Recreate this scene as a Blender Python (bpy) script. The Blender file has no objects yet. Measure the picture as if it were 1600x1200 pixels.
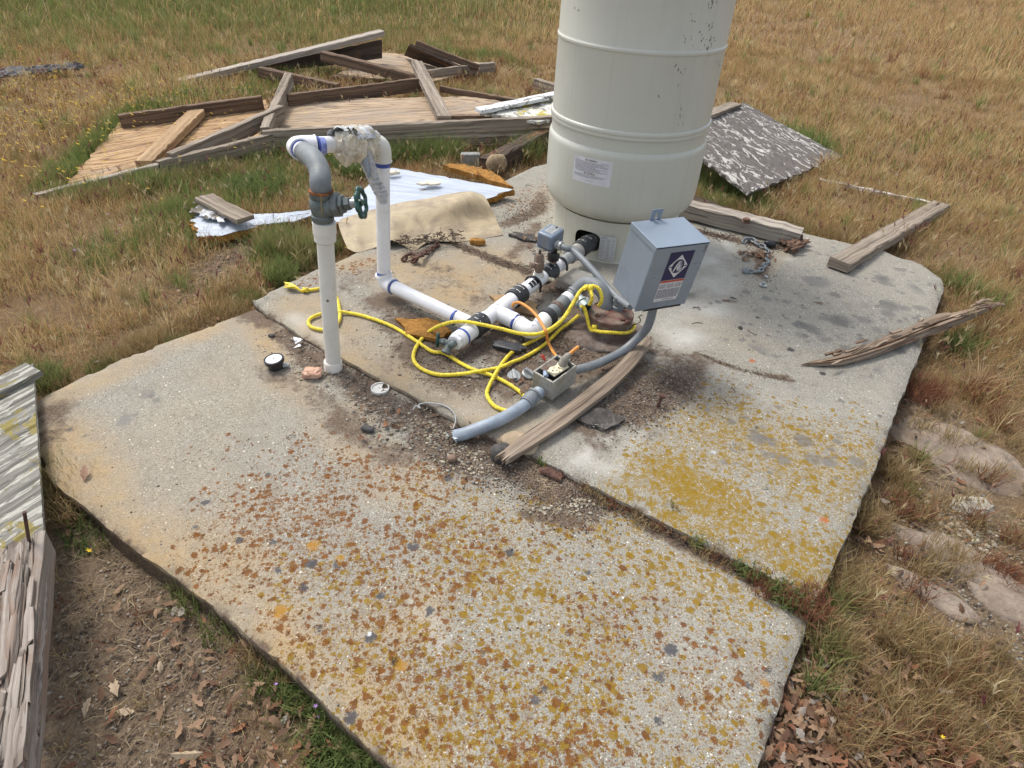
import bpy, bmesh, math, random
import numpy as np
from mathutils import Vector as V3, Matrix
from mathutils import geometry as mgeo
random.seed(7); np.random.seed(7)
rng = np.random.default_rng(11)
sc = bpy.context.scene
col = sc.collection
R = math.radians

# ---------------------------------------------------------------- camera
FPX, TH, RO, CH = 1050.0, R(36.5), R(3.5), 1.25
_c, _s = math.cos(RO), math.sin(RO)
U = V3((0, math.sin(TH), math.cos(TH)))
FW = V3((0, math.cos(TH), -math.sin(TH)))
RT = V3((1, 0, 0)) * _c + U * _s
UP = V3((-1, 0, 0)) * _s + U * _c
cam = bpy.data.cameras.new('camera'); cob = bpy.data.objects.new('camera', cam); col.objects.link(cob)
cam.sensor_width = 36; cam.lens = 36 * FPX / 1600; cam.clip_start = 0.05; cam.clip_end = 1000
M = Matrix((( RT.x, UP.x, -FW.x, 0), (RT.y, UP.y, -FW.y, 0), (RT.z, UP.z, -FW.z, CH), (0, 0, 0, 1)))
cob.matrix_world = M
sc.camera = cob
# ---------------------------------------------------------------- light
w = bpy.data.worlds.new('World'); sc.world = w; w.use_nodes = True
wn = w.node_tree.nodes; wl = w.node_tree.links
bg = wn['Background']; sky = wn.new('ShaderNodeTexSky'); sky.sky_type = 'NISHITA'; sky.sun_disc = False
SUN_EL, SUN_AZ = R(58), R(-50)
sky.sun_elevation = SUN_EL; sky.sun_rotation = SUN_AZ; sky.air_density = 1.0; sky.dust_density = 2.5
hs = wn.new('ShaderNodeHueSaturation'); hs.inputs['Saturation'].default_value = 0.45
wl.new(sky.outputs[0], hs.inputs['Color']); wl.new(hs.outputs[0], bg.inputs[0]); bg.inputs[1].default_value = 0.15
sl = bpy.data.lights.new('sun', 'SUN'); sl.energy = 1.5; sl.angle = R(15); sl.color = (1, .96, .9)
so = bpy.data.objects.new('sun', sl); col.objects.link(so)
sd = V3((math.sin(SUN_AZ) * math.cos(SUN_EL), math.cos(SUN_AZ) * math.cos(SUN_EL), math.sin(SUN_EL)))
so.rotation_euler = (-sd).to_track_quat('-Z', 'Y').to_euler(); so.location = (0, 0, 8)
sc.view_settings.view_transform = 'Standard'; sc.view_settings.look = 'None'
sc.view_settings.exposure = 0.92; sc.view_settings.gamma = 1
sc.cycles.max_bounces = 5; sc.cycles.diffuse_bounces = 3; sc.cycles.transparent_max_bounces = 6

# ---------------------------------------------------------------- surveying helpers: where a ray from the survey point meets a level or an upright plane
def ray(px, py):
    a = (px - 800) / FPX; b = -(py - 600) / FPX
    return FW + RT * a + UP * b
def P(px, py, z=0.0):
    d = ray(px, py); t = (z - CH) / d.z
    return V3((d.x * t, d.y * t, z))
def V(px, py, Y):
    d = ray(px, py); t = Y / d.y
    return V3((d.x * t, Y, CH + d.z * t))
def proj(x, y, z):
    dx, dy, dz = x, y, z - CH
    q = FW.x*dx + FW.y*dy + FW.z*dz
    a = RT.x*dx + RT.y*dy + RT.z*dz; b = UP.x*dx + UP.y*dy + UP.z*dz
    return 800 + FPX * a / q, 600 - FPX * b / q, q

def _h(ix, iy, seed):
    n = (ix * 374761393 + iy * 668265263 + seed * 1442695041) & 0xffffffff
    n = ((n ^ (n >> 13)) * 1274126177) & 0xffffffff
    n = n ^ (n >> 16)
    return (n & 0xffff) / 65535.0
def vn(x, y, s, seed=0):
    "value noise in [-1,1], s = features per metre"
    x = np.asarray(x, float) * s; y = np.asarray(y, float) * s
    ix = np.floor(x).astype(np.int64); iy = np.floor(y).astype(np.int64)
    fx = x - ix; fy = y - iy; fx = fx*fx*(3-2*fx); fy = fy*fy*(3-2*fy)
    a = _h(ix, iy, seed); b = _h(ix+1, iy, seed); c = _h(ix, iy+1, seed); d = _h(ix+1, iy+1, seed)
    return 2 * (a*(1-fx)*(1-fy) + b*fx*(1-fy) + c*(1-fx)*fy + d*fx*fy) - 1
def fbm(x, y, s, seed=0, o=4):
    r = 0; a = 1; t = 0
    for i in range(o):
        r = r + a * vn(x, y, s * 2**i, seed + i * 17); t += a; a *= .5
    return r / t

# ---------------------------------------------------------------- material helpers
class G:
    def __init__(s, name):
        s.m = bpy.data.materials.new(name); s.m.use_nodes = True
        s.t = s.m.node_tree; s.n = s.t.nodes; s.b = s.n['Principled BSDF']; s.tc = None
    def new(s, ty, **kw):
        n = s.n.new(ty)
        for k, v in kw.items(): setattr(n, k, v)
        return n
    def put(s, sock, v):
        if v is None: return
        if isinstance(v, bpy.types.NodeSocket): s.t.links.new(v, sock)
        elif isinstance(v, (tuple, list)) and len(v) == 3 and sock.type == 'RGBA': sock.default_value = (*v, 1)
        else: sock.default_value = v
    def coord(s, which='Object'):
        if not s.tc: s.tc = s.new('ShaderNodeTexCoord')
        return s.tc.outputs[which]
    def map(s, v, scale=(1,1,1), rot=(0,0,0), loc=(0,0,0)):
        n = s.new('ShaderNodeMapping'); s.put(n.inputs[0], v)
        n.inputs['Scale'].default_value = scale; n.inputs['Rotation'].default_value = rot; n.inputs['Location'].default_value = loc
        return n.outputs[0]
    def noise(s, v, scale, det=4, rough=.55, dist=0, out=0):
        n = s.new('ShaderNodeTexNoise'); s.put(n.inputs['Vector'], v); n.inputs['Scale'].default_value = scale
        n.inputs['Detail'].default_value = det; n.inputs['Roughness'].default_value = rough; n.inputs['Distortion'].default_value = dist
        return n.outputs[out]
    def vor(s, v, scale, rand=1.0, feat='F1'):
        n = s.new('ShaderNodeTexVoronoi', feature=feat); s.put(n.inputs['Vector'], v); n.inputs['Scale'].default_value = scale
        n.inputs['Randomness'].default_value = rand
        return n.outputs
    def ramp(s, f, stops, interp='LINEAR'):
        n = s.new('ShaderNodeValToRGB'); s.put(n.inputs[0], f); cr = n.color_ramp; cr.interpolation = interp
        while len(cr.elements) < len(stops): cr.elements.new(.5)
        for e, (p, c) in zip(cr.elements, stops):
            e.position = p; e.color = (c, c, c, 1) if isinstance(c, (int, float)) else (*c, 1)
        return n.outputs[0]
    def mix(s, f, a, b, mode='MIX'):
        n = s.new('ShaderNodeMix', data_type='RGBA', blend_type=mode)
        s.put(n.inputs[0], f); s.put(n.inputs[6], a); s.put(n.inputs[7], b)
        return n.outputs[2]
    def ma(s, op, a, b=None, c=None, clamp=False):
        n = s.new('ShaderNodeMath', operation=op, use_clamp=clamp); s.put(n.inputs[0], a); s.put(n.inputs[1], b)
        if c is not None: s.put(n.inputs[2], c)
        return n.outputs[0]
    def at(s, name, out='Fac'):
        n = s.new('ShaderNodeAttribute', attribute_name=name); return n.outputs[out]
    def sep(s, v, i):
        n = s.new('ShaderNodeSeparateXYZ'); s.put(n.inputs[0], v); return n.outputs[i]
    def vadd(s, a, b, k):
        n = s.new('ShaderNodeVectorMath', operation='MULTIPLY_ADD'); s.put(n.inputs[0], b); n.inputs[1].default_value = (k,k,k); s.put(n.inputs[2], a)
        return n.outputs[0]
    def bump(s, h, strength=.5, dist=.01, prev=None):
        n = s.new('ShaderNodeBump'); s.put(n.inputs['Height'], h); n.inputs['Strength'].default_value = strength; n.inputs['Distance'].default_value = dist
        if prev is not None: s.put(n.inputs['Normal'], prev)
        return n.outputs[0]
    def out(s, color, rough=.8, normal=None, metal=0, spec=.3, **kw):
        s.put(s.b.inputs['Base Color'], color); s.put(s.b.inputs['Roughness'], rough); s.put(s.b.inputs['Metallic'], metal)
        s.put(s.b.inputs['Specular IOR Level'], spec)
        if normal is not None: s.put(s.b.inputs['Normal'], normal)
        for k, v in kw.items(): s.put(s.b.inputs[k], v)
        return s.m

def sm(name, c, rough=.5, metal=0, var=.12, scale=30, spec=.4, dirt=None, dirtamt=.4, bump=.0, bscale=200):
    "plain paint, plastic or metal with blotches, dirt and a little bump"
    g = G(name); v = g.coord()
    n = g.noise(v, scale, 5, .6)
    dk = tuple(x * (1 - var * 2) for x in c); lt = tuple(min(1, x * (1 + var)) for x in c)
    co = g.mix(g.ramp(n, [(.3, 0), (.7, 1)]), dk, lt)
    if dirt:
        d = g.noise(v, scale * .35, 6, .7, .5)
        co = g.mix(g.ramp(d, [(.62 - dirtamt * .3, 0), (.8 - dirtamt * .25, 1)]), co, dirt)
    nm = g.bump(g.noise(v, bscale, 3, .6), bump, .003) if bump else None
    rr = g.ma('MULTIPLY_ADD', n, .25, rough - .12)
    return g.out(co, rr, nm, metal, spec)

def wood(name, light, mid, dark, streak=1.0, crack=.5, blotch=None, blotchamt=.5, moss=None):
    g = G(name); uv = g.coord('UV')
    v = g.map(uv, (1.1, 52, 1)); wv = g.noise(g.map(uv, (1.2, 6, 1)), 1.0, 2, .5)
    v2 = g.vadd(v, wv, 1.8)
    n = g.noise(v2, 1.0, 8, .65); n2 = g.noise(g.map(uv, (3, 160, 1)), 1.0, 4, .6)
    co = g.ramp(n, [(.30, dark), (.48, mid), (.68, light)])
    co = g.mix(g.ma('MULTIPLY', g.ramp(n2, [(.35, 1), (.6, 0)]), .45 * streak), co, dark)
    if blotch:
        co = g.mix(g.ma('MULTIPLY', g.ramp(g.noise(g.map(uv, (4, 14, 1)), 1.0, 5, .6, .6), [(.60 - .2*blotchamt, 0), (.72 - .2*blotchamt, 1)]), .85), co, blotch)
    cr = g.ramp(g.noise(g.map(uv, (2.2, 60, 1), loc=(3, 7, 0)), 1.0, 3, .5, .3), [(.30, 1), (.36, 0)])
    co = g.mix(g.ma('MULTIPLY', cr, crack), co, (.02, .015, .012))
    if moss:
        co = g.mix(g.ramp(g.noise(g.map(uv, (8, 14, 1), loc=(9, 1, 0)), 1.0, 6, .7), [(.54, 0), (.62, 1)]), co, moss)
    h = g.ma('SUBTRACT', g.ma('ADD', n, g.ma('MULTIPLY', n2, .4)), g.ma('MULTIPLY', cr, 1.5))
    return g.out(co, .88, g.bump(h, .7, .004), 0, .15)

def plywood(name, light, mid, dark, weather=.5):
    g = G(name); uv = g.coord('UV')
    f = g.noise(g.map(uv, (.9, 5.5, 1)), 1.0, 1.5, .4, .35)
    rings = g.ma('FRACT', g.ma('MULTIPLY', f, 15))
    co = g.ramp(rings, [(0, mid), (.40, light), (.70, mid), (.88, dark), (1, mid)])
    fine = g.noise(g.map(uv, (3, 120, 1)), 1.0, 5, .65)
    co = g.mix(g.ma('MULTIPLY', g.ramp(fine, [(.3, 1), (.6, 0)]), .5), co, dark)
    wt = g.ramp(g.noise(g.map(uv, (1.8, 4.5, 1), loc=(5, 2, 0)), 1.0, 6, .65, .4), [(.62 - .25*weather, 0), (.78 - .2*weather, 1)])
    grey = g.mix(fine, (.10, .08, .065), (.40, .33, .26))
    co = g.mix(g.ma('MULTIPLY', wt, .85), co, grey)
    return g.out(co, .85, g.bump(g.ma('ADD', rings, fine), .35, .002), 0, .15)

def flaked(name, under, paint, amt=.5, stretch=(5, 22), lichen=None, lichamt=.5, warp=3.5):
    g = G(name); uv = g.coord('UV')
    wr = g.noise(uv, 5, 3, .5, 0, 1)
    n = g.noise(g.vadd(g.map(uv, (*stretch, 1)), wr, warp), 1.0, 7, .62, .6)
    mk = g.ramp(n, [(.60 - amt * .25, 0), (.63 - amt * .25, 1)])
    fine = g.noise(g.map(uv, (4, 90, 1)), 1.0, 6, .65)
    wd = g.ramp(fine, [(.3, tuple(x*.35 for x in under)), (.7, under)])
    pc = g.mix(g.noise(uv, 30, 4, .6), tuple(x*.82 for x in paint), paint)
    co = g.mix(mk, wd, pc)
    if lichen:
        l = g.noise(uv, 9, 7, .72, .8)
        co = g.mix(g.ramp(l, [(.66 - lichamt*.2, 0), (.70 - lichamt*.2, 1)]), co, lichen)
    return g.out(co, .85, g.bump(g.ma('ADD', g.ma('MULTIPLY', mk, .8), g.ma('MULTIPLY', fine, .6)), .6, .003), 0, .2)

# ---------------------------------------------------------------- mesh helpers
class MB:
    def __init__(s): s.v = []; s.f = []; s.m = []; s.uv = []; s.hasuv = False
    def add(s, vs, fs, mi=0, uvs=None):
        o = len(s.v); s.v += [V3(a) for a in vs]
        for i, f in enumerate(fs):
            s.f.append([o + k for k in f]); s.m.append(mi)
            s.uv.append(uvs[i] if uvs else [(0, 0)] * len(f))
        if uvs: s.hasuv = True
        return s
    def tube(s, pts, r, n=14, cap=True, mi=0, closed=False, ov=None):
        pts = [V3(p) for p in pts]; N = len(pts)
        rs = r if isinstance(r, (list, tuple)) else [r] * N
        vs = []; fs = []; uvs = []; prev = None; L = 0
        for i, p in enumerate(pts):
            a = pts[(i - 1) % N] if (closed or i) else p; b = pts[(i + 1) % N] if (closed or i < N - 1) else p
            t = (b - a).normalized()
            if prev is None:
                up = V3((0, 0, 1)) if abs(t.z) < .9 else V3((1, 0, 0)); x = t.cross(up).normalized()
            else: x = (prev - t * prev.dot(t)).normalized()
            prev = x; y = t.cross(x)
            for k in range(n):
                an = 2 * math.pi * k / n; q = rs[i] * (ov(k / n, i) if ov else 1)
                vs.append(p + x * math.cos(an) * q + y * math.sin(an) * q)
        M_ = N if closed else N - 1; cum = [0]
        for i in range(N): cum.append(cum[-1] + (pts[(i+1) % N] - pts[i]).length)
        for i in range(M_):
            j = (i + 1) % N
            for k in range(n):
                k2 = (k + 1) % n
                fs.append([i*n + k, i*n + k2, j*n + k2, j*n + k])
                c = 2 * math.pi * rs[0] / n
                uvs.append([(cum[i], k*c), (cum[i], (k+1)*c), (cum[i+1], (k+1)*c), (cum[i+1], k*c)])
        if cap and not closed:
            fs.append(list(range(n))[::-1]); uvs.append([(0, 0)] * n)
            fs.append([(N-1)*n + k for k in range(n)]); uvs.append([(0, 0)] * n)
        return s.add(vs, fs, mi, uvs)
    def cyl(s, a, b, r, r2=None, n=20, mi=0): return s.tube([a, b], [r, r if r2 is None else r2], n, True, mi)
    def lathe(s, o, ax, prof, n=32, mi=0, closed=False):
        "prof: (radius, distance along ax)"
        o = V3(o); ax = V3(ax).normalized(); x = ax.orthogonal().normalized(); y = ax.cross(x); vs = []; fs = []
        for (r, t) in prof:
            for k in range(n):
                an = 2 * math.pi * k / n; vs.append(o + ax * t + (x * math.cos(an) + y * math.sin(an)) * r)
        m = len(prof)
        for i in range(m if closed else m - 1):
            j = (i + 1) % m
            for k in range(n):
                k2 = (k + 1) % n; fs.append([i*n+k, i*n+k2, j*n+k2, j*n+k])
        if not closed:
            fs.append(list(range(n))[::-1]); fs.append([(m-1)*n + k for k in range(n)])
        return s.add(vs, fs, mi)
    def box(s, c, dims, rot=None, mi=0):
        c = V3(c); rot = rot or Matrix.Identity(3)
        vs = [c + rot @ V3((sx*dims[0]/2, sy*dims[1]/2, sz*dims[2]/2)) for sx in (-1,1) for sy in (-1,1) for sz in (-1,1)]
        return s.add(vs, [[0,1,3,2],[4,6,7,5],[0,4,5,1],[2,3,7,6],[0,2,6,4],[1,5,7,3]], mi)
    def hexa(s, cs, mi=0):
        "cs: 4 bottom then 4 top corners, same winding"
        uvs = []; fs = [[3,2,1,0],[4,5,6,7],[0,1,5,4],[1,2,6,5],[2,3,7,6],[3,0,4,7]]
        for f in fs:
            a = (V3(cs[f[1]])-V3(cs[f[0]])).length; b = (V3(cs[f[2]])-V3(cs[f[1]])).length
            uvs.append([(0,0),(a,0),(a,b),(0,b)])
        return s.add(cs, fs, mi, uvs)
    def build(s, name, mats, parent=None, smooth=None, bevel=0, origin=None, **tags):
        me = bpy.data.meshes.new(name)
        if parent is not None:
            org = V3(parent['_o'])
        elif origin is not None: org = V3(origin)
        else:
            n = len(s.v); org = V3((sum(a.x for a in s.v)/n, sum(a.y for a in s.v)/n, min(a.z for a in s.v)))
        me.from_pydata([tuple(a - org) for a in s.v], [], s.f)
        for m in (mats if isinstance(mats, (list, tuple)) else [mats]): me.materials.append(m)
        me.polygons.foreach_set('material_index', s.m)
        if s.hasuv:
            uv = me.uv_layers.new(name='UVMap'); uv.data.foreach_set('uv', [c for f in s.uv for p in f for c in p])
        bm = bmesh.new(); bm.from_mesh(me); bmesh.ops.recalc_face_normals(bm, faces=bm.faces)
        if smooth is not None:
            for f in bm.faces: f.smooth = True
            for e in bm.edges:
                if len(e.link_faces) == 2 and e.calc_face_angle(3.2) > R(smooth): e.smooth = False
        bm.to_mesh(me); bm.free()
        return link(name, me, parent, org, bevel, **tags)

OR = {}
def link(name, me, parent, org, bevel=0, label=None, cat=None, group=None, kind=None):
    o = bpy.data.objects.new(name, me); col.objects.link(o); o['_o'] = tuple(org)
    if parent is not None: o.parent = parent; o.location = (0, 0, 0)
    else: o.location = org
    if bevel:
        b = o.modifiers.new('bevel', 'BEVEL'); b.width = bevel; b.segments = 2; b.limit_method = 'ANGLE'; b.angle_limit = R(35)
    if label: o['label'] = label
    if cat: o['category'] = cat
    if group: o['group'] = group
    if kind: o['kind'] = kind
    return o
def empty(name, loc, label, cat, group=None):
    o = bpy.data.objects.new(name, None); col.objects.link(o); o.location = loc; o['_o'] = tuple(loc); o.empty_display_size = .05
    o['label'] = label; o['category'] = cat
    if group: o['group'] = group
    return o
def crom(pts, k=8, closed=False):
    pts = [V3(p) for p in pts]; out = []; n = len(pts)
    rngi = range(n if closed else n - 1)
    for i in rngi:
        g = (lambda j: pts[j % n]) if closed else (lambda j: pts[max(0, min(n-1, j))])
        a, b, c, d = g(i-1), g(i), g(i+1), g(i+2)
        for q in range(k):
            t = q / k
            out.append(.5 * ((2*b) + (c-a)*t + (2*a-5*b+4*c-d)*t*t + (3*b-a-3*c+d)*t**3))
    if not closed: out.append(pts[-1])
    return out

def beam(mb, p0, p1, w, h, rough=.0015, roll=0, endj=.004, taper=1.0, seed=None, mi=0, step=.04):
    "a sawn board: chamfered section, slightly uneven, uv along the grain"
    p0 = V3(p0); p1 = V3(p1); t = (p1 - p0).normalized(); L = (p1-p0).length
    x = t.cross(V3((0,0,1)));  x = x.normalized() if x.length > 1e-3 else V3((1,0,0)); y = x.cross(t)
    if roll: q = Matrix.Rotation(roll, 3, t); x = q @ x; y = q @ y
    n = max(2, int(L / step)); rr = random.Random(seed if seed is not None else int(L*1e4))
    c = min(w, h) * .07; W, H_ = w/2, h/2
    sec = [(-W+c,-H_),(W-c,-H_),(W,-H_+c),(W,H_-c),(W-c,H_),(-W+c,H_),(-W,H_-c),(-W,-H_+c)]
    per = [0]
    for i in range(8):
        a = sec[i]; b = sec[(i+1)%8]; per.append(per[-1] + math.hypot(a[0]-b[0], a[1]-b[1]))
    vs = []; fs = []; uvs = []; off = rr.random()*50; bow = rr.uniform(-1,1)*rough*2
    for i in range(n+1):
        f = i/n; k = 1 + (taper-1)*f
        for (a, b) in sec:
            j = V3((rr.gauss(0,rough), rr.gauss(0,rough), rr.gauss(0,rough)))
            e = rr.uniform(-endj, endj) if i in (0, n) else 0
            vs.append(p0 + t*(L*f + e) + x*a*k + y*(b*k + bow*math.sin(f*math.pi)) + j)
    for i in range(n):
        for k in range(8):
            k2 = (k+1)%8; fs.append([i*8+k, i*8+k2, (i+1)*8+k2, (i+1)*8+k])
            u0 = off+L*i/n; u1 = off+L*(i+1)/n; uvs.append([(u0,per[k]+off),(u0,per[k+1]+off),(u1,per[k+1]+off),(u1,per[k]+off)])
    fs.append(list(range(8))[::-1]); uvs.append([(sec[7-k][0]*.3+off, sec[7-k][1]+off) for k in range(8)])
    fs.append([n*8+k for k in range(8)]); uvs.append([(sec[k][0]*.3+off, sec[k][1]+off) for k in range(8)])
    return mb.add(vs, fs, mi, uvs)

def sheet(mb, c4, th, nu=30, nv=20, rough=.002, edge=.006, sag=0, seed=1, mi=0, uflip=False, hfun=None):
    "a flat or warped board from 4 corners (in order) with thickness and worn edges"
    a, b, c, d = [V3(q) for q in c4]; rr = random.Random(seed)
    U_ = (b-a).length; Vv = (d-a).length; nr = (b-a).cross(d-a).normalized()
    if nr.z < 0: nr = -nr
    vs = []; fs = []; uvs = []; off = rr.random()*20
    for lay in (0, 1):
        for j in range(nv+1):
            for i in range(nu+1):
                u = i/nu; v = j/nv
                if lay == 0:
                    uu, vv = u, v
                    if i in (0, nu): uu += rr.uniform(-1,1)*edge/U_
                    if j in (0, nv): vv += rr.uniform(-1,1)*edge/Vv
                    p = a*(1-uu)*(1-vv) + b*uu*(1-vv) + c*uu*vv + d*(1-uu)*vv
                    p = p + nr*(rr.gauss(0, rough) + sag*math.sin(math.pi*u)*math.sin(math.pi*v) + (hfun(u, v) if hfun else 0))
                    vs.append(p)
                else: vs.append(vs[j*(nu+1)+i] - nr*th)
    K = (nu+1)*(nv+1); I = lambda i, j, l=0: l*K + j*(nu+1)+i
    def uvp(i, j): 
        q = (off + U_*i/nu, off + Vv*j/nv); return (q[1], q[0]) if uflip else q
    for j in range(nv):
        for i in range(nu):
            q = [(i,j),(i+1,j),(i+1,j+1),(i,j+1)]
            fs.append([I(*p) for p in q]); uvs.append([uvp(*p) for p in q])
            fs.append([I(*p, 1) for p in q[::-1]]); uvs.append([uvp(*p) for p in q[::-1]])
    for i in range(nu):
        for j in (0, nv):
            fs.append([I(i,j), I(i+1,j), I(i+1,j,1), I(i,j,1)]); uvs.append([(off+U_*i/nu,off),(off+U_*(i+1)/nu,off),(off+U_*(i+1)/nu,off+th),(off+U_*i/nu,off+th)])
    for j in range(nv):
        for i in (0, nu):
            fs.append([I(i,j), I(i,j+1), I(i,j+1,1), I(i,j,1)]); uvs.append([(off+Vv*j/nv,off),(off+Vv*(j+1)/nv,off),(off+Vv*(j+1)/nv,off+th),(off+Vv*j/nv,off+th)])
    return mb.add(vs, fs, mi, uvs)

def rock(name, c, dims, mat, seed=0, rotz=0, sub=3, rough=.25, freq=1.0, parent=None, flat=1.0, smooth=50, **tags):
    bm = bmesh.new(); bmesh.ops.create_icosphere(bm, subdivisions=sub, radius=1)
    from mathutils import noise as mn
    q = Matrix.Rotation(rotz, 3, 'Z'); c = V3(c)
    for v in bm.verts:
        n = v.co.normalized(); d = 1 + rough * mn.fractal(n*freq + V3((seed*3.1, seed*1.7, seed)), 1, 2, 4)
        if name != 'granite_outcrop': n = V3((math.copysign(abs(n.x)**.75, n.x), math.copysign(abs(n.y)**.75, n.y), math.copysign(abs(n.z)**.8, n.z)))
        v.co = q @ V3((n.x*dims[0]*d, n.y*dims[1]*d, n.z*dims[2]*d*flat))
    for f in bm.faces: f.smooth = smooth > 40
    me = bpy.data.meshes.new(name); bm.to_mesh(me); bm.free(); me.materials.append(mat)
    return link(name, me, parent, c, **tags)

# text mapped through a function to 3D
def text_mesh(txt, size, fmap, name, mat, parent, bold=False):
    cu = bpy.data.curves.new('t', 'FONT'); cu.body = txt; cu.size = size; cu.resolution_u = 2; cu.fill_mode = 'FRONT'
    if bold: cu.offset = size*.02
    to = bpy.data.objects.new('t', cu); col.objects.link(to)
    dg = bpy.context.evaluated_depsgraph_get(); me = bpy.data.meshes.new_from_object(to.evaluated_get(dg))
    bpy.data.objects.remove(to); bpy.data.curves.remove(cu)
    org = V3(parent['_o'])
    for v in me.vertices: v.co = fmap(v.co.x, v.co.y) - org
    me.name = name; me.materials.clear(); me.materials.append(mat)
    return link(name, me, parent, org)

# ================================================================ MATERIALS
WOOD_GREY = wood('weathered grey wood', (.40,.34,.27), (.24,.195,.15), (.10,.08,.06), 1, .6)
WOOD_PALE = wood('pale silvered wood', (.50,.45,.38), (.33,.285,.235), (.14,.115,.095), 1, .6)
WOOD_BROWN = wood('brown aged wood', (.26,.175,.115), (.15,.10,.068), (.06,.042,.03), 1, .5)
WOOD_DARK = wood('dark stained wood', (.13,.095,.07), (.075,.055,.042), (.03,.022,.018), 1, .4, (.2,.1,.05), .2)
WOOD_TAN = wood('tan sheltered wood', (.47,.33,.19), (.34,.225,.125), (.17,.11,.065), .7, .35)
WOOD_ROT = wood('rotten splintered wood', (.44,.35,.26), (.27,.20,.14), (.06,.04,.03), 1, .9, (.17,.10,.06), .45)
WOOD_ROTG = wood('rotten silver wood', (.40,.355,.31), (.255,.215,.18), (.06,.045,.035), 1, .9, (.22,.15,.11), .5)
PLY_TAN = plywood('warm plywood', (.50,.345,.19), (.35,.22,.115), (.15,.082,.042), .22)
PLY_OLD = plywood('weathered plywood', (.47,.355,.235), (.33,.24,.155), (.13,.09,.06), .62)
FLAKED = flaked('flaking white paint on board', (.16,.14,.125), (.46,.44,.40), .20, (7, 20), None, .5, 7)
LICHBOARD = flaked('lichen crusted painted board', (.25,.235,.20), (.40,.385,.33), .36, (2.2, 60), (.22,.18,.06), .55)
LICHBOARD2 = flaked('white lichen board', (.36,.34,.29), (.66,.65,.58), .55, (9, 14), (.40,.33,.06), .6)

def tank_mat():
    g = G('cream tank enamel'); v = g.coord()
    z = g.sep(v, 2)
    n = g.noise(v, 3, 4, .5)
    co = g.mix(n, (.43,.435,.375), (.48,.48,.42))
    st = g.noise(g.map(v, (60, 60, 2.5)), 1.0, 4, .6)
    # dusty film that sits on the shoulder of the bottom dome and the skirt
    low = g.ramp(z, [(.14, 1), (.22, .55), (.34, 0)])
    co = g.mix(g.ma('MULTIPLY', g.ma('MULTIPLY', low, st), .55), co, (.46,.40,.26))
    s2 = g.noise(g.map(v, (38, 38, .9)), 1.0, 5, .65)
    co = g.mix(g.ma('MULTIPLY', g.ramp(s2, [(.50, 0), (.72, 1)]), .28), co, (.33,.33,.27))
    bl = g.noise(v, 5.5, 5, .6); co = g.mix(g.ma('MULTIPLY', g.ramp(bl, [(.50, 0), (.70, 1)]), .22), co, (.56,.57,.52))
    fl = g.ramp(g.noise(g.map(v, (1, 1, .8)), 75, 4, .75, .8), [(.735, 0), (.75, 1)])
    co = g.mix(g.ma('MULTIPLY', fl, .6), co, (.22,.19,.14))
    return g.out(co, g.ma('MULTIPLY_ADD', n, .15, .30), g.bump(g.noise(v, 8, 2), .03, .01), 0, .45)
TANK = tank_mat()
PVC = sm('white pvc', (.72,.72,.72), .3, 0, .05, 12, .5, (.5,.46,.38), .15)
PVC_OLD = sm('aged cream pvc', (.64,.62,.56), .4, 0, .06, 10, .45, (.42,.35,.24), .25)
PVC_SOCK = sm('off white pvc socket', (.66,.62,.55), .4, 0, .06, 12, .4, (.45,.36,.25), .2)
BLUE = sm('blue pipe primer', (.05,.085,.33), .45, 0, .25, 60)
BLUE_L = sm('pale blue primer smear', (.22,.26,.55), .45, 0, .3, 60)
GALV = sm('dull galvanised steel', (.17,.185,.19), .6, .12, .12, 45, .5, (.17,.16,.14), .3, .2)
GALV_L = sm('bright galvanised steel', (.34,.355,.35), .45, .4, .15, 60, .5, (.28,.26,.21), .3, .2)
VALVE = sm('tarnished bronze valve body', (.14,.165,.16), .55, .35, .2, 40, .4, (.22,.19,.14), .25, .3)
RUST = sm('rust', (.30,.12,.045), .85, 0, .3, 90, .2, (.12,.06,.03), .5, .5)
RUST_D = sm('dark rusted iron', (.115,.065,.05), .85, .1, .3, 90, .2, (.20,.11,.07), .4, .5)
GREEN = sm('green enamel', (.02,.075,.06), .4, .1, .25, 60, .5, (.22,.24,.22), .15)
BLACK = sm('black rubber band', (.028,.03,.034), .5, 0, .2, 60, .4, (.10,.085,.07), .35, .2)
BLACKP = sm('black plastic', (.015,.015,.017), .35, 0, .2, 60, .5)
BOXG = sm('grey box enamel', (.235,.28,.335), .30, .3, .05, 9, .5, (.22,.22,.21), .1)
SWG = sm('blue grey switch cover', (.16,.20,.26), .35, .1, .08, 20, .5, (.2,.19,.17), .15)
COND = sm('grey pvc conduit', (.17,.185,.195), .45, 0, .08, 20, .4, (.30,.27,.22), .2)
COND_L = sm('sun bleached conduit', (.26,.30,.345), .45, 0, .12, 30, .4, (.30,.27,.22), .25)
CASTAL = sm('cast aluminium box', (.36,.35,.31), .6, .35, .12, 60, .4, (.26,.22,.16), .35, .4)
IVORY = sm('ivory plastic', (.66,.60,.42), .35, 0, .06, 40, .5, (.4,.33,.22), .15)
BRASS = sm('oxidised brass', (.22,.155,.115), .5, .4, .15, 60, .5, (.30,.24,.18), .3, .2)
YELLOW = sm('yellow polypropylene rope', (.80,.63,.05), .5, 0, .18, 120, .4, (.42,.32,.06), .3)
ORANGE = sm('orange cable jacket', (.62,.25,.045), .45, 0, .1, 60)
RED = sm('red plastic', (.45,.05,.03), .5, 0, .2, 60)
REDLEAD = sm('red primer on steel cap', (.12,.035,.03), .8, .05, .3, 50, .2, (.20,.155,.12), .85, .4)
CASING = sm('dusty steel casing', (.19,.155,.13), .85, .1, .2, 60, .2, (.10,.065,.05), .5, .4)
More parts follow.
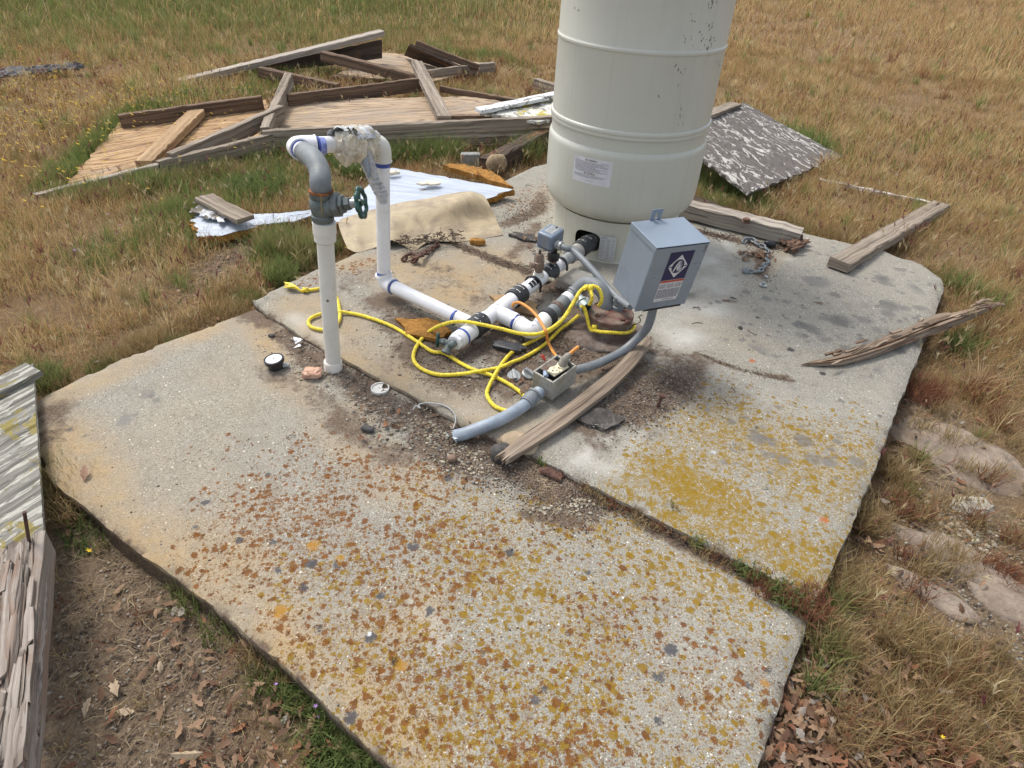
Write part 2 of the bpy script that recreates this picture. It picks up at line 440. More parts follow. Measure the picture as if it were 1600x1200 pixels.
WHITE = sm('white print', (.70,.70,.68), .5, 0, .03)
LABELW = sm('white label film', (.55,.55,.57), .4, 0, .05, 40)
LABELN = sm('navy label', (.010,.009,.065), .35, 0, .1, 40)
LABELR = sm('red label strip', (.42,.075,.04), .4, 0, .1, 40)
INK = sm('grey print', (.10,.10,.13), .6)
INKD = sm('faded brown print', (.16,.13,.05), .6)
FOIL = None
def foil():
    g = G('crumpled foil facing'); uv = g.coord('UV')
    n = g.noise(g.map(uv, (2, 22, 1)), 1.6, 6, .6, .8)
    n2 = g.noise(uv, 14, 6, .7)
    co = g.mix(g.ramp(n, [(.32, 0), (.66, 1)]), (.27,.30,.35), (.42,.46,.52))
    co = g.mix(g.ramp(n2, [(.60, 0), (.68, .8)]), co, (.38,.35,.30))
    return g.out(co, .45, g.bump(n, .2, .004), .15, .5)
FOIL = foil()
FOAM = sm('orange aged foam', (.34,.17,.045), .95, 0, .25, 60, .1, (.18,.09,.03), .4, .8, 150)
FOAMP = sm('pale brittle foam', (.64,.59,.48), .95, 0, .18, 60, .1, (.42,.30,.15), .35, .9, 120)
def fgmat():
    g = G('translucent fibreglass sheet'); uv = g.coord('UV'); v = g.coord()
    n = g.noise(v, 7, 5, .6); f = g.noise(g.map(uv, (2.5, 60, 1)), 1.0, 4, .6)
    co = g.mix(n, (.29,.23,.14), (.46,.37,.235))
    co = g.mix(g.ma('MULTIPLY', f, .35), co, (.36,.29,.18))
    co = g.mix(g.ma('MULTIPLY', g.ramp(g.noise(v, 8, 7, .72, .6, 0), [(.43, 0), (.60, 1)]), .8), co, (.20,.155,.105))
    return g.out(co, .6, g.bump(f, .25, .003), 0, .3, **{'Transmission Weight': 0.0, 'Subsurface Weight': .15, 'Subsurface Radius': (.02,.015,.01)})
FIBRE = fgmat()
FIBRE.node_tree.nodes['Principled BSDF'].inputs['Subsurface Scale'].default_value = .02
LAG = sm('torn grey insulation sleeve', (.50,.51,.52), .8, 0, .15, 80, .2, (.28,.26,.23), .3, .8, 300)
TAPE = sm('grey duct tape', (.27,.31,.37), .35, .2, .15, 40, .5, (.45,.48,.54), .3)
def clearp():
    g = G('dusty clear plastic'); v = g.coord(); n = g.noise(v, 60, 5, .7)
    return g.out(g.mix(n, (.35,.33,.29), (.48,.46,.42)), .35, None, 0, .5, **{'Alpha': .55})
CLEAR = clearp()

def concrete(name):
    g = G(name); v = g.coord(); nb = []
    f1 = g.noise(v, 260, 5, .75); f2 = g.noise(v, 22, 6, .65); f3 = g.noise(v, 3.2, 4, .6)
    co = g.ramp(f1, [(.30, (.055,.05,.04)), (.44, (.21,.195,.16)), (.57, (.31,.295,.25)), (.72, (.44,.425,.375))])
    co = g.mix(g.ma('MULTIPLY', g.ramp(f3, [(.45, 0), (.70, 1)]), .16), co, (.38,.32,.225))
    co = g.mix(g.ma('MULTIPLY', g.ramp(f2, [(.36, 1), (.50, 0)]), .45), co, (.20,.175,.14))
    # exposed aggregate
    a = g.vor(v, 190); r1 = g.sep(a[1], 0)
    agg = g.ma('MULTIPLY', g.ramp(a[0], [(.26, 1), (.34, 0)]), g.ramp(r1, [(.80, 0), (.83, 1)]))
    agc = g.ramp(g.sep(a[1], 1), [(.25, (.10,.09,.085)), (.45, (.32,.22,.14)), (.6, (.56,.51,.42)), (.85, (.72,.70,.64))], 'CONSTANT')
    co = g.mix(agg, co, agc)
    a2 = g.vor(v, 75); ag2 = g.ma('MULTIPLY', g.ramp(a2[0], [(.16, 1), (.22, 0)]), g.ramp(g.sep(a2[1], 0), [(.84, 0), (.86, 1)]))
    co = g.mix(ag2, co, g.ramp(g.sep(a2[1], 1), [(.4, (.20,.16,.13)), (.6, (.66,.62,.53)), (.8, (.10,.10,.10))], 'CONSTANT'))
    # smooth skim and tan staining
    sk = g.mix(g.noise(v, 90, 4, .7), (.38,.365,.32), (.50,.485,.44))
    co = g.mix(g.ma('MULTIPLY', g.ma('ADD', g.at('pale'), g.ma('MULTIPLY_ADD', f2, .8, -.4), clamp=True), g.at('pale')), co, sk)
    tn = g.ma('MULTIPLY', g.at('tan'), g.ramp(f2, [(.25, .35), (.6, 1)]))
    co = g.mix(g.ma('MULTIPLY', tn, .85), co, g.mix(g.noise(v, 130, 4, .7), (.24,.155,.07), (.46,.335,.18)))
    wv = g.noise(v, 60, 5, .75, 0, 1); vv = g.vadd(v, wv, .028); gn = g.noise(v, 330, 4, .8)
    def spots(co, scale, mask, col_a, col_b, rad, dens, seed, soft=.08, op=.92, exc=1.0):
        o = g.vor(g.map(vv, loc=(seed*1.37, seed*.71, 0)), scale)
        rnd = g.sep(o[1], 0); r2 = g.sep(o[1], 1)
        keep = g.ma('LESS_THAN', rnd, g.ma('MULTIPLY', mask, dens))
        rr = g.ma('MULTIPLY_ADD', r2, rad * .7, rad * .4)
        d = g.ma('DIVIDE', g.ma('SUBTRACT', g.ma('MULTIPLY_ADD', gn, rad*1.5, g.ma('SUBTRACT', rr, rad*.75)), o[0]), soft, clamp=True)
        e = g.ma('MULTIPLY', g.ma('MULTIPLY', keep, d), op)
        fine = g.ramp(g.noise(v, 420, 3, .7), [(.30, .35), (.42, 1)])
        e = g.ma('MULTIPLY', e, fine)
        nb.append(e)
        return g.mix(e, co, g.mix(g.sep(o[1], 2), col_a, col_b))
    mo, my, md = g.at('orange'), g.at('yellow'), g.at('dark')
    co = spots(co, 70, my, (.165,.098,.008), (.25,.155,.016), .56, 1.0, 5)
    co = spots(co, 150, my, (.17,.10,.009), (.28,.175,.025), .56, 1.0, 6)
    co = spots(co, 42, my, (.165,.098,.007), (.24,.145,.012), .46, .6, 7)
    co = spots(co, 40, mo, (.115,.042,.009), (.19,.075,.013), .42, .45, 27)
    co = spots(co, 52, mo, (.105,.040,.010), (.175,.065,.014), .50, 1.0, 1)
    co = spots(co, 98, mo, (.09,.035,.009), (.18,.07,.013), .54, 1.0, 2)
    co = spots(co, 210, mo, (.10,.04,.01), (.20,.095,.022), .56, .9, 3)
    # crusty sheet of mustard lichen
    cr = g.ma('ADD', g.ma('MULTIPLY', g.noise(vv, 42, 5, .75, .4), .45), g.ma('MULTIPLY', g.noise(vv, 140, 6, .8, .5), .55))
    yc = g.ma('MULTIPLY', g.ma('DIVIDE', g.ma('SUBTRACT', g.ma('ADD', cr, g.ma('MULTIPLY', g.at('crust'), .205)), .665), .025, clamp=True), g.ramp(g.noise(v, 330, 3, .7), [(.30, .35), (.42, .97)]))
    co = g.mix(yc, co, g.mix(g.noise(v, 140, 4, .7), (.16,.095,.007), (.27,.17,.018)))
    nb.append(yc)
    co = spots(co, 7.5, md, (.10,.096,.09), (.165,.157,.143), .52, 1.0, 18, .20, .86)
    co = spots(co, 15, md, (.115,.108,.10), (.19,.18,.165), .50, .9, 8, .18, .72)
    co = spots(co, 34, md, (.10,.095,.09), (.20,.19,.17), .50, .6, 9, .15, .75)
    few = g.at('specks')
    co = spots(co, 17, few, (.022,.02,.02), (.075,.075,.08), .26, .55, 12, .05, .93)
    co = spots(co, 13, few, (.40,.42,.44), (.55,.55,.54), .10, .40, 13, .04, .95)
    co = spots(co, 11, few, (.36,.075,.012), (.30,.17,.015), .20, .25, 14, .06, .85)
    # soil and grime lodged on top
    dn = g.noise(v, 34, 8, .75, .5); ds = g.at('dirt')
    dm = g.ma('DIVIDE', g.ma('SUBTRACT', g.ma('ADD', g.ma('MULTIPLY', ds, .85), dn), .78), .2, clamp=True)
    dcol = g.ramp(g.noise(v, 170, 6, .8), [(.3, (.035,.025,.02)), (.5, (.115,.083,.062)), (.66, (.24,.185,.14)), (.78, (.42,.37,.31))])
    co = g.mix(g.ma('MULTIPLY', dm, .95), co, dcol)
    film = g.ma('MULTIPLY', g.ma('MULTIPLY', ds, .4), g.ramp(f2, [(.3, .4), (.7, 1)]))
    co = g.mix(film, co, (.19,.135,.09))
    h = g.ma('ADD', g.ma('MULTIPLY', f1, .5), g.ma('MULTIPLY', f2, .6))
    h = g.ma('ADD', h, g.ma('MULTIPLY', g.ma('MULTIPLY', dm, g.noise(v, 150, 5, .8)), 1.3))
    h = g.ma('ADD', h, g.ma('MULTIPLY', g.ma('ADD', nb[2], nb[3]), .15))
    h = g.ma('ADD', h, g.ma('MULTIPLY', agg, .25))
    return g.out(co, .9, g.bump(h, .65, .005), 0, .15)
CONC = concrete('lichened concrete')
def rockmat():
    g = G('pinkish granite'); v = g.coord()
    n = g.noise(v, 9, 6, .65); f = g.noise(v, 180, 4, .75)
    co = g.mix(g.ramp(n, [(.35, 0), (.65, 1)]), (.21,.165,.125), (.38,.31,.24))
    co = g.mix(g.ma('MULTIPLY', g.ramp(f, [(.35, 1), (.5, 0)]), .5), co, (.20,.15,.12))
    co = g.mix(g.ramp(g.noise(v, 7, 6, .75, .5), [(.50, 0), (.66, .85)]), co, (.115,.10,.09))
    co = g.mix(g.ramp(g.noise(v, 3.5, 6, .7, .3), [(.50, 0), (.62, .7)]), co, (.21,.15,.10))
    soil = g.ramp(g.ma('ADD', g.noise(v, 14, 7, .75, .4), g.ma('MULTIPLY', g.sep(v, 2), -9)), [(.30, 0), (.52, 1)])
    co = g.mix(g.ma('MULTIPLY', soil, .85), co, g.mix(f, (.09,.065,.045), (.24,.175,.12)))
    return g.out(co, .9, g.bump(g.ma('ADD', n, g.ma('MULTIPLY', f, .5)), .8, .012), 0, .15)
GRANITE = rockmat()
WSTONE = sm('white quartz stone', (.34,.31,.25), .8, 0, .15, 30, .2, (.34,.29,.22), .3, .8, 60)
PINK = sm('pink feldspar stone', (.56,.33,.23), .75, 0, .15, 50, .3, (.62,.5,.4), .4, .8, 80)
SLATE = sm('dark grey stone', (.085,.08,.075), .9, 0, .2, 60, .2, (.2,.18,.16), .3, .8, 120)
FELT = sm('curled roofing felt', (.075,.068,.062), .95, 0, .25, 50, .15, (.30,.27,.24), .25, 1, 260)

def groundmat():
    g = G('dry meadow soil'); v = g.coord()
    n = g.noise(v, 1.2, 6, .6); f = g.noise(v, 45, 8, .75); f2 = g.noise(g.map(v, (1, 1, 1), (0,0,.6)), 160, 5, .75)
    co = g.ramp(f, [(.3, (.07,.05,.034)), (.5, (.165,.118,.078)), (.7, (.255,.19,.13))])
    st = g.ramp(g.noise(g.vadd(g.map(v, (140, 30, 1)), g.noise(v, 6, 3, .5, 0, 1), 40), 1.0, 4, .6), [(.5, 0), (.62, 1)])
    dry = g.mix(f2, (.10,.064,.035), (.27,.175,.09))
    co = g.mix(g.ma('MULTIPLY', st, .5), co, (.33,.26,.165))
    co = g.mix(g.ma('MULTIPLY', g.ramp(g.ma('ADD', g.at('grass'), g.ma('MULTIPLY', n, .2)), [(.3, 0), (.8, 1)]), .85), co, dry)
    co = g.mix(g.ma('MULTIPLY', g.at('green'), .55), co, g.mix(f2, (.05,.055,.022), (.13,.13,.05)))
    p = g.vor(v, 110); pm = g.ma('MULTIPLY', g.ramp(p[0], [(.25, 1), (.3, 0)]), g.ramp(g.sep(p[1], 0), [(.86, 0), (.88, 1)]))
    co = g.mix(g.ma('MULTIPLY', pm, .8), co, g.mix(g.sep(p[1], 1), (.2,.16,.12), (.42,.37,.3)))
    return g.out(co, .95, g.bump(g.ma('ADD', g.ma('MULTIPLY', f, 1.0), g.ma('MULTIPLY', f2, .5)), .9, .012), 0, .1)
GROUND = groundmat()
def tonemat(name, rough=.7, spec=.25, trans=0.0, nsc=40, var=.25):
    g = G(name); n = g.noise(g.coord(), nsc, 4, .6)
    co = g.mix(g.ma('MULTIPLY', n, var), g.at('tone', 'Color'), (.05,.035,.02))
    m = g.out(co, rough, None, 0, spec)
    if trans:
        tr = g.new('ShaderNodeBsdfTranslucent'); g.put(tr.inputs[0], co); mx = g.new('ShaderNodeMixShader'); mx.inputs[0].default_value = trans
        g.t.links.new(g.b.outputs[0], mx.inputs[1]); g.t.links.new(tr.outputs[0], mx.inputs[2]); g.t.links.new(mx.outputs[0], g.n['Material Output'].inputs[0])
    return m
TONE = tonemat('dry stems and leaves', trans=.38, var=.12)
LEAFM = tonemat('leaf skin', .75, .2, 0, 90, .5)
PEBM = tonemat('mixed gravel', .85, .2, 0, 150, .4)

# ================================================================ GROUND AND SLABS
S1px = [(398,480),(345,500),(285,522),(190,556),(120,590),(58,622),(50,645),(56,690),(76,742),(112,775),(150,808),(205,850),(285,908),(345,955),(430,1025),(520,1112),(612,1200),(690,1275),(1150,1275),(1182,1200),(1225,1090),(1256,1000),(1275,948),(1150,882),(1010,806),(905,752),(790,690),(700,645),(640,612),(545,560),(480,525),(437,500)]
S2px = [(394,466),(410,482),(437,499),(480,525),(545,561),(590,586),(640,613),(700,645),(790,692),(830,706),(905,744),(1000,793),(1100,845),(1190,890),(1273,936),(1300,888),(1332,820),(1368,730),(1402,640),(1440,540),(1466,478),(1478,447),(1472,432),(1440,410),(1380,390),(1310,374),(1262,363),(1160,332),(1060,305),(960,275),(905,262),(862,250),(835,258),(770,290),(700,325),(600,372),(530,402),(450,440)]
Z1, Z2 = -.025, 0.0
S1 = [P(x, y, Z1) for x, y in S1px]; S2 = [P(x, y, Z2) for x, y in S2px]
def inpoly(x, y, poly):
    r = np.zeros(x.shape, bool); n = len(poly); j = n - 1
    for i in range(n):
        xi, yi, xj, yj = poly[i][0], poly[i][1], poly[j][0], poly[j][1]
        if yi != yj:
            c = ((yi > y) != (yj > y)) & (x < (xj - xi) * (y - yi) / (yj - yi) + xi); r ^= c
        j = i
    return r
def dseg(x, y, a, b):
    ax, ay = a[0], a[1]; bx, by = b[0]-ax, b[1]-ay; L = bx*bx+by*by + 1e-12
    t = np.clip(((x-ax)*bx + (y-ay)*by)/L, 0, 1)
    return np.hypot(x-ax-t*bx, y-ay-t*by)
def dpoly(x, y, poly, closed=True):
    d = np.full(x.shape, 1e9); n = len(poly)
    for i in range(n if closed else n-1): d = np.minimum(d, dseg(x, y, poly[i], poly[(i+1) % n]))
    return d
def strokes(x, y, lst, z=0):
    "lst of (pixel path, radius in metres, strength): soft-edged stains"
    out = np.zeros(x.shape)
    for path, rad, st in lst:
        pts = [P(a, b, z) for a, b in path]
        d = dseg(x, y, pts[0], pts[0]) if len(pts) == 1 else dpoly(x, y, pts, False)
        out = np.maximum(out, st * np.clip(1.35 - d / rad, 0, 1))
    return out
ground_low = [([(140,900),(250,1050),(420,1180)], .5, 1.0), ([(1480,760),(1560,1000)], .5, .6)]
def zg(x, y):
    x = np.asarray(x, float); y = np.asarray(y, float)
    r = np.hypot(x, y - 1.5)
    z = -.075 + .05 * vn(x, y, .30, 3) * np.clip((r - 3) / 3, 0, 1) + .012 * vn(x, y, 2.5, 5) + .007 * vn(x, y, 9, 6)
    z = z - .03 * strokes(x, y, ground_low)
    ins = inpoly(x, y, S1) | inpoly(x, y, S2)
    return np.where(ins, np.minimum(z, -.075), z)
def zg1(x, y): return float(zg(np.array([x]), np.array([y]))[0])

def Gp(px, py, dz=0.0):
    "point of the ground seen at this pixel"
    z = -.07
    for _ in range(4):
        p = P(px, py, z); z = zg1(p.x, p.y)
    p = P(px, py, z + dz); return p

green_list = [([(80,295),(150,235),(205,185),(300,158),(440,140)], .10, 1), ([(140,300),(300,290),(420,260)], .10, .75), ([(150,400),(330,340),(430,290)], .14, .6),
    ([(250,335),(430,270),(560,300)], .12, .8), ([(640,240),(740,250),(840,230)], .14, 1), ([(430,400),(480,400)], .11, 1), ([(420,360),(470,430)], .07, 1), ([(410,120),(560,115)], .15, 1),
    ([(640,75),(770,85),(800,95)], .16, .9), ([(1240,205),(1300,240)], .13, .8), ([(1090,290),(1190,330)], .09, .8), ([(1100,260),(1120,330)], .08, .7), ([(1140,345),(1260,360)], .04, .5),
    ([(0,10),(300,5),(560,5)], 2.2, .8), ([(300,60),(600,40)], 1.0, .35), ([(1480,430),(1540,470)], .10, .5), ([(70,600)], .06, .9), ([(100,780),(150,850)], .05, .25),
    ([(560,1130),(470,1120),(600,1190)], .045, 1), ([(390,1040),(470,1130)], .04, .7), ([(690,150),(860,150)], .06, .5), ([(1250,930),(1190,915)], .03, .6), ([(1500,540)], .06, .5)]
bare_list = [([(120,880),(200,1000),(260,1160)], .22, .95), ([(60,950),(120,1190)], .16, .8), ([(390,385),(340,420)], .12, .8), ([(160,560),(330,450)], .05, .5),
    ([(1440,640),(1560,740)], .16, .8), ([(1400,830),(1590,880)], .10, .6), ([(1480,740),(1560,820)], .12, .8), ([(1500,900),(1580,1000)], .14, .8), ([(1330,1000),(1280,1150)], .07, .75), ([(1230,1190),(1330,1130)], .07, .8),
    ([(1430,180),(1560,170)], .6, .35), ([(1480,300)], .35, .45), ([(520,405),(430,460)], .05, .6), ([(330,960),(520,1130)], .06, .5)]

def build_ground():
    def axis(lo, hi, step, a, b):
        xs = list(np.arange(lo, hi, step)); s = step; x = hi
        while x < b: xs.append(x); s *= 1.13; x += s
        s = step; x = lo - step
        while x > a: xs.insert(0, x); s *= 1.13; x -= s
        return np.array(xs)
    xs = axis(-3, 3.4, .03, -220, 220); ys = axis(.1, 5, .03, -40, 320)
    X, Y = np.meshgrid(xs, ys); Z = zg(X.ravel(), Y.ravel()); nx, ny = len(xs), len(ys)
    me = bpy.data.meshes.new('ground'); me.vertices.add(nx*ny)
    me.vertices.foreach_set('co', np.stack([X.ravel(), Y.ravel(), Z], 1).ravel())
    i, j = np.meshgrid(np.arange(nx-1), np.arange(ny-1)); a = (j*nx+i).ravel()
    q = np.stack([a, a+1, a+nx+1, a+nx], 1)
    me.loops.add(q.size); me.loops.foreach_set('vertex_index', q.ravel()); me.polygons.add(len(q))
    me.polygons.foreach_set('loop_start', np.arange(len(q))*4); me.polygons.foreach_set('loop_total', np.full(len(q), 4))
    me.polygons.foreach_set('use_smooth', np.ones(len(q), bool)); me.update()
    x, y = X.ravel(), Y.ravel()
    ga = me.attributes.new('green', 'FLOAT', 'POINT'); ga.data.foreach_set('value', strokes(x, y, green_list, -.06))
    gb = me.attributes.new('grass', 'FLOAT', 'POINT'); gb.data.foreach_set('value', 1 - strokes(x, y, bare_list, -.08))
    me.materials.append(GROUND)
    link('ground', me, None, V3((0,0,0)), kind='structure')
build_ground()

ATTR1 = dict(
 orange=[([(400,790),(480,740),(520,830)], .13, 1), ([(400,850),(560,870),(650,820)], .15, 1), ([(480,700),(560,740),(700,760)], .10, .9), ([(560,1000),(700,1100),(900,1180)], .14, .8), ([(330,700),(450,700)], .07, .25), ([(950,960),(1080,1080)], .16, .55), ([(640,900),(760,850)], .13, .6), ([(1080,1120),(1180,1050)], .06, .4), ([(830,820),(900,850)], .10, .4), ([(450,960),(560,1060)], .08, .8)],
 yellow=[([(560,1060),(720,1120),(860,1020)], .15, 1), ([(740,860),(860,960),(900,1080)], .16, 1), ([(880,800),(1050,880),(1180,970)], .11, .95), ([(780,1150),(1100,1150)], .15, .6), ([(1000,900),(950,1050)], .13, .55), ([(500,900),(620,960)], .12, .45), ([(650,750),(800,800)], .08, .35), ([(1000,1150)], .15, .6)],
 crust=[([(775,985)], .04, .5), ([(905,790),(1000,830)], .03, .4)],
 tan=[([(90,690),(160,800),(330,900),(420,1010),(600,1190)], .13, 1), ([(70,630),(200,570),(340,505),(400,490)], .07, .9), ([(250,700),(330,820)], .16, .3), ([(450,600),(560,700),(650,760)], .08, .6), ([(400,500),(330,600),(200,700)], .13, .28), ([(560,980),(640,950)], .09, .7), ([(540,640),(600,760)], .07, .5), ([(830,720),(870,760)], .05, 1), ([(400,490),(430,560)], .07, 1), ([(350,640),(200,760)], .2, .25)],
 pale=[([(650,940),(690,1010)], .035, .6)],
 dark=[([(100,620),(200,640),(240,600)], .06, .6), ([(80,660),(130,690)], .05, .4)],
 specks=[([(500,900),(900,1150),(1150,1150)], .40, 1), ([(1100,950),(1200,1100)], .15, 1), ([(700,760),(1000,900),(1200,980)], .15, .8), ([(330,880),(500,1100)], .08, .6), ([(250,780)], .15, .12)],
 dirt=[([(400,488),(450,515),(500,570),(560,600),(640,660),(720,712),(790,725)], .085, .95), ([(420,575),(480,610),(540,660),(620,710)], .07, .7), ([(540,590),(700,668),(760,700)], .05, .9), ([(780,720),(850,770),(930,790)], .06, .9), ([(850,740),(960,785),(1080,845),(1275,950)], .048, 1), ([(90,640),(70,680)], .08, .55), ([(680,700),(760,760)], .05, .55), ([(820,800),(900,815)], .03, .9), ([(210,610),(330,560)], .05, .2), ([(1180,905),(1270,950)], .03, 1)])
ATTR2 = dict(
 orange=[([(470,440),(560,420)], .05, .5), ([(520,425),(600,400)], .03, .6), ([(870,290),(800,320)], .10, .4)],
 yellow=[([(1080,640),(1250,700),(1350,740)], .20, .95), ([(1050,720),(1200,840),(1290,890)], .12, .9), ([(1340,640),(1370,690)], .06, .4), ([(440,470)], .03, .6)],
 crust=[([(1060,690),(990,740)], .10, .8), ([(1060,750),(1200,830),(1270,890)], .15, .95), ([(1120,690),(1240,740),(1310,810)], .20, .9), ([(1375,670),(1340,760),(1290,870)], .05, .9), ([(1070,640),(1180,650),(1300,690)], .09, .5), ([(950,755),(1100,835),(1270,920)], .045, .85)],
 tan=[([(640,430),(760,400),(700,460)], .16, 1), ([(470,480),(640,590),(800,670)], .12, .7), ([(540,410),(700,400),(820,430)], .08, .7), ([(545,555),(640,600),(760,660)], .045, 1), ([(450,480),(600,560)], .06, .4), ([(700,400),(800,440)], .09, .8), ([(880,280),(840,330)], .07, .3), ([(1100,500),(1180,540)], .08, .25), ([(1230,390),(1190,430)], .04, .4)],
 pale=[([(900,722),(1000,640)], .03, .9), ([(1090,380),(1130,450),(1060,520),(1100,420)], .13, .9), ([(1230,405)], .035, 1), ([(460,495),(520,530)], .05, .9), ([(900,720),(960,735),(1020,640),(1080,560)], .04, .8), ([(700,640),(760,650)], .04, .5), ([(640,540),(690,530)], .05, .4), ([(620,450),(600,430)], .06, .7), ([(1150,400),(1120,360)], .05, .8), ([(820,660),(870,690)], .05, .6), ([(1010,530),(1060,540)], .06, .6), ([(1120,580),(1250,640),(1380,640)], .08, .45), ([(800,350),(870,330)], .04, .5)],
 dark=[([(1200,690),(1330,740)], .15, .8), ([(1290,450),(1220,470),(1330,510)], .20, 1), ([(1340,430),(1420,440),(1400,490)], .14, 1), ([(1110,480),(1200,540)], .10, .5), ([(1270,385),(1330,400)], .06, .8), ([(1180,480),(1290,540)], .12, .45), ([(1210,690),(1160,660)], .05, .7), ([(1310,700)], .05, .6), ([(1360,500)], .1, .7), ([(1230,600),(1360,600)], .1, .3), ([(1120,630),(1300,780)], .12, .3)],
 specks=[([(1150,700),(1280,860)], .15, .9), ([(1200,520),(1330,560)], .25, .6)],
 dirt=[([(560,440),(700,430),(820,470)], .22, .42), ([(470,490),(560,540),(700,620)], .10, .38), ([(600,470),(640,520),(680,560),(730,590),(800,600)], .13, .9), ([(790,560),(850,580),(900,540),(970,560)], .19, 1), ([(940,540),(900,470),(860,440)], .11, .9), ([(700,540),(760,560),(800,520)], .11, 1), ([(1000,610),(1060,590),(980,640)], .12, .88), ([(740,470),(790,440),(830,430)], .05, .45), ([(920,610),(900,650),(940,690)], .07, .75), ([(1020,560),(1090,560),(1080,600)], .07, .7), ([(900,640),(960,670)], .05, .8), ([(930,700),(1020,640)], .03, .5),
   ([(700,375),(760,400),(830,425),(870,430)], .03, .9), ([(790,350),(840,330),(850,300)], .05, .7), ([(830,380),(800,400),(840,350)], .04, .8), ([(1090,360),(1160,378),(1220,385)], .03, 1), ([(1190,390),(1190,430)], .035, .9), ([(1170,430),(1160,470)], .03, .35), ([(1085,552),(1150,575),(1235,592)], .018, 1), ([(1100,540),(1140,550)], .035, .45), ([(1200,590),(1230,585)], .012, .9), ([(860,455),(790,500),(760,540)], .05, .85), ([(560,540),(540,480)], .04, .5), ([(650,400),(690,380)], .03, .7), ([(1130,470),(1150,470)], .015, .7), ([(1270,470),(1290,475)], .015, .8), ([(600,500),(560,500)], .03, .5), ([(1090,600),(1010,690)], .03, .5)])

def build_slab(name, outline, zt, th, attrs, seed, label):
    # dense, slightly chipped outline
    pts = []
    n = len(outline)
    for i in range(n):
        a, b = outline[i], outline[(i+1) % n]; k = max(1, int((b-a).length / .015))
        nr = V3((-(b-a).y, (b-a).x, 0)).normalized()
        for q in range(k):
            p = a.lerp(b, q/k)
            d = .0022*float(vn(p.x, p.y, 45, seed)) + .003*float(vn(p.x, p.y, 11, seed+2)) + .004*float(vn(p.x, p.y, 3, seed+3))
            pts.append((p.x + nr.x*d, p.y + nr.y*d))
    ox = np.array([p[0] for p in pts]); oy = np.array([p[1] for p in pts])
    st = .02
    gx, gy = np.meshgrid(np.arange(ox.min(), ox.max(), st), np.arange(oy.min(), oy.max(), st))
    gx = gx.ravel() + rng.uniform(-.3,.3,gx.size)*st; gy = gy.ravel() + rng.uniform(-.3,.3,gy.size)*st
    poly = [(a, b) for a, b in pts]
    k = inpoly(gx, gy, poly) & (dpoly(gx, gy, [(o[0], o[1]) for o in outline]) > .014)
    allp = pts + list(zip(gx[k], gy[k])); nb = len(pts)
    vo, ed, fa, *_ = mgeo.delaunay_2d_cdt([V3((a, b)).to_2d() if False else __import__('mathutils').Vector((a, b)) for a, b in allp], [(i, (i+1) % nb) for i in range(nb)], [], 1, 1e-6)
    x = np.array([v.x for v in vo]); y = np.array([v.y for v in vo])
    d = dpoly(x, y, poly)
    z = zt + .0022*vn(x, y, 3, seed+3) + .0012*vn(x, y, 16, seed+4) - .009*np.clip(1 - d/.016, 0, 1)**1.5 - .006*np.clip(1-d/.05, 0, 1)*(vn(x, y, 14, seed+6) > .3)
    if seed == 20:
        # raised pour behind a ragged step
        line = [P(a, b) for a, b in [(1000,520),(1085,545),(1150,570),(1235,592),(1330,640)]]
        dd = dpoly(x, y, line, False); z -= .006*np.clip(1 - dd/.03, 0, 1)
        crk = [P(a, b) for a, b in [(640,372),(700,378),(760,402),(830,428),(880,455)]]
        dd = dpoly(x, y, crk, False); z -= .012*np.clip(1 - dd/.02, 0, 1)
    verts = [(a, b, c) for a, b, c in zip(x, y, z)]; faces = [list(f) for f in fa]
    # boundary edges
    from collections import Counter
    ec = Counter()
    for f in faces:
        for i in range(len(f)): ec[tuple(sorted((f[i], f[(i+1) % len(f)])))] += 1
    bd = [e for e, c in ec.items() if c == 1]; bv = sorted({i for e in bd for i in e}); rows = [{i: i for i in bv}]
    cx, cy = x.mean(), y.mean()
    for r_, (dz, dj) in enumerate([(.012, .003), (.035, -.003), (th*.6, .004), (th, 0)]):
        m = {}
        for i in bv:
            jn = dj + .004*float(vn(x[i]*1.0+r_, y[i], 30, seed+9)) ; ux, uy = x[i]-cx, y[i]-cy; L = math.hypot(ux, uy)
            m[i] = len(verts); verts.append((x[i]+ux/L*jn, y[i]+uy/L*jn, z[i]-dz))
        rows.append(m)
    for a, b in bd:
        for r_ in range(4): faces.append([rows[r_][a], rows[r_][b], rows[r_+1][b], rows[r_+1][a]])
    me = bpy.data.meshes.new(name); me.from_pydata(verts, [], faces)
    bm = bmesh.new(); bm.from_mesh(me); bmesh.ops.recalc_face_normals(bm, faces=bm.faces)
    for f in bm.faces: f.smooth = True
    for e in bm.edges:
        if len(e.link_faces) == 2 and e.calc_face_angle(0) > R(40): e.smooth = False
    bm.to_mesh(me); bm.free()
    X = np.array([v[0] for v in verts]); Y = np.array([v[1] for v in verts]); Zs = np.array([v[2] for v in verts])
    for an in ('orange','yellow','crust','tan','pale','dark','specks','dirt'):
        val = strokes(X, Y, attrs.get(an, []), zt)
        jit = .75 + .55*fbm(X, Y, 9, hash(an) % 97 if False else sum(map(ord, an)) % 97, 3) + .2*fbm(X, Y, 3, sum(map(ord, an)) % 89, 2)
        val = np.clip(val*jit, 0, 1)
        if an == 'crust': val = np.clip(strokes(X, Y, attrs.get(an, []), zt)*(.9+.3*fbm(X, Y, 2.5, 5, 2)), 0, 1)
        if an == 'dirt': val = np.where(Zs < zt-.014, .55, val)
        if an in ('orange','yellow','crust','dark','specks','pale'): val = np.where(Zs < zt-.014, val*.15, val)
        me.attributes.new(an, 'FLOAT', 'POINT').data.foreach_set('value', val)
    me.materials.append(CONC)
    return link(name, me, None, V3((0,0,0)), kind='structure')
build_slab('lower_concrete_slab', S1, Z1, .12, ATTR1, 10, '')
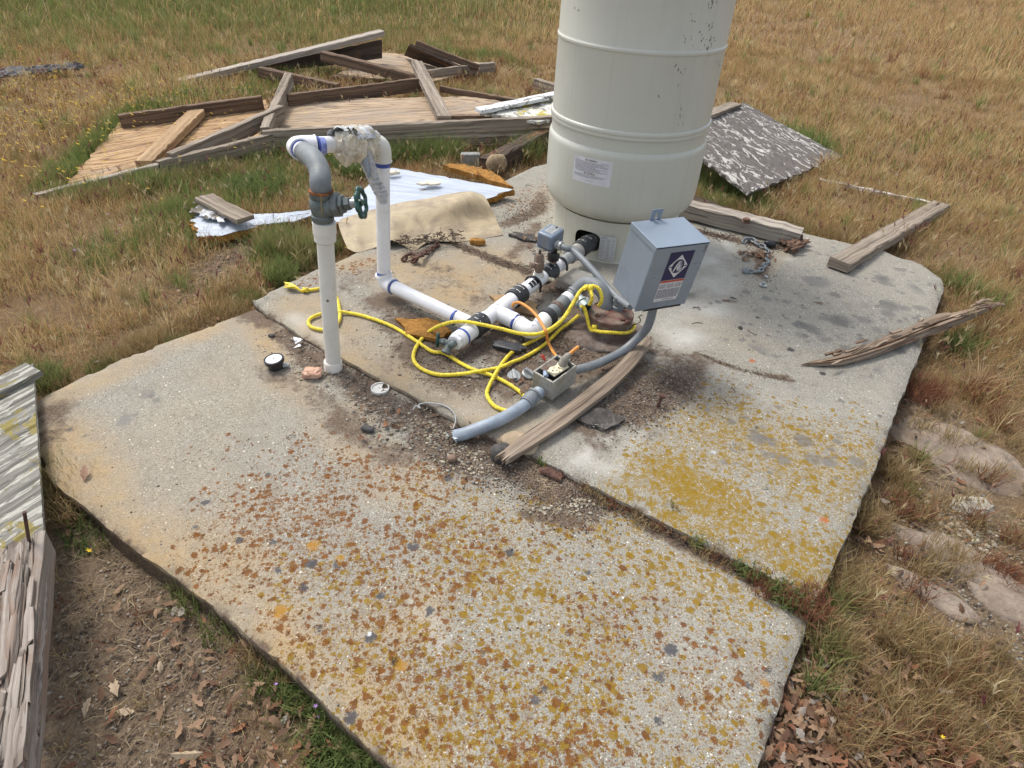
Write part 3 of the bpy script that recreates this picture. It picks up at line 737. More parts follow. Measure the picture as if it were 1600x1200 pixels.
build_slab('upper_concrete_slab', S2, Z2, .12, ATTR2, 20, '')
# ================================================================ PRESSURE TANK
def build_tank():
    cx, cy, Rb = .412, 2.86, .318
    T = empty('pressure_tank', (cx, cy, 0), 'tall cream steel water pressure tank standing on the slab behind the grey control box', 'tank')
    o = V3((cx, cy, 0))
    prof = [(.262, .170), (.270, .178), (.288, .186), (.303, .199), (.3135, .218), (.319, .242), (.3215, .275), (.322, .44), (.3215, .452), (.3185, .460), (.3135, .467), (.3130, .474), (.314, .50),
            (.3145, .512), (.3205, .515), (.3215, .521), (.3205, .527), (.3225, .530), (.3235, .537), (.3215, .543), (.3165, .546),
            (.3165, .800), (.3175, .804), (.3205, .808), (.3205, .815), (.3175, .819), (.3165, .823), (.3165, 1.06), (.3175, 1.064), (.3205, 1.068), (.3205, 1.075), (.3175, 1.079), (.3165, 1.083), (.3165, 1.34),
            (.312, 1.40), (.29, 1.46), (.24, 1.52), (.16, 1.56), (.06, 1.575), (.03, 1.577)]
    MB().lathe(o, (0,0,1), prof, 128).build('tank_body', TANK, T, 28)
    MB().cyl(o+V3((0,0,1.57)), o+V3((0,0,1.60)), .022, .020).build('valve_cap', BLACKP, T, 30)
    # skirt with an arched pipe opening: shell minus a cutter, cutter removed again
    ri = .272
    sk = MB().lathe(o, (0,0,1), [(ri, .172), (ri+.001, .03), (ri+.005, .004), (ri+.011, .001), (ri+.011, -.002), (ri-.003, -.002), (ri-.003, .172)], 160, closed=True).build('base_skirt', TANK, T, 30)
    a0 = ANG_HOLE; rad = V3((math.sin(a0), -math.cos(a0), 0)); tan = V3((math.cos(a0), math.sin(a0), 0))
    sec = []
    for k in range(33):
        an = math.pi * k / 32; sec.append((.058*math.copysign(abs(math.cos(an))**.6, math.cos(an)), .075 + .042*abs(math.sin(an))**.7))
    for k in range(1, 32):
        an = math.pi * k / 32; sec.append((-.058*math.copysign(abs(math.cos(an))**.6, math.cos(an)), .075 - .042*abs(math.sin(an))**.7))
    m = MB(); n = len(sec); vs = [o + rad*d + tan*a + V3((0,0,b)) for d in (.2, .36) for a, b in sec]
    m.add(vs, [[i, (i+1) % n, n+(i+1) % n, n+i] for i in range(n)] + [list(range(n))[::-1], list(range(n, 2*n))])
    cut = m.build('cut', TANK, T); bo = sk.modifiers.new('b', 'BOOLEAN'); bo.operation = 'DIFFERENCE'; bo.object = cut; bo.solver = 'EXACT'
    dg = bpy.context.evaluated_depsgraph_get(); me = bpy.data.meshes.new_from_object(sk.evaluated_get(dg)); sk.modifiers.clear(); sk.data = me; bpy.data.objects.remove(cut)
    def cyl(R_, a, z, r=0): return lambda x, y: V3((cx + R_*math.sin(a + (x*math.cos(r) - y*math.sin(r))/R_), cy - R_*math.cos(a + (x*math.cos(r) - y*math.sin(r))/R_), z + x*math.sin(r) + y*math.cos(r)))
    def patch(R_, a, z, w_, h, name, mat, par, lines=(), nseg=16, lm=INK):
        f = cyl(R_, a, z); m = MB(); vs = []
        for j in (0, 1):
            for i in range(nseg+1): vs.append(f(w_*i/nseg, -h*j))
        m.add(vs, [[i, i+1, nseg+2+i, nseg+1+i] for i in range(nseg)])
        p = m.build(name, mat, par)
        f2 = cyl(R_+.0006, a, z); m = MB()
        for (x0, x1, y, t) in lines:
            x = x0
            while x < x1:
                l = min(random.uniform(.003, .010), x1 - x); q = [f2(x, -y), f2(x+l, -y), f2(x+l, -y-t), f2(x, -y-t)]; m.add(q, [[0,1,2,3]]); x += l + .0012
        if m.v: m.build('print_lines', lm, p)
        return p, cyl(R_+.0008, a, z)
    W, H_ = .165, .098
    a0, z0 = ANG_LAB, Z_LAB
    ln = []; y = .016
    for k, (x0, x1) in enumerate([(.008,.15),(.008,.13),(.008,.15),(.008,.148),(.014,.10),(.008,.15),(.008,.12),(.014,.15),(.008,.135),(.014,.09)]):
        ln.append((x0, x1, y, .0013)); y += .0042
    for x0, x1 in [(.008,.09),(.008,.145),(.014,.11)]: pass
    y = .066
    for x0, x1 in [(.006,.15),(.006,.135),(.01,.10)]: ln.append((x0, x1, y, .0012)); y += .0042
    ln.append((.062, .095, .086, .0011)); ln.append((.120, .150, .011, .001))
    p, f = patch(.3222, a0, z0, W, H_, 'warning_label', LABELW, T, ln)
    text_mesh('\u25B2 WARNING', .0085, lambda x, y: f(.052+x, -.0115+y), 'warning_print', INKD, p, True)
    text_mesh('\u25B2 CAUTION', .0085, lambda x, y: f(.052+x, -.0625+y), 'caution_print', INKD, p, True)
    ln = []
    for k in range(15):
        y = .006 + k*.0063
        if k in (0,): ln.append((.004, .030, y, .0018)); continue
        ln.append((.004, .024, y, .0009)); ln.append((.030, .044, y+.001, .0016)); ln.append((.050, .064, y, .0009))
    skl = sm('ghosted label on the skirt', (.46,.455,.44), .4, 0, .05, 40)
    patch(ri+.0116, ANG_LAB2, .118, .068, .105, 'specification_label', skl, T, ln)
    # dark scuffs
    m = MB(); rr = random.Random(5)
    for (px, py, n_) in [(1112,8,14),(1105,30,3),(1082,25,3),(1106,62,10),(1096,72,6),(1113,52,3),(1080,60,3),(1070,60,3),(1061,115,8),(1063,175,8),(1108,75,6),(1061,195,3),(1119,100,4),(905,15,3),(1028,280,3),(1030,155,2)]:
        for _ in range(n_):
            x = px + rr.gauss(0, 3.4); y_ = py + rr.gauss(0, 8)
            d = ray(x, y_); A = d.x*d.x + d.y*d.y; B = -2*(d.x*cx + d.y*cy); C_ = cx*cx + cy*cy - .3170**2; q = B*B - 4*A*C_
            if q < 0: continue
            t = (-B - math.sqrt(q))/(2*A); pt = V3((d.x*t, d.y*t, CH + d.z*t)); a_ = math.atan2(pt.x-cx, -(pt.y-cy))
            f = cyl(.3172, a_, pt.z); w_ = rr.uniform(.001, .0035); h = rr.uniform(.003, .011); sl_ = rr.uniform(-.002, .003)
            m.add([f(0,0), f(w_,.001), f(w_*1.2+sl_, h), f(sl_, h*.9)], [[0,1,2,3]])
    m.build('paint_scuffs', sm('dark scuff', (.07,.065,.055), .8), T)
    pts = [(1033,329),(1037,322),(1042,315),(1046,311)]
    m = MB(); ps = []
    for x, y_ in pts:
        d = ray(x, y_); A = d.x*d.x + d.y*d.y; B = -2*(d.x*cx + d.y*cy); C_ = cx*cx + cy*cy - .318**2
        t = (-B - math.sqrt(max(0, B*B - 4*A*C_)))/(2*A); ps.append(V3((d.x*t, d.y*t, CH+d.z*t)))
    m.tube(ps, [.0008, .0016, .0018, .0008], 6); m.build('scratch_mark', BLACKP, T)
def tank_angle(px, py, Rr):
    cx, cy = .412, 2.86; d = ray(px, py); A = d.x*d.x + d.y*d.y; B = -2*(d.x*cx + d.y*cy); C_ = cx*cx + cy*cy - Rr*Rr
    t = (-B - math.sqrt(max(0, B*B - 4*A*C_)))/(2*A); return math.atan2(d.x*t-cx, -(d.y*t-cy)), CH + d.z*t
ANG_HOLE, ZH = tank_angle(914, 386, .283); ANG_LAB, Z_LAB = tank_angle(898, 240, .3222); ANG_LAB2, _ = tank_angle(937, 379, .2836)
build_tank()

# ================================================================ PIPEWORK
def ringband(mb, p, t, r, w_, mi=0, th=.0008):
    t = V3(t).normalized(); mb.lathe(V3(p) - t*w_/2, t, [(r, 0), (r+th, .0002), (r+th, w_-.0002), (r, w_)], 28, mi)
def elbow(mb, a, c, b, r, rs, n=8, mi=0):
    "pipe bend a -> c -> b with raised sockets of radius rs"
    a, b, c = V3(a), V3(b), V3(c); d1 = (a-c).normalized(); d2 = (b-c).normalized()
    k = rs*1.25; s1 = c + d1*k; s2 = c + d2*k
    arc = [s1*(1-t)**2 + c*2*t*(1-t) + s2*t*t for t in [i/n for i in range(n+1)]]
    pts = [a] + arc + [b] if (a-s1).length > .001 else arc
    mb.tube(pts, [rs*1.0]*len(pts), 28, True, mi)
    for e, d in ((a, d1), (b, d2)):
        mb.lathe(e - d*.004, d, [(rs, 0), (rs+.0022, .0005), (rs+.0022, .004), (rs-.002, .0045)], 28, mi)
def hexnut(mb, p, t, r, L, n=6, mi=0): mb.lathe(V3(p), t, [(r*.9, 0), (r, L*.12), (r, L*.88), (r*.9, L)], n, mi)
r_ = .0242
# --- riser with valve
PW = empty('water_pipework', P(521, 572, -.02), 'white and grey water pipework with a tall riser, blue rings and a green gate valve', 'pipework')
b0 = V(521, 576, 1.745); b1 = V(513.5, 470, 1.745); b2 = V(508, 372, 1.745); b3 = V(505, 340, 1.745); ax = (b2-b0).normalized()
b0 = b0 - V3((0,0,.03))
MB().tube([b0, b1, b2], r_, 32).build('riser_pipe', PVC_OLD, PW, 40)
m = MB(); q = V(520, 563, 1.745); m.lathe(q - ax*.065, ax, [(.022,0),(.0285,.003),(.0290,.060),(.0275,.063),(.024,.063)], 32); m.build('riser_socket', PVC_SOCK, PW, 30)
MB().lathe(b2 - ax*.012, ax, [(.0245,0),(.0305,.006),(.0305,.026),(.0325,.028),(.0325,.060),(.028,.062)], 32).build('threaded_coupling', PVC_OLD, PW, 30)
m = MB(); m.lathe(V(512, 470, 1.72), (0,-1,.3), [(.0005,0),(.004,.0015),(.001,.003)], 8); m.build('paint_chip', CASING, PW)
# gate valve
GV = V(503, 322, 1.745)
vb = MB()
vb.lathe(GV - ax*.040, ax, [(.030,0),(.031,.002),(.031,.014),(.028,.017),(.0300,.026),(.034,.04),(.0330,.056),(.029,.062),(.031,.066),(.032,.068),(.032,.078),(.030,.080)], 8 if False else 28)
va = (V(560, 316, 1.745) - V(503, 322, 1.745)); va = V3((va.x, va.y-.005, va.z)).normalized()
vb.lathe(GV + va*.012, va, [(.030,0),(.030,.018),(.0275,.022)], 28)
hexnut(vb, GV + va*.034, va, .0345, .018, 8); hexnut(vb, GV + va*.052, va, .027, .012, 6)
hexnut(vb, GV + va*.064, va, .019, .018, 6)
gvo = vb.build('gate_valve', VALVE, PW, 35)
m = MB(); m.cyl(GV+va*.082, GV+va*.098, .0125, .0120); hexnut(m, GV+va*.098, va, .010, .006); m.build('packing_nut', GALV_L, gvo, 35)
m = MB(); wc = GV + va*.112; x_ = va.orthogonal().normalized(); y_ = va.cross(x_)
rim = []
for k in range(64):
    an = 2*math.pi*k/64; rr_ = .0375 + .0030*math.cos(an*8); rim.append(wc + (x_*math.cos(an)+y_*math.sin(an))*rr_)
m.tube(rim, .0058, 10, closed=True)
for k in range(4):
    an = math.pi/2*k+.4; d = x_*math.cos(an)+y_*math.sin(an); m.tube([wc - va*.006, wc + d*.018 - va*.004, wc + d*.036], [.006,.0042,.005], 8)
m.lathe(wc - va*.010, va, [(.009,0),(.011,.004),(.009,.014)], 16); m.build('handwheel', GREEN, gvo, 50)
m = MB(); top = GV + ax*.040
ringband(m, top + ax*.003, ax, .0315, .007, th=.0012); m.build('rusty_collar', RUST, gvo, 40)
# rust streak down the valve
m = MB(); fr = V3((.25, -1, 0)).normalized(); ps = [top + fr*.0325 - ax*d + V3((.001*math.sin(d*200),0,0)) for d in (0,.012,.024,.038,.05,.062)]
ps = [p_ + fr*o for p_, o in zip(ps, (0,-.0022,.0012,.0022,-.002,-.003))]
m.tube(ps, [.0022,.0026,.0018,.0022,.0018,.0008], 6); m.build('rust_streak', sm('ochre streak', (.25,.2,.1), .8), gvo)
# galvanised bend
g0 = top; g1 = top + ax*.030; gc = V(489, 247, 1.84); ge = P(472, 236, .615)
gpath = crom([g0, g0+ax*.026, V(499.5, 268, 1.775), V(491, 250, 1.815), P(481, 242, .612), P(474, 236.5, .612)], 7)
m = MB(); m.tube(gpath, [.026]*4 + [.0285]*(len(gpath)-4), 30); m.lathe(g0-ax*.001, ax, [(.029,0),(.0275,.002),(.027,.008)], 30)
m.build('galvanised_elbow', GALV, PW, 40)
d1 = (gpath[-1]-gpath[-4]).normalized()
we0 = gpath[-1]; wc_ = P(459, 228, .606); we1 = P(488, 226, .602); 
m = MB(); m.tube([we0 - d1*.004, we0 + (wc_-we0)*.9], r_+.001, 30); m.build('pipe', PVC, PW, 40)
m = MB(); elbow(m, we0.lerp(wc_, .30), wc_, P(493, 227.5, .601), r_, .0295); e1 = m.build('elbow', PVC, PW, 40)
m = MB(); dd = (wc_-we0).normalized(); ringband(m, we0.lerp(wc_, .30)-dd*.003, dd, .0262, .006, th=.001); dq = (P(493,227,.601)-wc_).normalized(); 
m.build('primer_ring', BLUE, e1, 40); m = MB(); ringband(m, P(496.5, 227.5, .601), dq, .0262, .006); m.build('primer_ring', BLUE, e1, 40)
m = MB(); ringband(m, P(503, 228, .600), dq, .0246, .017, th=.0006); m.build('primer_smear', BLUE_L, e1, 40)
t2 = V(591, 222, 2.20); hx0 = P(490, 227, .601)
m = MB(); m.tube([hx0, hx0.lerp(t2, .5), t2], r_, 30); m.build('cross_pipe', PVC, PW, 40)
p2b = P(600, 441, .055); p2t = V(597, 222, p2b.y); a2 = (p2t-p2b).normalized()
m = MB(); elbow(m, V(566, 226, 2.16), p2t, p2t - a2*.062, r_, .0300); e2 = m.build('elbow', PVC_OLD, PW, 40)
m = MB(); ringband(m, p2t - a2*.068, a2, .0247, .020, th=.001); m.build('primer_ring', BLUE, e2, 40)
m = MB(); m.tube([p2t - a2*.05, p2t.lerp(p2b, .5), p2b + a2*.02], r_, 32); m.build('downpipe', PVC, PW, 40)
h0 = p2b.copy(); h1 = P(748, 512, .052); ah = (h1-h0).normalized()
m = MB(); elbow(m, p2b + a2*.030, p2b, p2b + ah*.048, r_, .0295); e3 = m.build('elbow', PVC, PW, 40)
m = MB(); ringband(m, p2b + a2*.036, a2, .0247, .016, th=.001); m.build('primer_ring', BLUE, e3, 40); m = MB(); ringband(m, p2b + ah*.053, ah, .0262, .006); m.build('primer_ring', BLUE, e3, 40)
m = MB(); m.tube([h0+ah*.03, h1], r_, 32); m.build('floor_pipe', PVC, PW, 40)
m = MB(); ringband(m, P(712, 496, .052), ah, .0247, .009, th=.001); m.build('primer_ring', BLUE, PW, 40)
# --- manifold line from the hose tap up to the tank
mz = lambda t: .055 + .022*t
ML = [(716,531),(729,523),(748,508),(770,493),(793,476),(812,458),(826,446),(845,431),(862,418),(874,408),(893,396),(908,388)]
mp = [P(x, y, mz(i/11)) for i, (x, y) in enumerate(ML)]
ta = P(727, 523, .056); tb = P(915, 383, .079); am = (tb-ta).normalized()
def onl(px, py):
    d = ray(px, py); o = V3((0,0,CH)); best = None
    # closest point of the manifold axis to a sight line
    w0 = ta - o; A = am.dot(am); B = am.dot(d); C_ = d.dot(d); D_ = am.dot(w0); E_ = d.dot(w0)
    s_ = (B*E_ - C_*D_)/(A*C_-B*B); return ta + am*s_
def seg(x0, y0, x1, y1, r, name, mat, par=PW, lip=False):
    a, b = onl(x0, y0), onl(x1, y1); m = MB()
    L = (b-a).length
    if lip: m.lathe(a, am, [(r-.003,0),(r+.001,.0015),(r+.001,.007),(r-.0015,.009),(r-.0015,L-.009),(r+.001,L-.007),(r+.001,L-.0015),(r-.003,L)], 30)
    else: m.lathe(a, am, [(r-.0015,0),(r,.0015),(r,L-.0015),(r-.0015,L)], 30)
    return m.build(name, mat, par, 35)
seg(714,532,762,499,.0290,'tee_fitting', PVC)
m = MB(); ringband(m, onl(722.5,526), am, .0292, .008, th=.001); m.build('primer_ring', BLUE, PW, 40)
m = MB(); hexnut(m, onl(709,535), am, .027, .018, 8); m.build('reducer_bush', PVC, PW, 35)
def strap(x0, y0, x1, y1, r, marks=True):
    a, b = onl(x0, y0), onl(x1, y1); L = (b-a).length
    m = MB(); m.lathe(a, am, [(r-.004,0),(r,.002),(r+.0015,L*.2),(r-.0005,L*.35),(r+.001,L*.6),(r-.0005,L*.7),(r+.001,L*.9),(r-.003,L)], 36)
    s = m.build('rubber_coupling', BLACK, PW, 40)
    # printed words round the band
    x_ = am.cross(V3((0,0,1))).normalized(); up = x_.cross(am); m = MB(); rr = random.Random(int(x0))
    for row in (.28, .68):
        an = -1.5
        while an < .6:
            wv = rr.uniform(.05, .13); c = a + am*(L*row)
            if rr.random() < .7:
                q = [];
                for (aa, dl) in ((an,-.0028),(an+wv,-.0028),(an+wv,.0028),(an,.0028)):
                    q.append(c + am*dl*rr.uniform(.4,1) + (x_*math.sin(aa)+up*math.cos(aa))*(r+.0030))
                m.add(q, [[0,1,2,3]])
            an += wv + .05
    m.build('printed_marks', WHITE if marks else INK, s)
    return s
strap(738,516,757,505,.0365)
seg(757,505,778,487,.0275,'tee_fitting', PVC, lip=True)
tee = onl(776, 490)
seg(772,492,806,466,.0285,'pipe', PVC)
strap(801,470,817,458,.0345)
seg(812,461,842,440,.0262,'pipe', PVC)
m = MB(); q = onl(822.5,452); q2 = onl(834,444); x_ = am.cross(V3((0,0,1))).normalized(); up = x_.cross(am)
vs = []; 
for k in range(9):
    an = .2 + (.9)*k/8
    for c_ in (q, q2): vs.append(c_ + (x_*math.sin(an)+up*math.cos(an))*.0268)
m.add(vs, [[2*k, 2*k+1, 2*k+3, 2*k+2] for k in range(8)]); bl = m.build('pipe_label', BLACKP, PW)
m = MB()
for row in range(2):
    for k in range(5):
        an = .3 + .14*k; c_ = q.lerp(q2, .3+.4*row); m.add([c_ + am*dl + (x_*math.sin(a_)+up*math.cos(a_))*.0273 for a_, dl in ((an,-.0022),(an+.09,-.0022),(an+.09,.0022),(an,.0022))], [[0,1,2,3]])
m.build('printed_marks', WHITE, bl)
m = MB(); c_ = onl(831,441); cpts = []
for k in range(29):
    an = -2.3 + 4.6*k/28; cpts.append(c_ + am*(.004*math.sin(an)) + (x_*math.sin(an)+up*math.cos(an))*(.0315 + (.006 if abs(an) > 2 else 0)))
m.tube(cpts, .0044, 8); m.build('black_hose_strap', BLACKP, PW, 60)
seg(836,441,862,420,.0262,'pipe', PVC, lip=True)
strap(849,432,864,420,.0335)
seg(861,421,875,410,.0275,'pipe', PVC, lip=True)
seg(872,412,893,395,.0215,'galvanised_nipple', GALV_L)
m = MB(); c_ = onl(871,411); cpts = []
for k in range(24):
    an = -.5 + 2.3*k/23; cpts.append(c_ + am*(.01-.015*k/23) + (x_*math.sin(an)+up*math.cos(an))*(.030 + .010*(k/23)))
m.tube(cpts, .0046, 8); m.build('black_hose_strap', BLACKP, PW, 60)
seg(889,400,896,391,.0285,'hex_union', GALV_L, lip=True)
seg(896,394,903,389,.031,'union_flange', CASTAL, lip=True)
strap(901,389,921,377,.0350)
seg(918,379,932,368,.0225,'tank_stub', GALV)
# cream plug on the side of the pipe, relief valve and its base
c_ = onl(851, 432); m = MB(); sdir = (x_*1.0 + up*-.1).normalized()
m.lathe(c_ + sdir*.022, sdir, [(.011,0),(.011,.010),(.0075,.011),(.0075,.020),(.006,.022)], 14); m.build('drain_plug', IVORY, PW, 35)
rv0 = onl(840, 437) + V3((0,0,.022)); rvt = V(831.5, 393, rv0.y); ra = V3((-.03,0,1)).normalized()
m = MB(); m.lathe(rv0 - V3((0,0,.006)), ra, [(.021,0),(.0215,.010),(.0175,.012),(.018,.019),(.016,.020)], 24); m.build('reducer_bush', PVC_OLD, PW, 30)
m = MB(); rb = rv0 + ra*.012; m.lathe(rb, ra, [(.012,0),(.0145,.003),(.0145,.010),(.0185,.017),(.0195,.028),(.0180,.036),(.0190,.038),(.0190,.042),(.0165,.044),(.0145,.070),(.0125,.074),(.0115,.076)], 28)
sd_ = V3((-1,-.25,.05)).normalized(); m.lathe(rb + ra*.028 + sd_*.010, sd_, [(.0105,0),(.0105,.016),(.013,.017),(.013,.024),(.0095,.0245)], 18)
rvo = m.build('relief_valve', BRASS, PW, 35)
m = MB(); m.lathe(rb + ra*.075, ra, [(.006,0),(.006,.005),(.0045,.006),(.0045,.014),(.003,.0145)], 12); m.build('adjusting_screw', BLACKP, rvo, 30)
for s_ in (-1, 1): m = MB(); m.tube([rb+ra*.042+V3((.019*s_,0,0)), rb+ra*.064+V3((.0165*s_,0,0)), rb+ra*.074+V3((.012*s_,0,0))], .0012, 6); m.build('lever_wire', GALV, rvo)
# stem carrying the pressure switch
st0 = onl(862, 421) + V3((0,0,.02)); m = MB(); zt = .176
m.lathe(st0, (0,0,1), [(.012,0),(.012,.02),(.022,.024),(.024,.045),(.020,.055),(.024,.062),(.027,.085),(.027,zt-st0.z-.008),(.022,zt-st0.z-.004)], 24); m.build('switch_stem', BLACKP, PW, 35)
m = MB(); m.lathe(st0, (0,0,1), [(.0135,0),(.0145,.004),(.0145,.016),(.0125,.020)], 6); m.build('brass_nipple', BRASS, PW, 30)
SR = Matrix(((.8261,.5631,.0243),(-.557,.8222,-.1177),(-.0863,.0837,.9928))); sc_ = V3((.1092,2.339,.208)) 
m = MB(); m.box(sc_, (.0655,.0867,.0595), SR); swo = m.build('pressure_switch', SWG, PW, 50, bevel=.0075)
swo.modifiers['bevel'].segments = 4
m = MB(); m.box(sc_ + SR @ V3((0,0,-.031)), (.070,.091,.003), SR); m.build('mounting_plate', GALV, swo, bevel=.001)
m = MB(); m.box(sc_ + SR @ V3((0,.005,.0302)), (.034,.052,.0006), SR); pl_ = m.build('rating_label', sm('worn plate', (.33,.34,.33), .4), swo)
m = MB()
for k in range(7): m.box(sc_ + SR @ V3((random.uniform(-.002,.002), .026-k*.0068, .0307)), (.028*random.uniform(.6,1),.0014,.0003), SR)
m.build('print_lines', INK, pl_)
m = MB(); m.lathe(sc_ + SR @ V3((.004,.028,.029)), SR @ V3((0,0,1)), [(.005,0),(.005,.005),(.0035,.0075)], 12); m.build('cover_nut', GALV, swo, 30)
sx = SR @ V3((1,0,0)); cg = sc_ + sx*.032 + SR @ V3((0,-.012,-.008))
m = MB(); m.lathe(cg, sx, [(.013,0),(.013,.004),(.0165,.005),(.0165,.013),(.0135,.014),(.0135,.018),(.0165,.019),(.0165,.026),(.012,.028)], 16); m.build('conduit_nut', GALV_L, swo, 30)
m = MB(); m.lathe(cg + V3((.012,-.014,-.024)), (.6,-.6,.1), [(.006,0),(.007,.004),(.007,.012),(.004,.014)], 10); m.build('set_screw', IVORY, swo, 30)
# flexible conduit from the switch to the control box
cpath = crom([cg+sx*.02, cg+sx*.05, P(895,391,.188), P(915,410,.175), P(935,432,.155), P(952,452,.135), P(968,468,.13), P(985,480,.14)], 8)
m = MB(); m.tube(cpath, .0118, 20); m.build('grey_conduit', COND, PW, 60)
# --- branch to the well head
br0 = tee; brc = P(826, 515, .052); bab = (brc-br0).normalized(); bre = P(858, 492, .060); bb = (bre-brc).normalized()
m = MB(); m.tube([br0 + bab*.0, P(806, 502, .053)], .0285, 28); m.build('tee_branch', PVC, PW, 40)
m = MB(); m.tube([P(800,499,.053), brc], .0246, 28); m.build('pipe', PVC, PW, 40)
m = MB(); ringband(m, P(795.5, 496.5, .053), bab, .0290, .008); m.build('primer_ring', BLUE, PW, 40); m = MB(); ringband(m, P(806, 503, .053), bab, .0252, .009, th=.001); m.build('primer_ring', BLUE, PW, 40)
m = MB(); elbow(m, P(811, 506.5, .053), P(833, 520, .052), P(855, 496, .056), r_, .0290); e4 = m.build('elbow', PVC, PW, 40)
m = MB()
for k in range(9):
    c0 = P(833+random.uniform(-3,4), 509+random.uniform(-3,4), .0835); m.box(c0, (.004,.0012,.0006), Matrix.Rotation(random.uniform(0,3), 3, 'Z'))
m.build('stamped_marks', BLUE, e4)
m = MB(); m.lathe(P(852, 499, .056), bb, [(.031,0),(.034,.002),(.034,.028),(.030,.030)], 32); m.build('rubber_coupling', BLACK, PW, 35)
bpts = [P(858,493,.058), P(868,485,.062), P(880,474,.072), P(893,463,.085)]
m = MB(); m.tube(bpts, [.026,.0275,.0265,.0255], 26); m.build('check_valve_pipe', GALV, PW, 50)
m = MB(); m.lathe(P(868,485,.062), (bpts[2]-bpts[1]), [(.027,0),(.031,.003),(.031,.018),(.027,.022)], 24); m.build('grimy_collar', CASING, PW, 35)
bd_ = (bpts[3]-bpts[2]).normalized()
m = MB(); m.lathe(P(884,470.5,.076), bd_, [(.0245,0),(.0275,.002),(.0275,.022),(.0245,.024)], 24); m.build('white_union', PVC, PW, 35)
gp = crom([P(892,463,.086), P(899,457,.096), P(908,447,.118), P(920,443,.135), P(935,449,.140), P(945,462,.120), P(948,478,.09), P(948,484,.072)], 7)
m = MB(); m.tube(gp, .0255, 28); m.lathe(gp[4], (gp[6]-gp[4]), [(.026,0),(.0295,.002),(.0295,.010),(.026,.012)], 26); gb = m.build('galvanised_bend', GALV, PW, 50)
m = MB(); q = P(910,474,.098); qd = (P(919,480,.075)-P(906,470,.10)).normalized(); qd = V3((.45,-.85,-.12)).normalized()
m.lathe(q - qd*.030, qd, [(.019,0),(.019,.018),(.0235,.019),(.0235,.030),(.019,.031),(.019,.044),(.0225,.045),(.0225,.062),(.0175,.0622),(.0165,.062),(.0165,.035)], 26)
x2 = qd.cross(V3((0,0,1))).normalized(); m.lathe(q - x2*.02, x2, [(.017,0),(.020,.001),(.020,.010),(.017,.011),(.017,.03)], 22); m.build('open_tee', sm('mineral stained galvanised tee', (.36,.40,.38), .5, .4, .15, 60, .5, (.20,.30,.27), .5, .3), PW, 40)
m = MB(); m.lathe(q + qd*.028, qd, [(.0162,0),(.0162,.001)], 20); m.build('tee_bore', BLACKP, PW)
# hose tap
hb = onl(711, 533); m = MB(); m.tube(crom([hb, onl(706,536.5), P(702,540,.040)], 5), [.012]*11, 16); m.lathe(P(702,540,.042), (-.3,-.6,-.55), [(.0125,0),(.013,.016),(.016,.018),(.016,.028),(.011,.029)], 18)
tv = V3((-1, .22, .12)).normalized(); t0_ = P(703,537,.046); m.lathe(t0_, tv, [(.011,0),(.011,.016),(.0085,.018),(.0085,.034),(.006,.036)], 14); hexnut(m, t0_+tv*.018, tv, .0115, .010)
tap = m.build('hose_tap', VALVE, PW, 40)
m = MB(); tw = t0_ + tv*.042; ppx = V3((.05,.25,1)).normalized(); 
ring = [tw + ppx*(.023*math.cos(2*math.pi*k/24)) + tv.cross(ppx)*(.009*math.sin(2*math.pi*k/24)) for k in range(24)]
m.tube(ring, .0042, 8, closed=True); m.lathe(tw - tv*.006, tv, [(.006,0),(.007,.004),(.006,.010)], 12); m.build('tap_handle', GREEN, tap, 50)
PW['_done'] = 1
# ---------------------------------------------------------------- well casing
wcn = P(955, 489, .080)
WH = empty('well_casing', (wcn.x, wcn.y, 0), 'low dusty steel well casing with a red primed cap under the grey bend', 'well casing')
m = MB(); m.lathe((wcn.x, wcn.y, -.02), (0,0,1), [(.086,0),(.082,.02),(.077,.06),(.076,.085)], 48); m.build('casing', CASING, WH, 35)
m = MB(); m.lathe((wcn.x, wcn.y, .066), (0,0,1), [(.070,0),(.0785,.001),(.079,.004),(.079,.014),(.076,.017),(.03,.0215),(.005,.022)], 48); m.build('well_cap', REDLEAD, WH, 35)
for k in range(4):
    m = MB(); a = .6 + k*math.pi/2; hexnut(m, (wcn.x+.060*math.cos(a), wcn.y+.060*math.sin(a), .082), (0,0,1), .009, .008); m.build('cap_bolt', RUST_D, WH, 30)
cf = P(966, 474, .11)
m = MB(); m.lathe(V3((cf.x, cf.y, .080)), (0,0,1), [(.020,0),(.020,.020),(.016,.022),(.016,.045),(.018,.046),(.018,.056),(.012,.058)], 20); m.build('conduit_fitting', GALV, WH, 35)
rock('soil_mound', (wcn.x-.01, wcn.y-.02, -.012), (.14,.12,.030), CASING, 4, 0, 4, .22, 1.5, label='mound of brown soil packed around the well casing', cat='soil mound')
# ================================================================ CONTROL BOX
BR = Matrix(((.8865,-.4484,.1142),(.4598,.8812,-.1096),(-.0515,.1497,.9874))); bc = V3((.4253,1.8812,.3459)); bw, bdp, bh = .1911, .1387, .2272
CB = empty('pump_control_box', P(1020, 493, .2), 'tilted grey steel pump control box with a navy sticker, held up on its conduit', 'control box')
L_ = lambda x, y, z: bc + BR @ V3((x, y, z))
m = MB(); m.box(bc - BR @ V3((0,-.002,.004)), (bw-.004, bdp-.004, bh-.012), BR); m.build('box_body', BOXG, CB, bevel=.002)
m = MB(); m.box(L_(0,-bdp/2,-.003), (bw, .0022, bh-.006), BR); m.box(L_(0,-.001,bh/2-.0008), (bw+.001, bdp+.003, .0022), BR); 
m.box(L_(-bw/2,0,bh/2-.009), (.0018,bdp,.017), BR); m.box(L_(bw/2,0,bh/2-.009), (.0018,bdp,.017), BR)
cov = m.build('box_cover', BOXG, CB, bevel=.0010)
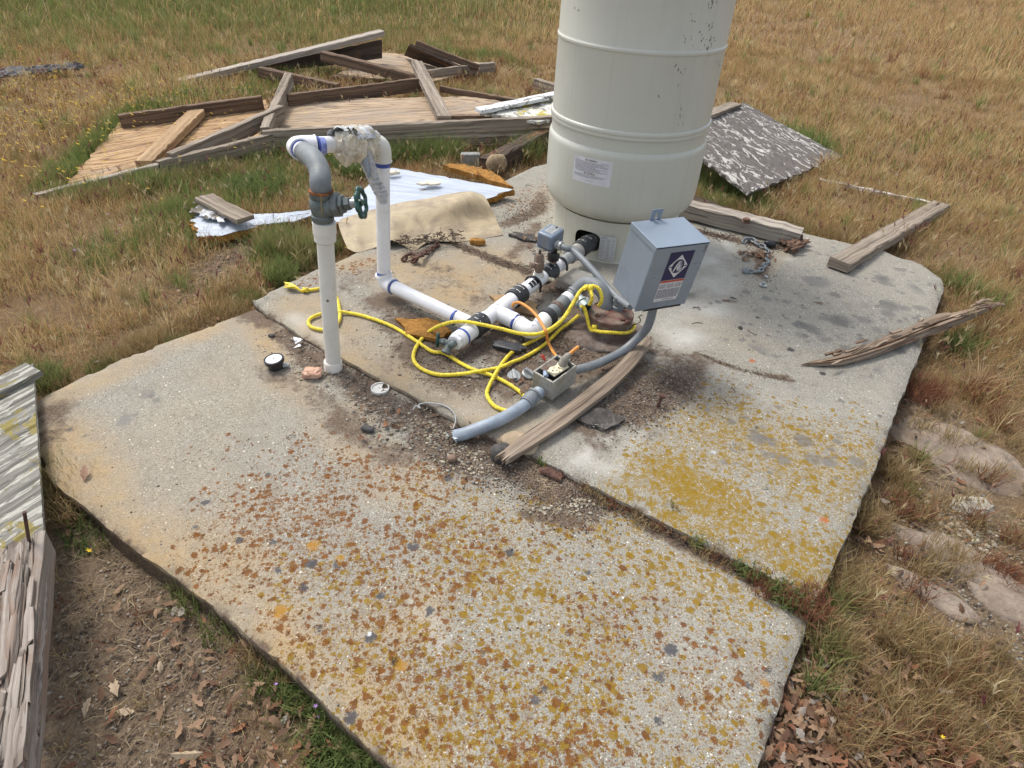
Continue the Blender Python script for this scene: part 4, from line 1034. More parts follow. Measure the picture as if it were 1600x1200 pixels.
m = MB(); m.box(L_(.012,-bdp/2+.012,-bh/2-.004), (.145,.020,.009), BR); vt = m.build('bottom_lip', GALV, CB, bevel=.001)
m = MB(); m.box(L_(.012,-bdp/2+.0015,-bh/2-.0045), (.138,.003,.0030), BR); m.box(L_(.012,-bdp/2-.0002,-bh/2+.001), (.130,.003,.0026), BR); m.build('vent_slot', BLACKP, vt)
# hanging tab
m = MB(); tw_, th_ = .040, .040; y0 = bdp/2-.001; z0 = bh/2-.004
hole = [(.0, .030), (.003,.026), (.0035,.022), (.0055,.017), (.006,.012), (.003,.008), (0,.007), (-.003,.008), (-.006,.012), (-.0055,.017), (-.0035,.022), (-.003,.026)]
outer = [(0,th_),(.014,th_),(.02,th_*.95),(.02,.02),(.02,0),(.01,0),(0,0),(-.01,0),(-.02,0),(-.02,.02),(-.02,th_*.95),(-.014,th_)]
vs = []; 
for yy in (y0, y0+.0018):
    for (a, b) in hole+outer: vs.append(L_(-.012+a, yy, z0+b))
fs = []
for k in range(12):
    k2 = (k+1) % 12; fs += [[k, k2, 12+k2, 12+k], [24+k, 36+k, 36+k2, 24+k2], [k, 24+k, 24+k2, k2], [12+k, 12+k2, 36+k2, 36+k]]
m.add(vs, fs); m.build('hanging_tab', BOXG, CB)
# sticker on the cover
def F(u, v, d=.0016): return L_(-bw/2 + u*bw, -bdp/2 - d, bh/2 - v*bh)
def quad(m, u0, v0, u1, v1, d): m.add([F(u0,v0,d), F(u1,v0,d), F(u1,v1,d), F(u0,v1,d)], [[0,1,2,3]])
m = MB(); quad(m, .30, .10, .76, .88, .0015); stk = m.build('sticker', LABELW, cov)
m = MB(); quad(m, .30, .10, .76, .535, .0019); m.build('navy_panel', LABELN, stk)
m = MB(); quad(m, .30, .54, .76, .575, .0019); m.build('red_strip', LABELR, stk)
uc, vc = .53, .325; du, dv = .190, .178
m = MB(); m.add([F(uc,vc-dv,.0023), F(uc+du,vc,.0023), F(uc,vc+dv,.0023), F(uc-du,vc,.0023)], [[0,1,2,3]]); m.build('white_diamond', LABELW, stk)
m = MB(); m.add([F(uc+.115*math.cos(t), vc+.105*math.sin(t), .0026) for t in [2*math.pi*k/32 for k in range(32)]], [list(range(32))])
m.add([F(uc-du,vc-.006,.0026), F(uc-.10,vc-.006,.0026), F(uc-.10,vc+.006,.0026), F(uc-du,vc+.006,.0026)], [[0,1,2,3]]); m.add([F(uc+.10,vc-.006,.0026), F(uc+du,vc-.006,.0026), F(uc+du,vc+.006,.0026), F(uc+.10,vc+.006,.0026)], [[0,1,2,3]])
m.build('emblem_disc', LABELN, stk)
m = MB()
for pl in ([(-.075,.075),(-.045,-.02),(-.01,-.075),(.045,-.085),(.01,-.045),(-.02,.0),(-.05,.08)], [(-.02,.03),(.01,-.03),(.07,-.065),(.035,-.02),(.015,.02),(-.005,.05)], [(.0,.05),(.03,.0),(.085,-.03),(.05,.02),(.03,.05),(.015,.085)], [(.03,.085),(.05,.04),(.095,.015),(.07,.06)]):
    m.add([F(uc+a, vc+b, .0029) for a, b in pl], [list(range(len(pl)))])
m.build('emblem_strokes', LABELW, stk)
m = MB(); rr = random.Random(3)
for (v_, n_) in [(.60,0),(.618,0),(.636,0),(.652,0)]:
    for c0 in (.315,.465,.615):
        u = c0
        while u < c0+.12:
            l = rr.uniform(.012,.04); quad(m, u, v_, min(u+l, c0+.125), v_+.008, .0019); u += l+.008
v_ = .685
while v_ < .83:
    u = .315
    while u < .73:
        l = rr.uniform(.02,.07); quad(m, u, v_, min(u+l,.745), v_+.009, .0019); u += l+.01
    v_ += .0165
quad(m, .47, .85, .68, .858, .0019); m.build('print_lines', INK, stk)
m = MB()
for (u, v_) in [(.955,.06),(.95,.085),(.962,.11),(.945,.135)]: m.add([F(u+.018*math.cos(t)*rr.uniform(.6,1.2), v_+.015*math.sin(t)*rr.uniform(.6,1.3), .0015) for t in [k*.785 for k in range(8)]], [list(range(8))])
m.build('grime_spots', CASING, cov)
# ================================================================ OUTLET BOX + CONDUITS
OBX = empty('outlet_box', P(866, 600, 0), 'open cast metal outlet box holding a cream receptacle, beside the fat grey conduit', 'outlet box')
k_ = (CH)/(CH-.056); OR_ = Matrix(((.7646,.6438,-.0298),(-.6441,.7615,-.0725),(-.024,.0746,.9969))); oc = V3((0,0,CH)) + (V3((.1238,1.6083,.0948))-V3((0,0,CH)))*k_*.985
ow, ol, oh = .0756*k_, .1083*k_, .0671*k_
m = MB(); x_, y_, z_ = ow/2, ol/2, oh/2; t_ = .006
def OL(x, y, z): return oc + OR_ @ V3((x, y, z))
m.box(OL(0,0,-z_+.003), (ow, ol, t_), OR_); 
for sx_ in (-1, 1): m.box(OL(sx_*(x_-t_/2),0,.002), (t_, ol, oh-.004), OR_)
for sy_ in (-1, 1): m.box(OL(0,sy_*(y_-t_/2),.0025), (ow-.012, t_, oh-.005), OR_)
m.build('box_body', CASTAL, OBX, bevel=.0022)
m = MB(); m.box(OL(-x_+.018, .0, z_-.002), (.024, ol*.55, .003), OR_); m.build('inner_flange', CASING, OBX)
tr = OR_ @ Matrix.Rotation(.12, 3, 'Y') @ Matrix.Rotation(-.10, 3, 'X')
rc = OL(.012, -.002, z_+.004)
m = MB(); m.box(rc - tr @ V3((0,0,.012)), (.030,.062,.020), tr); m.build('receptacle_back', BLACKP, OBX, bevel=.002)
m = MB(); m.box(rc, (.030,.070,.006), tr); 
for s_ in (-1, 1): m.lathe(rc + tr @ V3((0,s_*.0195,.002)), tr @ V3((0,0,1)), [(.0165,0),(.0168,.004),(.0155,.0058),(.002,.006)], 28)
rcp = m.build('receptacle', IVORY, OBX, 35, bevel=.001)
m = MB(); f0 = rc + tr @ V3((0,-.0195,.0084))
m.box(f0 + tr @ V3((-.006,.004,0)), (.0016,.007,.0006), tr); m.box(f0 + tr @ V3((.006,.004,0)), (.0016,.006,.0006), tr); m.lathe(f0 + tr @ V3((0,-.008,-.0003)), tr @ V3((0,0,1)), [(.0026,0),(.0026,.0006)], 10); m.build('outlet_slot', BLACKP, rcp)
m = MB(); m.lathe(rc + tr @ V3((0,0,.003)), tr @ V3((0,0,1)), [(.003,0),(.0035,.001),(.001,.002)], 10); m.build('centre_screw', BRASS, rcp)
m = MB(); pc = rc + tr @ V3((0,.0195,.008)); 
m.tube([pc, pc + V3((.004,.002,.016)), pc + V3((.012,.006,.028)), pc+V3((.02,.011,.034))], [.0145,.0135,.0095,.006], 16); plug = m.build('plug', sm('brown grey plug', (.24,.22,.18), .6, 0, .15, 60), OBX, 50)
m = MB(); q = pc+V3((.018,.010,.033)); m.tube([q, q+V3((.012,.006,.010)), q+V3((.026,.014,.019))], [.0052,.0055,.0056], 12); m.build('cord_stub', ORANGE, plug, 50)
m = MB(); m.tube([OL(-x_*.2,y_*.55,z_), OL(0,y_*.8,z_+.010), OL(.012,y_*.95,z_+.004)], [.006,.008,.006], 10); m.build('wire_clamp', GALV_L, OBX, 50)
m = MB(); w0_ = OL(.004,-y_*.75,z_-.002); m.tube([w0_, w0_+V3((-.006,-.004,.008)), w0_+V3((-.009,.004,.014))], [.006,.0075,.004], 10); m.build('blue_wire_nut', sm('blue grey plastic', (.36,.43,.55), .4), OBX, 50)
m = MB(); w0_ = OL(-x_-.004,.004,z_+.004)
for k in range(5): m.tube([w0_, w0_+V3((random.uniform(-.016,.002), random.uniform(-.012,.016), random.uniform(.004,.016)))], [.0042,.0016], 7)
m.build('red_wire_nut', RED, OBX, 50)
# fat conduit in front
c0 = P(843, 615, .040); pth = crom([OL(-.006,-y_+.002,-.008), P(838,618,.036), P(815,636,.030), P(785,654,.024), P(752,668,.014), P(728,677,.0), P(712,681,-.014)], 8)
CD = empty('fat_conduit', P(780, 656, 0), 'fat sun bleached grey conduit running from the cast box to a broken white end', 'conduit')
m = MB(); m.tube(pth[4:], .0185, 26); m.build('conduit_pipe', COND_L, CD, 50)
ad = (pth[2]-pth[14]).normalized(); q = pth[14]
m = MB(); m.lathe(q, ad, [(.019,0),(.0228,.001),(.0228,.008),(.0235,.009),(.0235,.030),(.021,.031),(.021,.040),(.0245,.041),(.0245,.047),(.019,.050)], 30); m.build('conduit_adapter', COND, CD, 30)
m = MB(); e = pth[-3]; rr = random.Random(8)
for k in range(11):
    p = e + V3((rr.uniform(-.022,.010), rr.uniform(-.020,.014), rr.uniform(-.004,.012))); d = V3((rr.uniform(-1,1), rr.uniform(-1,1), rr.uniform(-.4,.4))).normalized(); q1 = d.cross(V3((rr.random(),rr.random(),1))).normalized()
    m.add([p, p+d*.016, p+d*.012+q1*.010, p+q1*.008+V3((0,0,.003))], [[0,1,2,3]])
m.build('broken_end', sm('chalky plastic shards', (.55,.57,.57), .6), CD)
# thin conduit up to the box
pt = crom([OL(.010, y_-.004, -.004), P(920,573,.045), P(948,562,.035), P(975,547,.045), P(1000,525,.085), P(1014,506,.14), L_(.015,-.02,-bh/2-.002)], 9)
TC = empty('box_conduit', P(960, 556, 0), 'curved grey conduit rising from the cast outlet box to the control box', 'conduit')
m = MB(); m.tube(pt, .0142, 24); m.build('conduit_pipe', COND, TC, 60)
m = MB(); e = pt[-1]; m.lathe(e, (pt[-4]-pt[-1]), [(.019,0),(.019,.010),(.0155,.012),(.0155,.022)], 20); m.build('conduit_nut', GALV_L, TC, 30)
m = MB(); m.tube(crom([P(1003,492,.21), P(998,495,.19), P(1001,500,.16), P(997,505,.10), P(985,508,.03), P(970,503,.02)], 6), .0016, 8); m.build('ground_wire', sm('green brown wire', (.08,.075,.045), .6), TC, 60)
# ================================================================ ROPE
def rope(mb, pts, r=.0062, pitch=.026, k=None):
    path = [V3(p) for p in pts]
    # resample evenly
    L = [0]
    for i in range(1, len(path)): L.append(L[-1] + (path[i]-path[i-1]).length)
    n = max(6, int(L[-1]/.0028)); res = []; j = 0
    for i in range(n+1):
        s_ = L[-1]*i/n
        while j < len(L)-2 and L[j+1] < s_: j += 1
        f = (s_-L[j])/max(1e-9, L[j+1]-L[j]); res.append(path[j].lerp(path[j+1], f))
    prev = None; frames = []
    for i, p in enumerate(res):
        t = (res[min(i+1,n)]-res[max(i-1,0)]).normalized()
        if prev is None: x = t.orthogonal().normalized()
        else: x = (prev - t*prev.dot(t)).normalized()
        prev = x; frames.append((x, t.cross(x)))
    for s_ in range(3):
        q = []
        for i, p in enumerate(res):
            a = 2*math.pi*(s_/3 + (L[-1]*i/n)/pitch); x, y = frames[i]; q.append(p + (x*math.cos(a)+y*math.sin(a))*r*.50)
        mb.tube(q, r*.58, 7)
def RP(lst, k=7): return crom([P(x, y, z) for x, y, z in lst], k)
m = MB()
rope(m, RP([(470,455,.006),(486,453,.008),(504,451,.008),(519,456,.008),(527,468,.008),(530,481,.009),(531,496,.009),(524,509,.009),(506,515,.007),(489,512,.007),(482,505,.007),(486,497,.007),(503,490,.008),(520,488,.010),(531,487,.012),(545,489,.008),(562,492,.008),(588,500,.008),(617,512,.008),(652,534,.008),(675,549,.008),(695,552,.008),(721,568,.008),(744,579,.012),(772,588,.012),(801,604,.008),(818,618,.008),(822,634,.006),(808,643,.006),(787,641,.007),(770,632,.008),(761,616,.008),(765,602,.010),(772,588,.022),(784,569,.018),(801,550,.010),(830,534,.012),(856,519,.045),(874,505,.085),(888,486,.125),(898,469,.150),(905,457,.158)]))
rope(m, RP([(905,492,.06),(893,502,.035),(876,514,.012),(858,532,.008),(839,547,.008),(818,559,.010),(800,566,.012),(787,572,.024),(768,577,.012),(749,580,.024),(715,585,.008),(683,585,.008),(657,575,.008),(646,560,.008),(651,541,.009),(666,522,.012),(680,512,.055),(692,507,.078),(708,503,.090),(730,503,.094),(752,507,.094),(784,514,.090),(812,521,.088),(839,522,.090),(860,514,.095),(876,502,.105),(887,489,.120),(893,478,.135),(903,465,.150)]))
rope(m, RP([(905,457,.158),(912,450,.168),(918,447,.170),(923,455,.166),(925,466,.150),(921,476,.118)]))
rope(m, RP([(912,452,.172),(922,447,.178),(933,449,.176),(939,458,.160),(940,470,.135),(935,478,.11)]))
rope(m, crom([P(908,478,.115), P(914,484,.10)] + [V3((wcn.x+.086*math.cos(t_1), wcn.y+.086*math.sin(t_1), .048+.006*math.sin(t_1*3))) for t_1 in [-2.55+.27*i for i in range(10)]], 7))
for (x, y, z, s_) in [(477,453,.012,.014),(929,511,.052,.011),(922,450,.172,.014)]:
    c_ = P(x, y, z)
    for q in range(3):
        ax_ = V3((random.uniform(-1,1), random.uniform(-1,1), random.uniform(-1,1))).normalized(); a_ = ax_.orthogonal().normalized(); b_ = ax_.cross(a_)
        m.tube([c_ + a_*s_*.6*math.cos(t) + b_*s_*.6*math.sin(t) for t in [2*math.pi*k/14 for k in range(14)]], .0050, 7, closed=True)
for k in range(34):
    f = k/33; e = P(446 + random.uniform(-2,3), 441 + 9*f, .004+random.random()*.018); s_ = P(470, 454, .010)
    m.tube(crom([s_, s_.lerp(e, .5)+V3((0,random.uniform(-.006,.006),.008)), e], 3), [.0026,.003,.003,.0032,.003,.002,.0015], 5)
rp = m.build('yellow_rope', YELLOW, None, 60, origin=P(740, 560, 0)); rp['label'] = 'twisted yellow rope looped over the white pipes with a frayed knotted end'; rp['category'] = 'rope'
m = MB(); m.tube(crom([P(801,479,.080), P(803,474,.095), P(812,473,.105), P(826,481,.112), P(838,493,.108), P(847,507,.100), P(853,518,.098), P(856,532,.060), P(862,546,.045), P(869,556,.055), P(876,562,.068)], 7), .0050, 12)
oc_ = m.build('orange_cord', ORANGE, None, 60); oc_['label'] = 'thin orange electric cord arching from the pipes down to the cast outlet box'; oc_['category'] = 'cord'
# ================================================================ PIPE LAGGING (torn wrap hanging on the cross pipe)
LG = empty('pipe_insulation_wrap', P(556, 222, .59), 'torn pipe insulation of pale foam and grey tape hanging off the top cross pipe', 'insulation')
qa = P(531, 227, .596); qb = V(582, 223, 2.18); dl = (qb-qa).normalized(); L1 = (qb-qa).length
rr = random.Random(12); m = MB(); pts = [qa + dl*(L1*i/16) for i in range(17)]
def lump(k, i): return 1 + .34*math.sin(k*17+i*1.7)*math.sin(i*2.9+k*9) + .22*rr.uniform(-1,1)
m.tube(pts, [.027]+[.042+.007*math.sin(i*1.3) for i in range(15)]+[.028], 22, ov=lump); m.build('foam_core', FOAMP, LG, 60)
m = MB()
for j_ in range(60):
    c_ = qa + dl*(L1*rr.uniform(.05,.6)) + V3((rr.uniform(-.01,.01), -.022+rr.uniform(-.012,.01), rr.uniform(-.055,.034))); s_ = rr.uniform(.005,.012)
    m.add([c_+V3((rr.uniform(-s_,s_), rr.uniform(-s_,s_), rr.uniform(-s_,s_))) for _ in range(4)], [[0,1,2],[0,2,3],[0,3,1],[1,3,2]])
m.build('foam_crumbs', FOAMP, LG)
# outer sleeve: thin skin over the top plus the long rag hanging down the pipe
m = MB(); nu, nv = 18, 12; vs = []
for j_ in range(nv+1):
    an = -1.25 + 2.3*j_/nv
    for i in range(nu+1):
        f = i/nu; c_ = qa + dl*(L1*(.02+.9*f)); rr_ = .052 + .004*math.sin(i*1.9+j_) ; s_ = dl.cross(V3((0,0,1))).normalized()
        vs.append(c_ + s_*math.sin(an)*rr_ + V3((0,0,math.cos(an)*rr_)) + V3((0,0,.003*rr.uniform(-1,1))))
m.add(vs, [[j_*(nu+1)+i, j_*(nu+1)+i+1, (j_+1)*(nu+1)+i+1, (j_+1)*(nu+1)+i] for j_ in range(nv) for i in range(nu) if not (j_ > 7 and i < 6 and (i+j_) % 3)])
m.build('torn_sleeve', LAG, LG, 60)
Yf = 2.12
ragl = [(549,207),(553,222),(557,240),(564,258),(572,276),(578,290),(585,303),(592,316)]; ragr = [(566,203),(573,219),(580,238),(587,258),(592,276),(600,290),(606,302),(605,318)]
m = MB(); vs = []
for i, (l, r2) in enumerate(zip(crom([V(*a, Yf) for a in ragl], 4), crom([V(*a, Yf-.015) for a in ragr], 4))):
    for k in range(7):
        f = k/6; p = l.lerp(r2, f); vs.append(p + V3((0, -.014*math.sin(f*math.pi) + .003*((i % 2)-.5)*2, 0)))
n_ = len(vs)//7
m.add(vs, [[i*7+k, i*7+k+1, (i+1)*7+k+1, (i+1)*7+k] for i in range(n_-1) for k in range(6)]); m.build('hanging_sleeve', LAG, LG, 60)
m = MB(); tl = [(549,209),(551,224),(556,240),(563,254),(570,266),(575,276)]; tr_ = [(563,206),(567,222),(572,240),(576,255),(578,268),(577,277)]; vs = []
for l, r2 in zip(crom([V(*a, Yf-.02) for a in tl], 4), crom([V(*a, Yf-.03) for a in tr_], 4)):
    for k in range(5): vs.append(l.lerp(r2, k/4) + V3((0,-.012*math.sin(k/4*math.pi),0)))
n_ = len(vs)//5
m.add(vs, [[i*5+k, i*5+k+1, (i+1)*5+k+1, (i+1)*5+k] for i in range(n_-1) for k in range(4)]); m.build('tape_strip', TAPE, LG, 60)
m = MB(); m.tube([V(584,300,2.12), V(594,308,2.12), V(603,318,2.11)], [.003,.0035,.0015], 6); m.build('hanging_end', TAPE, LG)

#@@OBJECTS2
# ================================================================ FALLEN SHED WALLS
def beam_part(name, a, b, w_, h, mat, parent, **k):
    m = MB(); beam(m, a, b, w_, h, **k); return m.build(name, mat, parent, None)
def solo(name, mb, mat, label, cat, smooth=None, group=None, bevel=0, **k):
    o = mb.build(name, mat, None, smooth, bevel, **k); o['label'] = label; o['category'] = cat
    if group: o['group'] = group
    return o
# panel A, left
A = empty('fallen_wall_panel', P(260, 235, -.06), 'left fallen plywood wall panel with exposed wavy grain and a nailed stud frame', 'wall panel')
m = MB(); sheet(m, [P(92,302,-.055), P(440,222,-.02), P(415,156,.0), P(190,186,-.03)], .012, 40, 24, .0012, .012, seed=2); m.build('plywood_sheet', PLY_TAN, A)
beam_part('front_stud', P(60,316,-.075), P(250,268,-.035), .038, .085, WOOD_PALE, A, seed=3)
beam_part('front_stud', P(250,266,-.03), P(438,219,.005), .038, .10, WOOD_GREY, A, seed=4)
beam_part('back_stud', P(188,191,.0), P(410,160,.035), .036, .085, WOOD_BROWN, A, seed=5)
beam_part('cross_stud', P(309,176,.015), P(226,258,-.015), .088, .045, WOOD_TAN, A, seed=6)
beam_part('diagonal_stud', P(268,252,.0), P(440,176,.07), .040, .088, WOOD_GREY, A, seed=7)
beam_part('end_stud', P(452,124,.10), P(415,211,.03), .050, .088, WOOD_GREY, A, seed=8)
# panel B, centre
B = empty('fallen_wall_panel', P(640, 190, -.06), 'middle fallen plywood wall panel between the two others, grey stained with a loose stud across', 'wall panel')
m = MB(); sheet(m, [P(428,222,-.005), P(880,196,.10), P(760,150,.045), P(448,156,.01)], .012, 44, 20, .0012, .01, seed=12, sag=.01); m.build('plywood_sheet', PLY_OLD, B)
beam_part('front_stud', P(412,217,.02), P(905,192,.105), .038, .095, WOOD_GREY, B, seed=13)
beam_part('lower_rail', P(560,224,.0), P(905,212,.035), .038, .05, WOOD_GREY, B, seed=14)
beam_part('back_stud', P(450,158,.04), P(660,131,.07), .038, .088, WOOD_BROWN, B, seed=15)
beam_part('back_stud', P(688,139,.055), P(812,160,.06), .030, .04, WOOD_BROWN, B, seed=16)
beam_part('inner_rail', P(700,184,.075), P(880,184,.12), .038, .03, WOOD_BROWN, B, seed=17)
# panel C, back
Cc = empty('fallen_wall_panel', P(600, 110, -.06), 'farthest fallen wall panel lying in green grass, with a dark upright board', 'wall panel')
m = MB(); sheet(m, [P(520,118,-.02), P(672,128,-.02), P(778,100,-.02), P(600,82,-.01)], .012, 30, 18, .0012, .01, seed=22); m.build('plywood_sheet', PLY_OLD, Cc)
e0 = P(597, 92, .02); e1 = V(597, 62, e0.y); l0 = P(345, 122, -.06); l1 = l0 + V3((0,0,.03))
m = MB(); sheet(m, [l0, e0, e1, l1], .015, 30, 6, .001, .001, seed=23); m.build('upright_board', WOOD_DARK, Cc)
beam_part('inner_stud', P(503,87,.10), P(668,129,.01), .060, .07, WOOD_BROWN, Cc, seed=24)
beam_part('end_stud', P(668,117,.0), P(772,104,.01), .040, .07, WOOD_GREY, Cc, seed=25)
m = MB(); beam(m, P(280,129,-.05), V(598,53,e0.y) + V3((0,0,.01)), .095, .040, seed=26)
solo('long_timber', m, WOOD_PALE, 'long pale timber resting diagonally along the top of the farthest fallen panel', 'timber')
m = MB(); beam(m, P(405,112,.03), P(530,139,-.03), .05, .07, seed=27); solo('loose_stud', m, WOOD_BROWN, 'short brown stud in the green grass between the back and left fallen panels', 'timber')
T_ = empty('board_trough', P(690, 90, -.02), 'dark board trough of two joined planks lying on the back fallen panel', 'board')
a0_, a1_ = P(650,68,.17), P(748,106,.03)
beam_part('top_board', a0_, a1_, .025, .05, WOOD_BROWN, T_, seed=28)
m = MB(); sheet(m, [P(633,84,.02), P(712,112,-.01), a1_+V3((-.06,-.05,-.01)), a0_+V3((-.05,-.02,.0))], .018, 20, 6, .001, .002, seed=29); m.build('side_board', WOOD_DARK, T_)
m = MB(); beam(m, P(651,99,.11), P(694,186,.085), .088, .040, seed=30); solo('loose_stud', m, WOOD_GREY, 'short grey stud lying crosswise on the middle fallen plywood panel', 'timber')
m = MB(); beam(m, P(748,173,.15), P(885,144,.19), .075, .022, seed=31); solo('painted_board', m, LICHBOARD2 if False else flaked('white painted trim', (.3,.28,.25), (.68,.69,.68), .75, (4,18)), 'white painted trim board lying left of the tank over the fallen panel', 'board')
m = MB(); sheet(m, [P(752,176,.13), P(842,191,.125), P(905,178,.14), P(880,148,.16)], .016, 24, 16, .0015, .01, seed=32); solo('lichen_board', m, LICHBOARD2, 'white board crusted with yellow lichen just left of the tank', 'board')
m = MB(); beam(m, P(836,131,-.01), P(905,152,.0), .05, .085, seed=33); solo('loose_stud', m, WOOD_GREY, 'short post end poking out behind the left edge of the tank', 'timber')
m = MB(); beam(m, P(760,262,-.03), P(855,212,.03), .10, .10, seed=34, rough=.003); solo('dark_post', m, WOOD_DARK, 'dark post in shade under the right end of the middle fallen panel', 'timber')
m = MB(); beam(m, P(700,228,-.02), P(880,222,-.01), .12, .03, seed=35); solo('void_shade_board', m, WOOD_DARK, 'added dark board standing in for the shade below the middle fallen panel', 'board')  # dark strip added to deepen the shadowed void under the raised panel
rock('wood_block', P(776,256,.0), (.058,.034,.056), sm('sawn tan block', (.30,.225,.14), .9, 0, .2, 50, .1, (.15,.11,.08), .4, .6), 6, .3, 2, .10, 1, label='tan wood block with a rounded face beside the left side of the tank', cat='wood block')
m = MB(); m.box(P(735,250,-.03), (.11,.05,.08), Matrix.Rotation(.2, 3, 'Z')); solo('grey_block', m, sm('grey concrete block', (.27,.27,.25), .9, 0, .12, 40), 'small grey block half hidden in grass behind the foil board', 'block', None, bevel=.006)
# flaked painted sheet to the right of the tank
FS = empty('flaked_sheet', P(1190, 250, -.05), 'plywood sheet with swirls of flaking white paint right of the tank', 'plywood sheet')
m = MB(); sheet(m, [P(1168,302,.035), P(1316,244,-.055), P(1162,160,.05), P(1045,208,.16)], .014, 40, 30, .0015, .012, seed=41, uflip=True); m.build('painted_face', FLAKED, FS)
m = MB(); beam(m, P(1060,194,.17), P(1150,163,.075), .085, .022, seed=42); m.build('top_board', WOOD_GREY, FS)
# timbers and planks on the slab
BM = empty('sill_timber', P(1160, 350, 0), 'thick grey timber sill with a rusty bolt along the back edge of the slab', 'timber')
m = MB(); beam(m, P(1040,318,.045), P(1250,371,.035), .088, .070, seed=43, rough=.002); m.build('timber', WOOD_PALE, BM)
bp = P(1166,345,.078); m = MB(); hexnut(m, bp, (0,0,1), .016, .012); m.lathe(bp - V3((0,0,.006)), (0,0,1), [(.022,0),(.022,.003),(.01,.004)], 14); m.build('bolt', RUST_D, BM, 30)
m = MB(); beam(m, P(1052,306,-.04), P(1135,330,-.045), .06, .03, seed=44, rough=.004); solo('old_lath', m, WOOD_DARK, 'dark rotten lath just behind the thick timber sill right of the tank', 'board')
m = MB(); beam(m, P(1310,414,.028), P(1470,322,-.02), .090, .042, seed=45); solo('loose_timber', m, WOOD_GREY, 'grey timber with a dark sawn end reaching from the slab corner into dry grass', 'timber')
m = MB(); beam(m, P(1280,281,-.05), P(1452,318,-.03), .022, .018, seed=46, rough=.002); solo('thin_lath', m, flaked('whitish lath', (.34,.3,.26), (.6,.58,.56), .5), 'thin whitish lath in the dry grass meeting the far end of the grey timber', 'board')
def rotlog(mb, pts, ws, th, seed, flat=1.0, n=26, k=6, jag=.35):
    P_ = crom(pts, k); W_ = np.interp(np.linspace(0, 1, len(P_)), np.linspace(0, 1, len(ws)), ws); T_2 = np.interp(np.linspace(0, 1, len(P_)), np.linspace(0, 1, len(th)), th)
    rr = random.Random(seed); vs = []; fs = []; uvs = []; L = 0
    fl = [rr.random()*9 for _ in range(n)]
    for i, p in enumerate(P_):
        t = (P_[min(i+1, len(P_)-1)] - P_[max(i-1, 0)]).normalized(); x = t.cross(V3((0,0,1))).normalized(); y = x.cross(t)
        if i: L += (p-P_[i-1]).length
        for q in range(n):
            a = 2*math.pi*q/n; ca, sa = math.cos(a), math.sin(a)
            ca = math.copysign(abs(ca)**.6, ca); sa = math.copysign(abs(sa)**.6, sa)
            rg = 1 - jag*.8*(abs(math.sin(fl[q]*2.3 + .35*math.sin(L*4+fl[q])))**3) - jag*.5*(1 if math.sin(fl[(q*5) % n]*7 + L*9) > .75 else 0) + rr.gauss(0, .03)
            e = rr.uniform(-.02, .02) if i in (0, len(P_)-1) else 0
            vs.append(p + x*ca*W_[i]/2*rg + y*sa*T_2[i]/2*rg + t*e)
    off = rr.random()*20
    for i in range(len(P_)-1):
        for q in range(n):
            q2 = (q+1) % n; fs.append([i*n+q, i*n+q2, (i+1)*n+q2, (i+1)*n+q]); u0 = off+i*.03; u1 = u0+.03; v0 = off+q*.012
            uvs.append([(u0, v0), (u0, v0+.012), (u1, v0+.012), (u1, v0)])
    fs.append(list(range(n))[::-1]); uvs.append([(off+.01*q, off) for q in range(n)]); fs.append([(len(P_)-1)*n+q for q in range(n)]); uvs.append([(off+.01*q, off) for q in range(n)])
    return mb.add(vs, fs, 0, uvs)
m = MB(); rotlog(m, [P(1258,569,.006), P(1310,562,.016), P(1360,547,.020), P(1420,524,.028), P(1470,503,.035), P(1520,487,.02), P(1564,472,.01)], [.006,.044,.052,.054,.075,.050,.008], [.006,.028,.034,.036,.048,.030,.006], 3, jag=.75)
for k in range(22):
    f = random.random(); c_ = P(1270+290*f, 566-95*f, .04); d = V3((1, .55, 0)).normalized(); L_2 = random.uniform(.03,.10)
    c_ = c_ + V3((random.uniform(-.02,.02), random.uniform(-.03,.03), random.uniform(-.02,.012)))
    beam(m, c_, c_ + (d+V3((random.uniform(-.2,.2), random.uniform(-.2,.2), random.uniform(-.1,.15))))*L_2, random.uniform(.004,.012), random.uniform(.003,.006), seed=k, step=.02)
solo('rotten_log', m, WOOD_ROT, 'splintered rotten brown timber lying across the right edge of the slab', 'timber', 60)
